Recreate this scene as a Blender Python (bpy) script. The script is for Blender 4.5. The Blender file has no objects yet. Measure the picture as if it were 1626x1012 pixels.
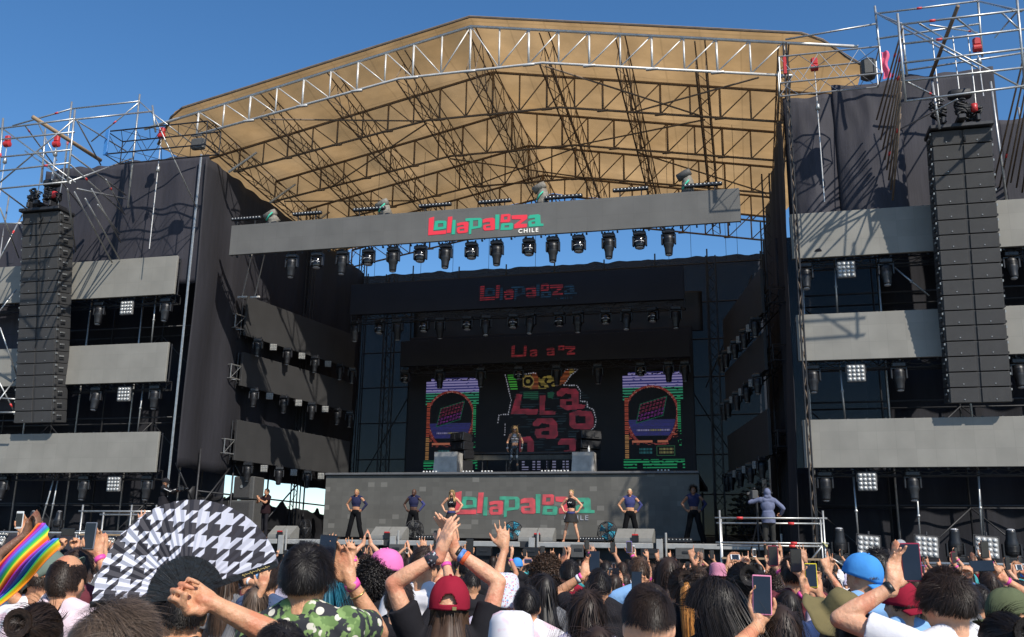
import bpy, math, random
import numpy as np
from mathutils import Vector, Matrix, Quaternion, noise as mnoise
rnd = random.Random(7)
S = bpy.context.scene
COL = S.collection
R = math.radians
# ---------------------------------------------------------------- camera
FPX, CAMZ = 1500.0, 1.8
psi = th = R(14); roll = .015
Fv = Vector((-math.sin(psi)*math.cos(th), math.cos(psi)*math.cos(th), math.sin(th)))
R0 = Vector((math.cos(psi), math.sin(psi), 0)); U0 = R0.cross(Fv)
Rv = R0*math.cos(roll) + U0*math.sin(roll); Uv = U0*math.cos(roll) - R0*math.sin(roll)
cam = bpy.data.cameras.new('camera'); camo = bpy.data.objects.new('camera', cam); COL.objects.link(camo)
m = Matrix((Rv, Uv, -Fv)).transposed().to_4x4(); m.translation = Vector((0, 0, CAMZ)); camo.matrix_world = m
cam.sensor_width = 36; cam.lens = 36*FPX/1626; cam.clip_end = 3000; cam.clip_start = .05
S.camera = camo
def ray(px, py): return Fv + Rv*((px-813)/FPX) + Uv*((506-py)/FPX)
def at(px, py, Y):                       # photo pixel -> point on the plane y = Y
    d = ray(px, py); return Vector((0, 0, CAMZ)) + d*(Y/d.y)
def pz(px, py, z):                       # photo pixel -> point at distance z along the view axis
    return Vector((0, 0, CAMZ)) + ray(px, py)*z
# ---------------------------------------------------------------- world, sun, exposure
SUN = Vector((1, -1, 1.36)).normalized()
EL = math.asin(SUN.z)
w = bpy.data.worlds.new('World'); S.world = w; w.use_nodes = True
nt = w.node_tree; bg = nt.nodes['Background']
sky = nt.nodes.new('ShaderNodeTexSky'); sky.sky_type = 'NISHITA'; sky.sun_disc = False
sky.sun_elevation = EL; sky.sun_rotation = math.atan2(SUN.x, SUN.y)
sky.air_density = 1.0; sky.dust_density = .3; sky.ozone_density = 3.0; sky.altitude = 500
hs = nt.nodes.new('ShaderNodeHueSaturation'); hs.inputs['Saturation'].default_value = 1.22
nt.links.new(sky.outputs[0], hs.inputs['Color']); nt.links.new(hs.outputs[0], bg.inputs[0]); bg.inputs[1].default_value = .14
sl = bpy.data.lights.new('sun', 'SUN'); sl.energy = 4.7; sl.angle = R(.5); sl.color = (1, .945, .85)
slo = bpy.data.objects.new('sun', sl); COL.objects.link(slo); slo.rotation_euler = SUN.to_track_quat('Z', 'Y').to_euler()
S.view_settings.view_transform = 'Standard'; S.view_settings.look = 'None'
S.view_settings.exposure = .15; S.view_settings.gamma = 1; S.view_settings.use_curve_mapping = False
S.cycles.max_bounces = 6; S.cycles.transparent_max_bounces = 12
# ---------------------------------------------------------------- materials
def srgb(r, g, b):
    f = lambda c: (c/255/12.92 if c/255 <= .04045 else ((c/255+.055)/1.055)**2.4)
    return (f(r), f(g), f(b), 1)
class NT:
    def __init__(s, name):
        s.m = bpy.data.materials.new(name); s.m.use_nodes = True; s.t = s.m.node_tree; s.b = s.t.nodes['Principled BSDF']
    def n(s, typ, **kw):
        x = s.t.nodes.new('ShaderNode'+typ)
        for k, v in kw.items(): setattr(x, k, v)
        return x
    def l(s, a, b): s.t.links.new(a, b)
def mat(name, col, rough=.6, metal=0, var=.12, scale=6, bump=0, bscale=40, spec=None, wear=None, island=0, trans=0, stretch=None):
    """procedural principled: colour varied by noise, optional bump, wear spots, per-strand variation"""
    N = NT(name); b = N.b
    b.inputs['Roughness'].default_value = rough; b.inputs['Metallic'].default_value = metal
    if spec is not None: b.inputs['Specular IOR Level'].default_value = spec
    tc = N.n('TexCoord'); src = tc.outputs['Object']
    if stretch:
        mp = N.n('Mapping'); mp.inputs['Scale'].default_value = stretch; N.l(src, mp.inputs[0]); src = mp.outputs[0]
    no = N.n('TexNoise'); no.inputs['Scale'].default_value = scale; no.inputs['Detail'].default_value = 5; N.l(src, no.inputs[0])
    mr = N.n('MapRange'); mr.inputs[1].default_value = .25; mr.inputs[2].default_value = .75
    mr.inputs[3].default_value = 1-var; mr.inputs[4].default_value = 1+var; N.l(no.outputs[0], mr.inputs[0])
    fac = mr.outputs[0]
    if island:
        g = N.n('NewGeometry'); m2 = N.n('MapRange'); m2.inputs[3].default_value = 1-island; m2.inputs[4].default_value = 1+island
        N.l(g.outputs['Random Per Island'], m2.inputs[0]); mm = N.n('Math', operation='MULTIPLY'); N.l(fac, mm.inputs[0]); N.l(m2.outputs[0], mm.inputs[1]); fac = mm.outputs[0]
    vm = N.n('VectorMath', operation='SCALE'); vm.inputs[0].default_value = col[:3]; N.l(fac, vm.inputs['Scale'])
    out = vm.outputs[0]
    if wear:
        n2 = N.n('TexNoise'); n2.inputs['Scale'].default_value = wear[1]; n2.inputs['Detail'].default_value = 8; N.l(src, n2.inputs[0])
        rp = N.n('MapRange'); rp.inputs[1].default_value = wear[2]; rp.inputs[2].default_value = wear[2]+.08; N.l(n2.outputs[0], rp.inputs[0])
        mx = N.n('Mix', data_type='RGBA'); N.l(rp.outputs[0], mx.inputs[0]); N.l(out, mx.inputs[6]); mx.inputs[7].default_value = wear[0]; out = mx.outputs[2]
    N.l(out, b.inputs['Base Color'])
    if bump:
        n3 = N.n('TexNoise'); n3.inputs['Scale'].default_value = bscale; n3.inputs['Detail'].default_value = 4; N.l(src, n3.inputs[0])
        bp = N.n('Bump'); bp.inputs['Strength'].default_value = bump; bp.inputs['Distance'].default_value = .02; N.l(n3.outputs[0], bp.inputs['Height']); N.l(bp.outputs[0], b.inputs['Normal'])
    if trans:
        tr = N.n('BsdfTransparent'); mx = N.n('MixShader'); mx.inputs[0].default_value = trans
        N.l(b.outputs[0], mx.inputs[1]); N.l(tr.outputs[0], mx.inputs[2]); N.l(mx.outputs[0], N.t.nodes['Material Output'].inputs[0])
    return N.m
def emis(name, col, base, k, stripes=None):
    """lit led pixels: dark base plus emission broken up by horizontal scan lines"""
    N = NT(name); b = N.b; b.inputs['Base Color'].default_value = base; b.inputs['Roughness'].default_value = .6
    b.inputs['Emission Color'].default_value = col
    if stripes:
        tc = N.n('TexCoord'); sp = N.n('SeparateXYZ'); N.l(tc.outputs['Object'], sp.inputs[0])
        mu = N.n('Math', operation='MULTIPLY'); mu.inputs[1].default_value = stripes[0]; N.l(sp.outputs[2], mu.inputs[0])
        fr = N.n('Math', operation='FRACT'); N.l(mu.outputs[0], fr.inputs[0])
        gt = N.n('Math', operation='GREATER_THAN'); gt.inputs[1].default_value = stripes[1]; N.l(fr.outputs[0], gt.inputs[0])
        no = N.n('TexNoise'); no.inputs['Scale'].default_value = 3; N.l(tc.outputs['Object'], no.inputs[0])
        m3 = N.n('MapRange'); m3.inputs[1].default_value = .3; m3.inputs[2].default_value = .65; m3.inputs[3].default_value = .35; N.l(no.outputs[0], m3.inputs[0])
        m2 = N.n('Math', operation='MULTIPLY'); m2.inputs[1].default_value = k*(1-stripes[2]); N.l(gt.outputs[0], m2.inputs[0])
        ad = N.n('Math', operation='ADD'); ad.inputs[1].default_value = k*stripes[2]; N.l(m2.outputs[0], ad.inputs[0])
        m4 = N.n('Math', operation='MULTIPLY'); N.l(ad.outputs[0], m4.inputs[0]); N.l(m3.outputs[0], m4.inputs[1])
        N.l(m4.outputs[0], b.inputs['Emission Strength'])
    else: b.inputs['Emission Strength'].default_value = k
    return N.m
def ledmat(name, col, tile=.5, var=.05, odd=0):
    """led wall: cabinets as a brick grid with faint seams, small tone differences, fine pixel rows"""
    N = NT(name); b = N.b; b.inputs['Roughness'].default_value = .62; b.inputs['Specular IOR Level'].default_value = .3
    tc = N.n('TexCoord'); mp = N.n('Mapping'); mp.inputs['Rotation'].default_value = (R(90), 0, 0); N.l(tc.outputs['Object'], mp.inputs[0])
    br = N.n('TexBrick'); br.offset = 0; N.l(mp.outputs[0], br.inputs[0]); br.inputs['Scale'].default_value = 1
    br.inputs['Brick Width'].default_value = tile; br.inputs['Row Height'].default_value = tile
    br.inputs['Mortar Size'].default_value = .006; br.inputs['Bias'].default_value = -.2
    c = Vector(col[:3])
    br.inputs['Color1'].default_value = (*(c*(1-var)), 1); br.inputs['Color2'].default_value = (*(c*(1+var)), 1); br.inputs['Mortar'].default_value = (*(c*.88), 1)
    out = br.outputs[0]
    no = N.n('TexNoise'); no.inputs['Scale'].default_value = 1.3; no.inputs['Detail'].default_value = 6; N.l(tc.outputs['Object'], no.inputs[0])
    mr = N.n('MapRange'); mr.inputs[1].default_value = .3; mr.inputs[2].default_value = .7; mr.inputs[3].default_value = .9; mr.inputs[4].default_value = 1.08; N.l(no.outputs[0], mr.inputs[0])
    vs = N.n('VectorMath', operation='SCALE'); N.l(out, vs.inputs[0]); N.l(mr.outputs[0], vs.inputs['Scale']); out = vs.outputs[0]
    if odd:                                   # replaced modules of a paler batch
        sn = N.n('VectorMath', operation='SNAP'); sn.inputs[1].default_value = (.25, 10, .165); N.l(tc.outputs['Object'], sn.inputs[0])
        wn = N.n('TexWhiteNoise'); N.l(sn.outputs[0], wn.inputs[0])
        gt = N.n('Math', operation='GREATER_THAN'); gt.inputs[1].default_value = 1-odd; N.l(wn.outputs[0], gt.inputs[0])
        m5 = N.n('MapRange'); m5.inputs[3].default_value = .93; m5.inputs[4].default_value = 1.07
        w2 = N.n('TexWhiteNoise', noise_dimensions='4D'); w2.inputs['W'].default_value = 3.3; N.l(sn.outputs[0], w2.inputs['Vector']); N.l(w2.outputs[0], m5.inputs[0])
        v2 = N.n('VectorMath', operation='SCALE'); N.l(out, v2.inputs[0]); N.l(m5.outputs[0], v2.inputs['Scale']); out = v2.outputs[0]
        mx = N.n('Mix', data_type='RGBA'); N.l(gt.outputs[0], mx.inputs[0]); N.l(out, mx.inputs[6]); mx.inputs[7].default_value = (*(c*1.45), 1); out = mx.outputs[2]
    N.l(out, b.inputs['Base Color'])
    return N.m
M = {}
M['steel'] = mat('galvanised_steel', (.42, .42, .41), .42, .75, .2, 9, wear=((.22, .15, .09, 1), 7, .66))
M['pale_steel'] = mat('pale_steel', (.62, .6, .57), .45, .35, .15, 8)
M['truss'] = mat('roof_truss_steel', (.19, .14, .10), .65, .1, .2, 5)
M['dark_steel'] = mat('black_painted_steel', (.03, .03, .033), .5, .3, .3, 9)
M['black'] = mat('black_plastic', (.014, .014, .016), .42, 0, .3, 9)
M['black_gloss'] = mat('black_gloss', (.01, .01, .012), .15, 0, .2, 4)
M['grille'] = mat('speaker_grille', (.046, .044, .043), .7, 0, .12, 3, .4, 300)
M['array_cab'] = mat('array_cabinet', (.038, .037, .037), .7, 0, .12, 8)
M['cab'] = mat('speaker_cabinet', (.075, .073, .07), .65, 0, .12, 8)
M['wedge'] = mat('monitor_grille', (.2, .195, .18), .65, 0, .1, 8)
M['red_paint'] = mat('red_paint', (.5, .03, .03), .4, 0, .15, 9)
M['red_tape'] = mat('red_tape', (.62, .05, .05), .5, 0, .1, 9)
M['blue_paint'] = mat('blue_paint', (.05, .2, .5), .4, 0, .15, 9)
M['green_cloth'] = mat('green_strap', (.05, .45, .3), .7)
M['white'] = mat('white_plastic', (.75, .74, .72), .5, 0, .05)
M['wood'] = mat('plank', (.32, .22, .13), .7, 0, .25, 5, stretch=(1, 1, 12))
M['deck'] = mat('deck_black_ply', (.03, .03, .032), .55, 0, .3, 3)
M['rail'] = mat('aluminium_edge', (.4, .39, .37), .45, .3, .12, 6)
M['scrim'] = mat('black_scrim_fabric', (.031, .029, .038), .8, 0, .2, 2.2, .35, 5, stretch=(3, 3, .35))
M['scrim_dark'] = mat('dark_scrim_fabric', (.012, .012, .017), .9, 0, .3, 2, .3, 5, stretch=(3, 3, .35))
M['tarp'] = mat('black_tarpaulin', (.011, .011, .013), .6, 0, .3, 2, .3, 6)
M['lamp_lens'] = mat('lamp_lens', (.5, .5, .52), .08, .3, .2, 5, spec=.8)
M['reflector'] = mat('lamp_reflector', (.52, .52, .5), .2, .2, .05, 5)
M['mesh_wall'] = mat('open_mesh_cloth', (.020, .023, .032), .9, 0, .3, .6, trans=.13, stretch=(1, 1, .2))
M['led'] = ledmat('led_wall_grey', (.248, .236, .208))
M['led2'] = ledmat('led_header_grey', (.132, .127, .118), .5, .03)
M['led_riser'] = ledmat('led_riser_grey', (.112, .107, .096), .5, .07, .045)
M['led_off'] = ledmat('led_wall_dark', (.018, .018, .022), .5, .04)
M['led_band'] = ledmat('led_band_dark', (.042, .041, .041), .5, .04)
M['scrim_side'] = mat('shaded_side_scrim', (.016, .015, .02), .8, 0, .25, 2.2, .35, 5, stretch=(3, 3, .35))  # darker copy of the scrim: the left drape's shade is put into its colour
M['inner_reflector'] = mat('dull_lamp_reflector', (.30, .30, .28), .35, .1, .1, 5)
# roof canopy: thin tan pvc that lets sunlight glow through
N = NT('tan_roof_canopy'); b = N.b
tc = N.n('TexCoord'); no = N.n('TexNoise'); no.inputs['Scale'].default_value = .35; no.inputs['Detail'].default_value = 6; N.l(tc.outputs['Object'], no.inputs[0])
cr_ = N.n('ValToRGB'); cr_.color_ramp.elements[0].position = .35; cr_.color_ramp.elements[1].position = .7
cr_.color_ramp.elements[0].color = (.50, .305, .132, 1); cr_.color_ramp.elements[1].color = (.64, .405, .19, 1); N.l(no.outputs[0], cr_.inputs[0])
sxx = N.n('SeparateXYZ'); N.l(tc.outputs['Object'], sxx.inputs[0]); sm_ = []
for ax, per in ((0, .78), (1, .3333)):          # welded panel seams of the cloth
    ma = N.n('Math', operation='MULTIPLY'); ma.inputs[1].default_value = per; N.l(sxx.outputs[ax], ma.inputs[0]); fc = N.n('Math', operation='FRACT'); N.l(ma.outputs[0], fc.inputs[0])
    lt = N.n('Math', operation='LESS_THAN'); lt.inputs[1].default_value = .045 if ax == 0 else .02; N.l(fc.outputs[0], lt.inputs[0]); sm_.append(lt)
mxx = N.n('Math', operation='MAXIMUM'); N.l(sm_[0].outputs[0], mxx.inputs[0]); N.l(sm_[1].outputs[0], mxx.inputs[1]); m7 = N.n('MapRange'); m7.inputs[3].default_value = 1; m7.inputs[4].default_value = .86; N.l(mxx.outputs[0], m7.inputs[0])
n8 = N.n('TexNoise'); n8.inputs['Scale'].default_value = 2.2; n8.inputs['Detail'].default_value = 8; N.l(tc.outputs['Object'], n8.inputs[0]); m8 = N.n('MapRange'); m8.inputs[1].default_value = .3; m8.inputs[2].default_value = .7; m8.inputs[3].default_value = .9; m8.inputs[4].default_value = 1.06; N.l(n8.outputs[0], m8.inputs[0])
m9 = N.n('Math', operation='MULTIPLY'); N.l(m7.outputs[0], m9.inputs[0]); N.l(m8.outputs[0], m9.inputs[1]); vsc = N.n('VectorMath', operation='SCALE'); N.l(cr_.outputs[0], vsc.inputs[0]); N.l(m9.outputs[0], vsc.inputs['Scale'])
df = N.n('BsdfDiffuse'); tl = N.n('BsdfTranslucent'); mx = N.n('MixShader'); mx.inputs[0].default_value = .55
N.l(vsc.outputs[0], df.inputs[0]); N.l(vsc.outputs[0], tl.inputs[0]); N.l(df.outputs[0], mx.inputs[1]); N.l(tl.outputs[0], mx.inputs[2])
wv = N.n('TexWave', bands_direction='X'); wv.inputs['Scale'].default_value = .16; wv.inputs['Distortion'].default_value = 3; N.l(tc.outputs['Object'], wv.inputs[0])
bp = N.n('Bump'); bp.inputs['Strength'].default_value = .5; bp.inputs['Distance'].default_value = .15; N.l(wv.outputs[0], bp.inputs['Height']); N.l(bp.outputs[0], df.inputs['Normal']); N.l(bp.outputs[0], tl.inputs['Normal'])
N.l(mx.outputs[0], N.t.nodes['Material Output'].inputs[0]); M['canopy'] = N.m
# ---------------------------------------------------------------- object helpers
def tag(o, label=None, cat=None, group=None, kind=None):
    if label: o['label'] = label
    if cat: o['category'] = cat
    if group: o['group'] = group
    if kind: o['kind'] = kind
    return o
def empty(name, loc=(0, 0, 0), rz=0, label=None, cat=None, group=None, kind=None, parent=None):
    o = bpy.data.objects.new(name, None); COL.objects.link(o); o.location = loc; o.rotation_euler = (0, 0, rz); o.empty_display_size = .2
    if parent: o.parent = parent
    return tag(o, label, cat, group, kind)
def V(*a): return Vector(a if len(a) > 1 else a[0])
class MB:
    def __init__(s): s.v = []; s.f = []
    def add(s, vs, fs):
        n = len(s.v); s.v.extend([tuple(x) for x in vs]); s.f.extend([tuple(i+n for i in f) for f in fs]); return s
    def box(s, c, d, rot=None):
        c = V(c); pts = []
        for i in range(8):
            p = V(d[0]*(.5 if i & 1 else -.5), d[1]*(.5 if i & 2 else -.5), d[2]*(.5 if i & 4 else -.5))
            if rot is not None: p = rot @ p
            pts.append(c+p)
        return s.add(pts, [(0, 2, 3, 1), (4, 5, 7, 6), (0, 1, 5, 4), (2, 6, 7, 3), (0, 4, 6, 2), (1, 3, 7, 5)])
    def bbox(s, c, d, bev=.02, rot=None):       # box with chamfered edges
        x, y, z = d[0]/2, d[1]/2, d[2]/2; bv = min(bev, x*.45, y*.45, z*.45); P = []
        for k in (-1, 1):
            for (zz, inset) in ((z-bv, 0), (z, bv)) if k > 0 else ((z, bv), (z-bv, 0)):
                X, Y = x-inset, y-inset
                for (a, b_) in ((-X, -Y+bv), (-X+bv, -Y), (X-bv, -Y), (X, -Y+bv), (X, Y-bv), (X-bv, Y), (-X+bv, Y), (-X, Y-bv)):
                    P.append(V(a, b_, k*zz))
        F = []
        for r_ in range(3):
            for i in range(8): F.append((r_*8+i, r_*8+(i+1) % 8, (r_+1)*8+(i+1) % 8, (r_+1)*8+i))
        F.append(tuple(range(7, -1, -1))); F.append(tuple(range(24, 32)))
        c = V(c); return s.add([c+(rot @ p if rot is not None else p) for p in P], F)
    def tube(s, a, b, r, n=6, r2=None, caps=True):
        a, b = V(a), V(b); d = b-a
        if d.length < 1e-6: return s
        q = d.to_track_quat('Z', 'Y'); r2 = r if r2 is None else r2; P = []
        for (c, rr) in ((a, r), (b, r2)):
            for i in range(n):
                t = 2*math.pi*i/n; P.append(c + q @ V(rr*math.cos(t), rr*math.sin(t), 0))
        F = [(i, (i+1) % n, n+(i+1) % n, n+i) for i in range(n)]
        if caps: F += [tuple(range(n-1, -1, -1)), tuple(range(n, 2*n))]
        return s.add(P, F)
    def path(s, pts, r, n=6, closed=False, rs=None):
        pts = [V(p) for p in pts]; m_ = len(pts); P = []; prev = None
        for k, p in enumerate(pts):
            if closed: d = pts[(k+1) % m_]-pts[k-1]
            else: d = pts[min(k+1, m_-1)]-pts[max(k-1, 0)]
            q = d.to_track_quat('Z', 'Y')
            if prev is not None:
                x = prev - d.normalized()*prev.dot(d.normalized()); x.normalize()
            else: x = q @ V(1, 0, 0)
            prev = x; y = d.normalized().cross(x); rr = rs[k] if rs else r
            for i in range(n):
                t = 2*math.pi*i/n; P.append(p + x*rr*math.cos(t) + y*rr*math.sin(t))
        F = []
        for k in range(m_ if closed else m_-1):
            k2 = (k+1) % m_
            for i in range(n): F.append((k*n+i, k*n+(i+1) % n, k2*n+(i+1) % n, k2*n+i))
        if not closed: F += [tuple(range(n-1, -1, -1)), tuple((m_-1)*n+i for i in range(n))]
        return s.add(P, F)
    def sph(s, c, r, n=10, m_=7, rot=None):
        c = V(c); r = (r, r, r) if isinstance(r, (int, float)) else r; P = [V(0, 0, r[2])]
        for j in range(1, m_):
            for i in range(n):
                a, b_ = math.pi*j/m_, 2*math.pi*i/n; P.append(V(r[0]*math.sin(a)*math.cos(b_), r[1]*math.sin(a)*math.sin(b_), r[2]*math.cos(a)))
        P.append(V(0, 0, -r[2])); F = [(0, 1+i, 1+(i+1) % n) for i in range(n)]
        for j in range(m_-2):
            for i in range(n): F.append((1+j*n+i, 1+(j+1)*n+i, 1+(j+1)*n+(i+1) % n, 1+j*n+(i+1) % n))
        L = len(P)-1; F += [(L, 1+(m_-2)*n+(i+1) % n, 1+(m_-2)*n+i) for i in range(n)]
        return s.add([c+(rot @ p if rot is not None else p) for p in P], F)
    def lathe(s, prof, n=16, c=(0, 0, 0), rot=None):   # profile [(r, z)]
        c = V(c); P = []; F = []
        for (r_, z) in prof:
            for i in range(n):
                t = 2*math.pi*i/n; P.append(V(r_*math.cos(t), r_*math.sin(t), z))
        for k in range(len(prof)-1):
            for i in range(n): F.append((k*n+i, k*n+(i+1) % n, (k+1)*n+(i+1) % n, (k+1)*n+i))
        F.append(tuple(range(n-1, -1, -1))); F.append(tuple((len(prof)-1)*n+i for i in range(n)))
        return s.add([c+(rot @ p if rot is not None else p) for p in P], F)
    def grid(s, fn, nu, nv):                           # sheet from fn(u, v)
        P = [fn(i/nu, j/nv) for j in range(nv+1) for i in range(nu+1)]
        F = [(j*(nu+1)+i, j*(nu+1)+i+1, (j+1)*(nu+1)+i+1, (j+1)*(nu+1)+i) for j in range(nv) for i in range(nu)]
        return s.add(P, F)
    def build(s, name, mt, parent=None, smooth=False, label=None, inv=None):
        me = bpy.data.meshes.new(name); vs = s.v
        if inv is not None: vs = [tuple(inv @ V(v)) for v in vs]
        me.from_pydata(vs, [], s.f); me.update()
        if smooth: me.shade_smooth() if hasattr(me, 'shade_smooth') else me.polygons.foreach_set('use_smooth', [True]*len(me.polygons))
        me.materials.append(mt); o = bpy.data.objects.new(name, me); COL.objects.link(o)
        if parent: o.parent = parent
        if label: o['label'] = label
        return o
def copy_tree(o, parent=None):
    c = o.copy(); COL.objects.link(c); c.parent = parent
    for ch in list(KIDS.get(o.name, [])) or [x for x in o.children]: copy_tree(ch, c)
    return c
KIDS = {}
def prism(name, outline, y0, y1, mt, parent=None, holes=()):
    """extrude an x-z outline (with holes) between y0 and y1 through a 2d curve"""
    cu = bpy.data.curves.new(name, 'CURVE'); cu.dimensions = '2D'; cu.fill_mode = 'BOTH'; cu.extrude = abs(y1-y0)/2
    for pl in [outline]+list(holes):
        sp = cu.splines.new('POLY'); sp.points.add(len(pl)-1); sp.use_cyclic_u = True
        for i, p in enumerate(pl): sp.points[i].co = (p[0], p[1], 0, 1)
    tmp = bpy.data.objects.new(name, cu); COL.objects.link(tmp)
    me = bpy.data.meshes.new_from_object(tmp.evaluated_get(bpy.context.evaluated_depsgraph_get())); bpy.data.objects.remove(tmp)
    me.transform(Matrix.Translation((0, (y0+y1)/2, 0)) @ Matrix.Rotation(R(90), 4, 'X')); me.materials.clear(); me.materials.append(mt)
    o = bpy.data.objects.new(name, me); COL.objects.link(o)
    if parent: o.parent = parent
    return o
CX = -8.6                                             # stage centre line
# ================================================================ SETTING
M['ground'] = mat('trodden_asphalt', (.10, .093, .083), .9, 0, .25, 1.5, .5, 30, wear=((.16, .14, .11, 1), 2, .6))
g = MB(); g.grid(lambda u, v: V(-900+1800*u, -300+2000*v, 0), 24, 24)
tag(g.build('ground', M['ground']), kind='structure')
M['hill'] = mat('dry_hill', (.12, .10, .075), .95, 0, .3, .02)
h = MB()
def hf(u, v):
    x = -700+1400*u; z = max(0, 16+26*mnoise.noise(V(x*.006, 3, 0))+8*mnoise.noise(V(x*.02, 1, 0)))*math.sin(math.pi*min(v*1.0, 1))
    return V(x, 560+160*v, z-.5)
h.grid(hf, 80, 6); tag(h.build('hills', M['hill'], smooth=True), kind='structure')
# ================================================================ ROOF
roof = empty('stage_roof', (CX, 34, 0), label='wide gabled stage roof with a tan canopy over brown steel trusses', cat='roof')
ri = Matrix.Translation((-CX, -34, 0))
HW = 12.75
SL = .052                                               # the ridge drops gently towards the back
def ztop(x):                                           # canopy height over x
    a = abs(x-CX); return 19.70 - (2.16 if x < CX else 1.92)*a/10.3
def canopy(x, y):
    s_ = .13*math.sin((y-28)*math.pi/3.0)**2+.05*math.sin((x-CX)*math.pi/2.57)**2+.035*mnoise.noise(V(x*2.2, y*.5, 4))         # cloth sags between frames
    s_ = (s_-.03*mnoise.noise(V(x*.7, y*.7, 0)))*max(0, min(1, (y-27.8)*1.2))
    return V(x, y, ztop(x)-SL*(y-28)-s_)
def YF(a): return 27.8 if a < 11.15 else 27.8+(a-11.15)*.9
cb = MB(); cb.grid(lambda u, v: canopy(CX-10.45+20.9*u, 27.8+14.6*v), 72, 48)
for q in (-1, 1): cb.grid(lambda u, v: canopy(CX+q*(10.45+(HW-10.45)*(u if q > 0 else 1-u)), YF(10.45+(HW-10.45)*(u if q > 0 else 1-u))+((42.4 if q < 0 else 42.4-7*(u if q > 0 else 1-u))-YF(10.45+(HW-10.45)*(u if q > 0 else 1-u)))*v), 12, 30)
cb.build('canopy', M['canopy'], roof, True, inv=ri)
eb = MB(); eb.path([canopy(CX-HW+2*HW*i/40, YF(abs(2*HW*i/40-HW)))+V(0, -.02, .01) for i in range(41)], .045, 6)
eb.build('canopy_edge', M['truss'], roof, inv=ri)
def chord_z(a): return ztop(CX+a)-.22
def bot_z(a):
    a = abs(a); return 17.78 if a < 2.55 else 17.78-(a-2.55)*(17.78-16.42)/(10.3-2.55)
for k, Y in enumerate((28.0, 31, 34, 37, 40, 42.2)):
    dz = SL*(Y-28)
    mt = M['pale_steel'] if k == 0 else M['truss']  # front truss in paler steel: its sunlit look is put into the material
    t = empty('roof_truss', (0, 0, 0), parent=roof)
    if k == 0: t['label'] = 'pale front gable truss catching the sun'
    L = 10.3 if k else 10.3
    tb = MB(); tb.path([V(CX+a, Y, chord_z(a)-dz) for a in ((-12.5, -10.3, -7, -3.5, 0, 3.5, 7, 10.3, 12.5) if k < 2 else (-10.3, -7, -3.5, 0, 3.5, 7, 10.3))], .052, 8)
    tb.build('top_chord', mt, t, True, inv=ri)
    tb = MB(); tb.path([V(CX+a, Y, bot_z(a)-dz) for a in (-10.3, -2.55, 2.55, 10.3)], .045, 8)
    tb.build('bottom_chord', mt, t, True, inv=ri)
    wb = MB(); n = 10
    for i in range(-n, n+1):
        a = i*1.03; wb.tube(V(CX+a, Y, chord_z(a)-dz), V(CX+a, Y, bot_z(a)-dz), .032 if i % 2 else .04, 6)
        if i % 2 == 0: wb.bbox(V(CX+a, Y, bot_z(a)-.02-dz), (.42, .1, .07), .02)
        if i < n:
            a2 = (i+1)*1.03
            if i < -1: wb.tube(V(CX+a, Y, chord_z(a)-dz), V(CX+a2, Y, bot_z(a2)-dz), .024, 6)
            elif i >= 1: wb.tube(V(CX+a, Y, bot_z(a)-dz), V(CX+a2, Y, chord_z(a2)-dz), .024, 6)
            elif i == -1: wb.tube(V(CX+a, Y, bot_z(a)-dz), V(CX+a2, Y, chord_z(a2)-dz), .024, 6)
            else: wb.tube(V(CX+a, Y, chord_z(a)-dz), V(CX+a2, Y, bot_z(a2)-dz), .024, 6)
    wb.build('web', mt, t, True, inv=ri)
ys = (28.0, 31, 34, 37, 40, 42.2)
for a in (-10.3, -7.72, -5.15, -2.57, 0, 2.57, 5.15, 7.72, 10.3):   # purlin trusses running front to back
    p = MB(); X = CX+a; zt, zb = chord_z(a)-.06, bot_z(a)+.05
    for dx in (-.16, .16):
        p.tube(V(X+dx, 28.05, zt), V(X+dx, 42.1, zt-SL*14), .024, 6); p.tube(V(X+dx, 28.05, zb), V(X+dx, 42.1, zb-SL*14), .03, 6)
    y = 28.1; i = 0
    while y < 41.9:
        q_ = SL*(y-28); z1, z2 = (zt-q_, zb-q_) if i % 2 else (zb-q_, zt-q_)
        for dx in (-.16, .16): p.tube(V(X+dx, y, z1), V(X+dx, y+.75, z2), .015, 5)
        p.tube(V(X-.16, y, zb-q_), V(X+.16, y+.75, zb-q_), .012, 5)
        y += .75; i += 1
    p.build('purlin_truss', M['truss'], roof, inv=ri)
for (a0, a1, j) in ((-7.7, -2.6, 0), (-2.6, -7.7, 1), (2.6, 7.7, 0), (7.7, 2.6, 1), (-2.6, 2.6, 2), (2.6, -2.6, 2), (-9.9, -5, 2), (5, 9.9, 2), (9.5, 5.2, 0)):
    p = MB(); p.tube(V(CX+a0, ys[j]+.1, bot_z(a0)-.06-SL*3*j), V(CX+a1, ys[j+1]-.1, bot_z(a1)-.06-SL*3*(j+1)), .03, 6)
    p.build('wind_brace', M['truss'], roof, inv=ri)
for i in range(5):                                     # slim fluorescent-like pale tubes at the left eave
    Y = (30.3, 33.6, 37)[i] if i < 3 else 0
    if i < 3:
        p = MB(); p.tube(V(-18.9, Y, 15.9), V(-17.9, Y+.25, 16.75), .05, 8); p.build('eave_strut', M['pale_steel'], roof, inv=ri)
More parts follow.
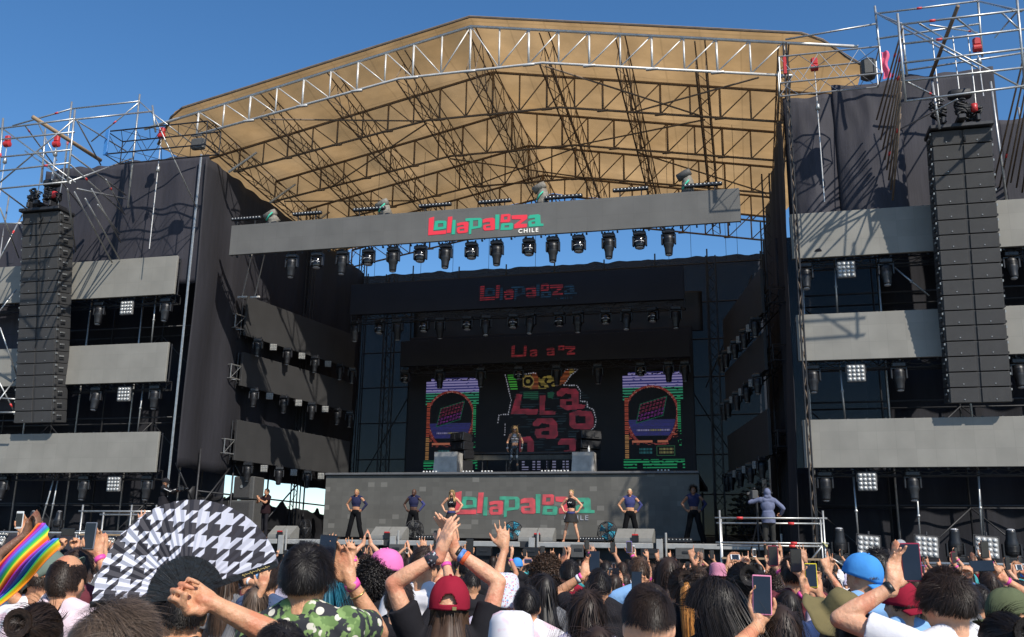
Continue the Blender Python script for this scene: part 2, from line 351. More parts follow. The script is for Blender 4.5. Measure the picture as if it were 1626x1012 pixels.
# roof posts
for (x, lab) in ((1.72, 'tall steel post carrying the right end of the stage roof'), (CX*2-1.72+.2, 'tall steel post carrying the left end of the stage roof')):
    o = empty('roof_post', (x, 28.15 if x < 0 else 27.75, 0), label=lab, cat='post')
    p = MB(); q = .045 if x > 0 else .012; r4 = ((-q, -q), (q, -q), (q, q), (-q, q))
    for dx, dy in r4: p.tube((dx, dy, 0), (dx, dy, 17.4 if x > 0 else 15.7), .024, 6)
    p.build('upright', M['dark_steel' if x > 0 else 'steel'], o)
    p = MB(); z = .1; i = 0
    while z < (17.2 if x > 0 else 15.4):
        for q in range(4):
            A, B = r4[q], r4[(q+1) % 4]
            if i % 2: A, B = B, A
            p.tube((A[0], A[1], z), (B[0], B[1], z+.4), .012, 5)
        z += .4; i += 1
    p.build('lacing', M['truss'], o)
# rear posts
for x in (1.2, -18.0):
    for Y in (36, 41.6):
        o = empty('roof_post', (x, Y, 0), label='%s steel post in the %s side drape' % ('front' if Y == 36 else 'rear', 'right' if x > 0 else 'left'), cat='post')
        p = MB()
        for dx, dy in ((-.14, -.14), (.14, -.14), (.14, .14), (-.14, .14)): p.tube((dx, dy, 0), (dx, dy, 16.4), .03, 6)
        p.build('upright', M['dark_steel'], o)
        p = MB()
        for k in range(40): p.tube((-.14 if k % 2 else .14, -.14, .4*k+.1), (.14 if k % 2 else -.14, -.14, .4*k+.5), .014, 5)
        p.build('lacing', M['dark_steel'], o)
# ================================================================ FABRIC
def cloth(name, p00, p10, p01, p11, mt, label, cat='curtain', fold=.05, freq=3.2, nu=60, nv=24, seed=0, parent=None, group=None, ragged=0, two=None):
    """hanging sheet between four corners (bottom left, bottom right, top left, top right) with vertical folds; 1.5 cm thick"""
    p00, p10, p01, p11 = map(V, (p00, p10, p01, p11)); W = (p10-p00).length; nrm = (p10-p00).cross(V(0, 0, 1)).normalized(); o0 = p00.copy()
    def f(u, v, off):
        p = p00.lerp(p10, u).lerp(p01.lerp(p11, u), v); x = u*W
        d = fold*(math.sin(x*freq+2.2*mnoise.noise(V(x*.5, v*1.2, seed)))*.6 + 1.4*mnoise.noise(V(x*1.1, v*2.5, seed+5)))
        if ragged and v > .97: p = p+V(0, 0, ragged*mnoise.noise(V(x*1.7, 0, seed+9)))
        if ragged and v < .03: p = p+V(0, 0, ragged*mnoise.noise(V(x*.6, 4, seed+9)))
        return p + nrm*(d+off) - o0
    mb = MB(); mb.grid(lambda u, v: f(u, v, 0), nu, nv)
    o = mb.build(name, mt, parent, True); o.location = o0
    sm = o.modifiers.new('thickness', 'SOLIDIFY'); sm.thickness = .012
    return tag(o, label, cat, group)
def rect_cloth(name, x0, x1, z0, z1, Y, mt, label, **k):
    return cloth(name, (x0, Y, z0), (x1, Y, z0), (x0, Y, z1), (x1, Y, z1), mt, label, **k)
# upper front scrims on the wings (sunlit)
rect_cloth('scrim', -22.0, -18.5, 10.9, 15.75, 28.3, M['scrim'], 'upper black scrim with a truss shadow beside the left roof post', fold=.05, seed=1, ragged=.1)
rect_cloth('scrim', -25.8, -21.9, 10.9, 15.9, 28.75, M['scrim'], 'upper black scrim crossed by pole shadows behind the left speaker array', fold=.06, seed=2, ragged=.15)
rect_cloth('scrim', -32.5, -25.9, 6.5, 14.1, 29.2, M['scrim'], 'low black scrim at the far left edge of the stage', fold=.06, seed=3, ragged=.15)
# billowed scrims on the right
def billow(x0, x1, z0, z1, Y, label, seed, bulge):
    mb = MB()
    def f(u, v):
        x = x0+(x1-x0)*u; z = z0+(z1-z0)*v
        b = bulge*math.sin(math.pi*u)**.6*(1-v*.75) if 0 < u < 1 else 0
        return V(x, Y-b-.06*mnoise.noise(V(x*1.5, z*.5, seed))-.03*mnoise.noise(V(x*4, z*1.5, seed)), z-(.12*math.sin(math.pi*u) if v > .95 else 0)+.05*mnoise.noise(V(x*2, 0, seed))*(v > .95)) - V(x0, Y, 0)
    mb.grid(f, 40, 30); o = mb.build('scrim', M['scrim'], None, True); o.location = (x0, Y, 0); sm = o.modifiers.new('t', 'SOLIDIFY'); sm.thickness = .012
    tag(o, label, 'curtain')
billow(1.6, 3.12, 10.6, 15.95, 28.6, 'upper black scrim bulging beside the right roof post', 11, .62)
billow(3.08, 5.05, 10.6, 16.2, 28.55, 'upper black scrim streaked by pole shadows right of the bulging one', 12, .5)
rect_cloth('scrim', 5.0, 7.75, 10.6, 16.3, 28.6, M['scrim'], 'upper black scrim directly behind the right speaker array', fold=.05, seed=4, ragged=.12)
rect_cloth('scrim', 7.8, 12.5, 10.6, 14.7, 28.9, M['scrim'], 'upper black scrim right of the right speaker array', fold=.05, seed=6, ragged=.1)
# recessed back scrims of the wings
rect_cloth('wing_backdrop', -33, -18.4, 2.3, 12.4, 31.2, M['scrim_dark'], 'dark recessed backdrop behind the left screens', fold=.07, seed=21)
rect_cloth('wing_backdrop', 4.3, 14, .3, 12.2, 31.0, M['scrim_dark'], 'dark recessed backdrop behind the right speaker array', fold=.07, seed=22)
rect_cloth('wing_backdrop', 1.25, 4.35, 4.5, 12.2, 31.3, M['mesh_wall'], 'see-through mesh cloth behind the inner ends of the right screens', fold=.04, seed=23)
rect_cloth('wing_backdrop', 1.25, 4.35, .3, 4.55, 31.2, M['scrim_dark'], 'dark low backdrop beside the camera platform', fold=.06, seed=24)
rect_cloth('stage_skirt', -33, -18.9, 0, 2.25, 28.9, M['scrim'], 'black skirt cloth under the left wing', fold=.06, seed=25)
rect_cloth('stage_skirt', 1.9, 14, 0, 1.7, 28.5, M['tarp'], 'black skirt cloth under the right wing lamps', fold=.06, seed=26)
# side drapes
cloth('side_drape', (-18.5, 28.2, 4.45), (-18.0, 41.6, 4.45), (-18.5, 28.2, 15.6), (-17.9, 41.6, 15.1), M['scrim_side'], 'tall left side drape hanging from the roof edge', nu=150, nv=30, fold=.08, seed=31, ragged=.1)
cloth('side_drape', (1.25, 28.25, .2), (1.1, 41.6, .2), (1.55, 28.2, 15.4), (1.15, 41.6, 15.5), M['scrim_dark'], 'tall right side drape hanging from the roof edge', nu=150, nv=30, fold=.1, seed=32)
# open-weave back wall
rect_cloth('back_wall', -18.6, 1.5, 0.2, 15.1, 42.0, M['mesh_wall'], 'blue-grey open mesh cloth closing the back of the stage', cat='backdrop', fold=.05, nu=120, ragged=.12, seed=33)
o = empty('rear_scaffold', (CX, 41.75, 0), label='dark grid of scaffold tubes in front of the mesh back cloth', cat='scaffold')
for z in (2.6, 4.3, 6.0, 7.7, 9.4, 11.1, 12.8, 14.6):
    p = MB(); p.tube((-9.3, 0, z), (9.7, 0, z+.1), .03, 6); p.build('ledger', M['dark_steel'], o)
for x in np.arange(-9.2, 9.8, 2.35):
    p = MB(); p.tube((x, .08, 0), (x, .08, 15.3+.15*math.sin(x*9)), .035, 6); p.build('standard', M['dark_steel'], o)
for x0, x1, z0, z1 in ((-9, -5.6, 5, 11), (5.2, 8.6, 11, 5), (-6, -9, 12, 14.6), (7, 9.2, 9, 14), (-3, -1, 11.5, 14.5), (3, 1, 11.5, 14.5)):
    p = MB(); p.tube((x0, -.05, z0), (x1, -.05, z1), .03, 6); p.build('brace', M['dark_steel'], o)
for X in (-1.15, -15.9):                               # dark lattice towers beside the video wall
    o = empty('lattice_tower', (X, 40.2, 2.3), label='dark lattice tower standing %s of the video wall' % ('right' if X > -5 else 'left'), cat='truss tower')
    p = MB(); c4 = ((-.2, -.2), (.2, -.2), (.2, .2), (-.2, .2))
    for a, b_ in c4: p.tube((a, b_, 0), (a, b_, 12.2), .03, 6)
    p.build('upright', M['dark_steel'], o); p = MB()
    for k in range(24):
        for q in range(4):
            A, B = c4[q], c4[(q+1) % 4]
            if k % 2: A, B = B, A
            p.tube((*A, .5*k), (*B, .5*k+.5), .014, 5)
    p.build('lacing', M['dark_steel'], o)
# ================================================================ SCREENS
def screen(x0, x1, z0, z1, Y, mt, label, rot=0, cat='led screen', frame=True, th=.1):
    cx = (x0+x1)/2; W = x1-x0; H = z1-z0
    o = empty('led_screen', (cx, Y, z0), rot, label, cat)
    p = MB(); p.bbox((0, th/2, H/2), (W, th, H), .008); p.build('panel', mt, o)
    p = MB()
    if frame:
        for zz in (.08, H-.08, H/2): p.tube((-W/2, th+.12, zz), (W/2, th+.12, zz), .024, 6)
        n = max(2, int(W/1.0))
        for i in range(n+1): p.tube((-W/2+W*i/n, th+.12, .02), (-W/2+W*i/n, th+.12, H-.02), .02, 5)
        for i in range(n): p.tube((-W/2+W*i/n, th+.12, .05), (-W/2+W*(i+1)/n, th+.12, H-.05), .014, 5)
        # truss nose at the edges
        for i in range(int(W/.5)): p.box((-W/2+.25+i*.5, th+.04, -.03), (.05, .08, .06)); p.box((-W/2+.25+i*.5, th+.04, H+.02), (.05, .08, .04))
        p.build('rear_frame', M['dark_steel'], o)
    return o
ROWS = ((10.42, 11.82, 'upper'), (7.33, 8.7, 'middle'), (4.27, 5.62, 'bottom'))
for z0, z1, nm in ROWS:
    screen(-32, -19.12, z0, z1, 27.95, M['led'], '%s grey led screen band on the left wing' % nm)
    screen(1.58, 13.5, z0, z1, 27.95, M['led'], '%s grey led screen band on the right wing' % nm)
    dz = {'upper': (9.58, 11.1), 'middle': (7.68, 8.95), 'bottom': (4.95, 6.42)}[nm]
    a = math.atan2(1.4, 7)
    L = 7.15
    for s_ in (-1, 1):
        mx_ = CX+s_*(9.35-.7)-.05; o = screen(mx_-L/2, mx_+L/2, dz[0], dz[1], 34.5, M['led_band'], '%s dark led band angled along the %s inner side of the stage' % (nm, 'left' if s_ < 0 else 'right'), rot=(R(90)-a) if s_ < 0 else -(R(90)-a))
HDR = screen(-17.45, .14, 11.9, 13.0, 28.5, M['led2'], 'long sunlit grey header screen hung at the front of the roof')
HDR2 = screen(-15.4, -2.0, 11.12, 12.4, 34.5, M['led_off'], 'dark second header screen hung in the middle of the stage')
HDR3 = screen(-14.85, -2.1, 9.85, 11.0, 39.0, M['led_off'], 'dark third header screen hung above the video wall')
RISER = empty('stage_riser', (CX, 33, 0), label='tall riser faced with grey led panels behind the dancers', cat='platform')
p = MB(); p.bbox((0.15, .06, 3.43), (13.7, .12, 2.22), .01); p.build('led_face', M['led_riser'], RISER)
p = MB(); p.box((.15, 3.53, 4.47), (13.7, 6.8, .16)); p.build('top_deck', M['deck'], RISER)
p = MB(); p.bbox((.15, .02, 4.595), (13.74, .22, .09), .02); p.build('deck_edge', mat('riser_edge', (.11, .11, .115), .5), RISER)
for i in range(12):
    for yy in (1, 6): p = MB(); p.box((-6.6+i*1.22, yy, 3.25), (.08, .08, 2.1)); p.build('frame_leg', M['dark_steel'], RISER)
VW = empty('video_wall', (CX, 40.5, 4.7), label='big dark video wall showing neon posters behind the singer', cat='led screen')
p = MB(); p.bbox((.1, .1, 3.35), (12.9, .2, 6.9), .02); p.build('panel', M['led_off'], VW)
rect_cloth('black_drape', -15.0, -1.6, 11.4, 13.2, 41.0, M['tarp'], 'black drape filling the gap above the video wall', fold=.05, seed=41)
# deck of the main stage
D = empty('stage_deck', (CX, 30, 0), label='low black main stage deck with a pale metal front edge', cat='stage')
p = MB(); p.box((0, 6, 2.1), (19.5, 12, .2)); p.build('deck_top', M['deck'], D)
p = MB(); p.box((0, .25, 1.0), (19.4, .1, 2.0)); p.build('fascia', M['tarp'], D)
for x, w_ in ((-8.4, 3), (-4.9, 3.6), (-.6, 4.2), (3.9, 3.6), (7.6, 3.0)):
    p = MB(); p.bbox((x, -.06, 2.1), (w_, .1, .17), .02); p.build('edge_profile', M['rail'], D)
for x in (-9.6, -6.75, -2.75, 1.9, 5.9, 9.3):
    p = MB(); p.bbox((x, -.1, 2.0), (.2, .12, .62), .01); p.tube((x+.2, -.15, 1.6), (x+.2, -.15, 2.5), .035, 8); p.build('edge_bracket', M['rail'], D)
# ================================================================ LETTERS (as shown on the screens)
LOGO = [  # (colour, outline, holes) in the proportions of the sign
 ('r', [(150,190),(168,184),(212,172),(205,345),(290,340),(362,332),(362,375),(240,384),(148,392)], []),
 ('g', [(225,226),(262,218),(350,220),(364,232),(362,310),(300,322),(212,332)], [[(262,252),(325,248),(328,290),(258,297)]]),
 ('r', [(380,175),(432,170),(418,362),(370,365)], []),
 ('g', [(438,212),(472,210),(470,380),(430,382)], []),
 ('r', [(490,252),(540,240),(608,232),(626,245),(622,350),(600,362),(510,370),(492,350),(492,312),(505,297),(572,288),(572,272),(545,270),(492,284)], [[(524,318),(580,312),(580,338),(524,342)]]),
 ('g', [(590,195),(640,190),(770,188),(786,205),(785,285),(770,302),(664,322),(662,375),(635,382),(640,222),(590,226)], [[(680,218),(742,212),(742,284),(680,290)]]),
 ('r', [(795,212),(830,195),(912,186),(936,200),(941,320),(925,330),(820,336),(802,318),(802,280),(816,270),(882,262),(880,234),(840,236),(797,248)], [[(835,285),(890,278),(890,303),(835,308)]]),
 ('g', [(942,150),(988,148),(985,322),(945,325)], []),
 ('r', [(1010,150),(1100,142),(1119,150),(1115,228),(1098,238),(1003,242)], [[(1042,174),(1086,170),(1084,208),(1040,213)]]),
 ('g', [(1014,262),(1030,252),(1140,248),(1151,258),(1148,318),(1130,327),(1005,332)], [[(1052,278),(1106,274),(1104,300),(1050,304)]]),
 ('r', [(1130,162),(1200,156),(1312,153),(1312,198),(1228,260),(1309,258),(1308,298),(1165,312),(1165,268),(1248,206),(1135,203)], []),
 ('g', [(1325,178),(1345,157),(1440,148),(1462,158),(1468,255),(1500,258),(1500,282),(1332,293),(1324,236),(1345,222),(1402,208),(1400,188),(1325,200)], [[(1364,236),(1405,230),(1405,256),(1364,262)]])]
def logo(parent, origin, width, y, mats, keep='rg', text=True, th=.012, white=None):
    """origin = local x, z of the lower left corner of the word"""
    k = width/1352.
    def mp(p): return (origin[0]+(p[0]-148)*k, origin[1]+(392-.0677*(p[0]-148)-p[1])*k*1.02)
    for c, o_, hs_ in LOGO:
        if c in keep: prism('letter', [mp(p) for p in o_], y, y+th, mats[c], parent, [[mp(p) for p in h_] for h_ in hs_])
    if text:
        cu = bpy.data.curves.new('t', 'FONT'); cu.body = 'CHILE'; cu.size = .075*width; cu.space_character = 1.35; cu.offset = .0012*width; cu.extrude = th/2
        tmp = bpy.data.objects.new('t', cu); COL.objects.link(tmp)
        me = bpy.data.meshes.new_from_object(tmp.evaluated_get(bpy.context.evaluated_depsgraph_get())); bpy.data.objects.remove(tmp)
        x0, z0 = mp((1212, 366)); xs = [v.co.x for v in me.vertices]; sc_ = (228*k)/(max(xs)-min(xs)); sz = 46*k/max(v.co.y for v in me.vertices)
        me.transform(Matrix.Translation((x0, y, z0-.0)) @ Matrix.Rotation(R(90), 4, 'X') @ Matrix.Diagonal((sc_, sz, 1, 1)))
        me.materials.clear(); me.materials.append(white or mats['w']); o = bpy.data.objects.new('letter', me); COL.objects.link(o); o.parent = parent; o['label'] = 'small white country name'
LR = emis('lit_red', (.85, .03, .06, 1), (.35, .02, .03, 1), .55); LG = emis('lit_green', (.01, .42, .26, 1), (.02, .2, .13, 1), .5); LW = emis('lit_white', (1, .93, .8, 1), (.5, .5, .48, 1), .5)
a = at(680, 373, 28.5); b_ = at(863, 357, 28.5)
logo(HDR, (a.x-(-17.45+.14)/2, a.z-11.9-.02), b_.x-a.x, -.012, {'r': LR, 'g': LG, 'w': LW})
SR = emis('lit_red_rows', (.85, .03, .06, 1), (.14, .06, .06, 1), .8, (26, .42, .45)); SG = emis('lit_green_rows', (.01, .5, .3, 1), (.05, .12, .09, 1), .7, (26, .42, .3)); SW = emis('lit_white_rows', (.8, .85, 1, 1), (.1, .1, .11, 1), .55, (26, .5, .1))
a = at(722, 818, 33); b_ = at(944, 812, 33)
logo(RISER, (a.x-CX, a.z+.02), b_.x-a.x, -.012, {'r': SR, 'g': SG, 'w': SW}, white=SW)
DR = emis('dim_red_rows', (.55, .03, .04, 1), (.02, .01, .012, 1), .30, (11, .5, .05)); DB = emis('dim_blue_rows', (.02, .14, .3, 1), (.01, .015, .02, 1), .16, (11, .55, .0))
a = at(762, 476, 34.5); b_ = at(916, 466, 34.5)
logo(HDR2, (a.x+8.7, a.z-11.12-.04), b_.x-a.x, -.012, {'r': DR, 'g': DB, 'w': DB})
DR2 = emis('dim_red', (.42, .03, .04, 1), (.02, .01, .012, 1), .30, (9, .35, .25))
a = at(812, 567, 39); b_ = at(930, 560, 39)
logo(HDR3, (a.x+8.475, a.z-9.85-.03), b_.x-a.x, -.012, {'r': DR2, 'g': DB, 'w': DB}, keep='r', text=False)
# ---------------------------------------------------------------- pictures on the video wall
pixm = NT('video_pixels'); ca = pixm.n('VertexColor'); ca.layer_name = 'Col'; pixm.l(ca.outputs[0], pixm.b.inputs['Emission Color']); pixm.b.inputs['Emission Strength'].default_value = 1; pixm.b.inputs['Base Color'].default_value = (.02, .02, .02, 1)
def inpoly(x, y, P):
    c = False; j = len(P)-1
    for i in range(len(P)):
        if (P[i][1] > y) != (P[j][1] > y) and x < (P[j][0]-P[i][0])*(y-P[i][1])/(P[j][1]-P[i][1])+P[i][0]: c = not c
        j = i
    return c
def picture(fn, cx0, cy0, W, H, topx, step, label):
    """fn(x, y) -> rgb or None in picture units; lit cells become small quads just proud of the wall"""
    vs = []; fs = []; cs = []; inv = V(CX, 40.5, 4.7)
    a = at(*topx(0, 0), 40.48); b_ = at(*topx(W, 0), 40.48); c = at(*topx(0, H), 40.48)
    ux = (b_.x-a.x)/W; uz = (a.z-c.z)/H
    y = 0
    while y < H:
        x = 0
        while x < W:
            col = fn(x+step/2+cx0, y+step/2+cy0)
            if col:
                col = tuple(c_*.54 for c_ in col)
                X = a.x+x*ux-inv.x; Z = a.z-y*uz-inv.z; n = len(vs); e = step*ux; e2 = step*uz
                vs += [(X, -.006, Z), (X+e, -.006, Z), (X+e, -.006, Z-e2), (X, -.006, Z-e2)]; fs.append((n+3, n+2, n+1, n)); cs.append(col)
            x += step
        y += step
    me = bpy.data.meshes.new('picture'); me.from_pydata(vs, [], fs); ly = me.color_attributes.new('Col', 'FLOAT_COLOR', 'CORNER')
    arr = np.ones((len(fs), 4, 4), dtype=np.float32); arr[:, :, :3] = np.array(cs, dtype=np.float32)[:, None, :]; ly.data.foreach_set('color', arr.ravel())
    me.materials.append(pixm.m); o = bpy.data.objects.new('picture', me); COL.objects.link(o); o.parent = VW; o['label'] = label
RED = (.22, .012, .03); P_ = [([(240,270),(290,280),(270,410),(440,420),(430,465),(185,460)], []), ([(455,290),(505,290),(500,435),(600,440),(595,475),(455,475)], []),
 ([(610,265),(650,230),(780,240),(805,270),(805,380),(865,390),(860,420),(700,435),(640,400),(640,335),(740,330),(740,290),(690,280),(655,310),(610,300)], [(695,350),(745,350),(745,390),(695,390)]),
 ([(395,540),(430,505),(570,505),(610,540),(620,660),(590,690),(430,680),(410,640),(415,600),(545,585),(545,560),(470,545),(440,575),(395,570)], [(470,620),(540,615),(540,650),(470,650)]),
 ([(725,460),(800,435),(920,450),(940,500),(935,590),(900,610),(760,605),(720,570)], [(775,485),(865,490),(865,555),(780,555)]),
 ([(270,670),(370,665),(405,710),(405,820),(380,860),(275,860)], [(285,720),(345,720),(345,800),(285,800)]),
 ([(620,720),(650,685),(770,690),(795,720),(795,850),(640,850),(620,810),(720,790),(725,745),(620,745)], [])]
G1 = [(150,95),(230,95),(250,240),(185,245)]; G2 = [(300,255),(440,255),(440,330),(300,320)]; G3 = [(525,260),(590,260),(570,330),(525,310)]
OR = [(290,100),(420,80),(440,130),(600,100),(640,130),(700,55),(800,60),(720,120),(680,190),(600,215),(440,240),(300,220)]
DOT = [[(130,90),(190,330),(165,460),(80,462),(68,540)], [(670,205),(790,210),(820,260),(820,355),(880,360),(885,410),(935,430),(960,520),(950,580),(920,615)], [(285,130),(290,95),(400,80),(420,95)], [(680,70),(720,50),(800,65),(740,110),(670,205)], [(138,550),(135,650)]]
def segd(x, y, pl):
    best = (1e9, 0); acc = 0
    for (a, b2), (c, d) in zip(pl, pl[1:]):
        L = math.hypot(c-a, d-b2); t = max(0, min(1, ((x-a)*(c-a)+(y-b2)*(d-b2))/L/L)); dd = math.hypot(x-a-t*(c-a), y-b2-t*(d-b2))
        if dd < best[0]: best = (dd, acc+t*L)
        acc += L
    return best
def centre(x, y):
    st = (y/11.5) % 1 < .62; n = .75+.5*mnoise.noise(V(x*.02, y*.02, 0))
    for pl in DOT:
        dd, s_ = segd(x, y, pl)
        if dd < 4.5 and (s_/22) % 1 < .6: return (.30, .31, .36)
    for o_, h_ in P_:
        if inpoly(x, y, o_) and not (h_ and inpoly(x, y, h_)): return tuple(c*n*(1 if st else .55) for c in RED)
    if inpoly(x, y, G1): return (.04, .28, .03) if (y/22) % 1 < .55 else None
    if inpoly(x, y, G2) or inpoly(x, y, G3): return (.005, .07, .035) if (y/18) % 1 < .5 else None
    if inpoly(x, y, OR):
        dd = math.hypot(x-345, y-160)
        if dd < 20: return (.16, .13, .03)
        if dd < 45: return None
        if dd < 56: return (.22, .16, .05)
        if (y/14) % 1 > .7: return None
        q = mnoise.noise(V(x*.025, y*.03, 5))
        if 440 < x < 600: return (.20, .15, .03) if q > -.05 else None
        return (.18, .045, .015) if (380 < x < 440 or 640 < x < 720) else ((.20, .14, .03) if q > .0 else (.05, .02, .01))
    for (x0, x1) in ((295, 320), (320, 355), (390, 415), (435, 465), (515, 535), (565, 600), (660, 680), (690, 715)):
        if x0 < x < x1 and 885 < y < 962 and ((y-885)/25) % 1 < .5 and not (320 <= x < 355 and y < 920): return (.20, .20, .32)
    if 180 < x < 900 and 250 < y < 850 and (y/23) % 1 < .3 and mnoise.noise(V(x*.01, y*.02, 9)) > .1: return (.003, .014, .022)
    return None
picture(centre, 50, 40, 930, 930, lambda x, y: (780+(x+50)/5.783, 580+(y+40)/5.783), 6, 'big red letters with a dotted white outline')
def poster(x, y):
    st = (y/26) % 1 < .55; n = mnoise.noise(V(x*.03, y*.08, 2)); e = math.hypot((x-310)/238, (y-435)/(235 if y < 435 else 330))
    if y < 100 and (n > .1 or x < 90): return None
    if y > 868: return ((.01, .26, .09) if st and n > -.35 else None) if not (170 < x < 225 and y > 900 or 530 < x < 580 and y > 900) else None
    if 65 < x < 100 and y > 300: return (((.32, .05, .02) if y < 640 else (.34, .17, .05)) if (y/17) % 1 < .6 else None)
    if 543 < x < 572 and 300 < y < 760: return (.01, .24, .08) if (y/21) % 1 < .6 and (y < 600 or n > .1) else None
    if .94 < e < 1.03 and y < 700:
        c = (.25, .03, .02) if y > 200 else (.25, .03, .10)
        return c if ((x+y)/15) % 1 < .65 else (.3, .25, .2) if n > .2 else None
    if e > 1.0 and y < 340: return ((.27, .24, .46) if y < 215 else (.02, .22, .12)) if st and n > -.42 else ((.03, .03, .16) if y < 215 else None)
    xr = (x-310)+.22*(y-420); yr = (y-420)+.28*(x-310)
    if abs(xr) < 118 and abs(yr) < 86:
        if abs(xr) > 110 or abs(yr) > 79: return (.0, .07, .035)
        k = ((xr+118)/30) % 1 < .72 and ((yr+86)/33) % 1 < .66
        if k: return ((.16, .01, .04) if yr < 10 else (.15, .01, .17)) if (y/9) % 1 < .6 else None
        return None
    if 598 < y < 614 and 175 < x < 475 and (x/13) % 1 < .7: return (.22, .2, .32) if x < 290 or x > 395 else (.2, .18, .05)
    if e < .93 and 510 < y < 660: return (.018, .015, .12+.05*n) if (y/16) % 1 < .75 else (.01, .01, .05)
    if 700 < y < 718 and (130 < x < 312 or 360 < x < 452): return (.40, .12, .06)
    if 722 < y < 738 and n > 0 and 130 < x < 460: return (.22, .03, .02)
    for x0, x1, c in ((190, 312, (.01, .09, .1)), (370, 500, (.16, .15, .05))):
        if x0 < x < x1 and (770 < y < 787 or 800 < y < 817) and (x/12) % 1 < .7: return c
    if 352 < x < 512 and (abs(y-752) < 3 or abs(y-836) < 3) or (abs(x-352) < 3 or abs(x-512) < 3) and 752 < y < 836: return (.02, .1, .03)
    if 520 < y < 690 and (95 < x < 150 or 500 < x < 550) and n > .15: return (.26, .05, .02)
    return None
picture(poster, 48, 68, 546, 884, lambda x, y: (980+(x+48)/5.783, 580+(y+68)/5.783), 5, 'right neon poster in purple and green stripes')
picture(poster, 48, 68, 546, 884, lambda x, y: (660+100/5.783+x*480/546/5.783, 580+125/5.783+y*835/884/5.783), 5, 'left neon poster in purple and green stripes')
# ================================================================ LAMPS
ORD = ['first', 'second', 'third', 'fourth', 'fifth', 'sixth', 'seventh', 'eighth', 'ninth', 'tenth', 'eleventh', 'twelfth', 'thirteenth', 'fourteenth', 'fifteenth', 'sixteenth', 'seventeenth', 'eighteenth']
def head_proto(kind):
    """moving head lamp hanging from its clamp at the origin"""
    o = empty('moving_head_lamp')
    p = MB(); p.bbox((0, 0, -.1), (.40, .30, .15), .03); p.bbox((0, 0, -.02), (.12, .09, .07), .01); p.tube((-.13, 0, -.02), (-.13, 0, .05), .03, 8); p.tube((.13, 0, -.02), (.13, 0, .05), .03, 8); p.bbox((0, -.155, -.1), (.16, .012, .06), .004)
    p.build('base', M['black'], o)
    p = MB()
    for s_ in (-1, 1): p.bbox((s_*.205, 0, -.34), (.055, .15, .34), .025)
    p.bbox((0, 0, -.2), (.42, .16, .05), .02); p.build('yoke', M['black'], o)
    if kind == 'spot':
        prof = [(.05, -.20), (.15, -.22), (.172, -.30), (.172, -.48), (.165, -.55), (.135, -.62), (.12, -.80), (.112, -.86)]
    else: prof = [(.06, -.20), (.15, -.22), (.178, -.30), (.178, -.46), (.16, -.53), (.15, -.57)]
    p = MB(); p.lathe(prof, 18)
    for k in range(5): p.lathe([(.176, -.33-.03*k), (.182, -.335-.03*k), (.182, -.345-.03*k), (.176, -.35-.03*k)], 18)
    hd = p.build('head', M['black_gloss'] if kind == 'wash' else M['black'], o, True)
    p = MB(); z = prof[-1][1]; r_ = prof[-1][0]*.9; p.lathe([(r_, z-.001), (r_*.9, z-.015), (r_*.5, z-.03), (.005, z-.036)], 16); p.build('lens', M['lamp_lens'], hd, True)
    if kind == 'wash':
        p = MB(); p.path([V(.15*math.cos(t), -.115-.05*math.sin(t), -.42+.035*math.sin(t)) for t in np.linspace(.25, math.pi-.25, 9)], .012, 6); p.build('trim_ring', M['white'], hd, True)
    return o
PROTO = {'spot': head_proto('spot'), 'wash': head_proto('wash')}; USED = set()
def put(kind, loc, label, group, rot=(0, 0, 0), tilt=None, sc_=1):
    o = PROTO[kind]
    if kind in USED: o = copy_tree(o)
    USED.add(kind); o.location = loc; o.rotation_euler = rot; o.scale = (sc_,)*3
    hd = [c for c in o.children if c.name.startswith('head')] or []
    if tilt:
        for c in hd: c.matrix_local = Matrix.Translation((0, 0, -.39)) @ Matrix.Rotation(tilt, 4, 'X') @ Matrix.Translation((0, 0, .39))
    tag(o, label, {'spot': 'stage light', 'wash': 'stage light', 'blinder': 'stage light'}.get(kind, 'stage light'), group); return o
def blinder_proto():
    o = empty('blinder_lamp'); p = MB(); p.bbox((0, .06, -.33), (.52, .1, .52), .02); p.build('housing', mat('blinder_housing', (.17, .165, .16), .5, .2), o)
    for i in range(4):
        for j in range(4):
            p = MB(); c = (-.18+.12*i, .0, -.15-.12*j)
            p.lathe([(.05, .008), (.052, -.002), (.045, -.004), (.03, .004), (.005, .006)], 12, c, Matrix.Rotation(R(90), 3, 'X')); p.build('bulb', M['reflector'], o, True)
    p = MB(); p.path([(-.28, .05, -.33), (-.28, .05, -.05), (.28, .05, -.05), (.28, .05, -.33)], .014, 6); p.tube((0, .05, -.05), (0, .05, .04), .025, 8); p.build('bracket', M['dark_steel'], o)
    return o
PROTO['blinder'] = blinder_proto()
G_ = 'moving head lamps hanging under the front header'
bar = empty('lighting_truss', (CX, 28.95, 12.35), label='box truss carrying the lamps behind the front header', cat='truss')
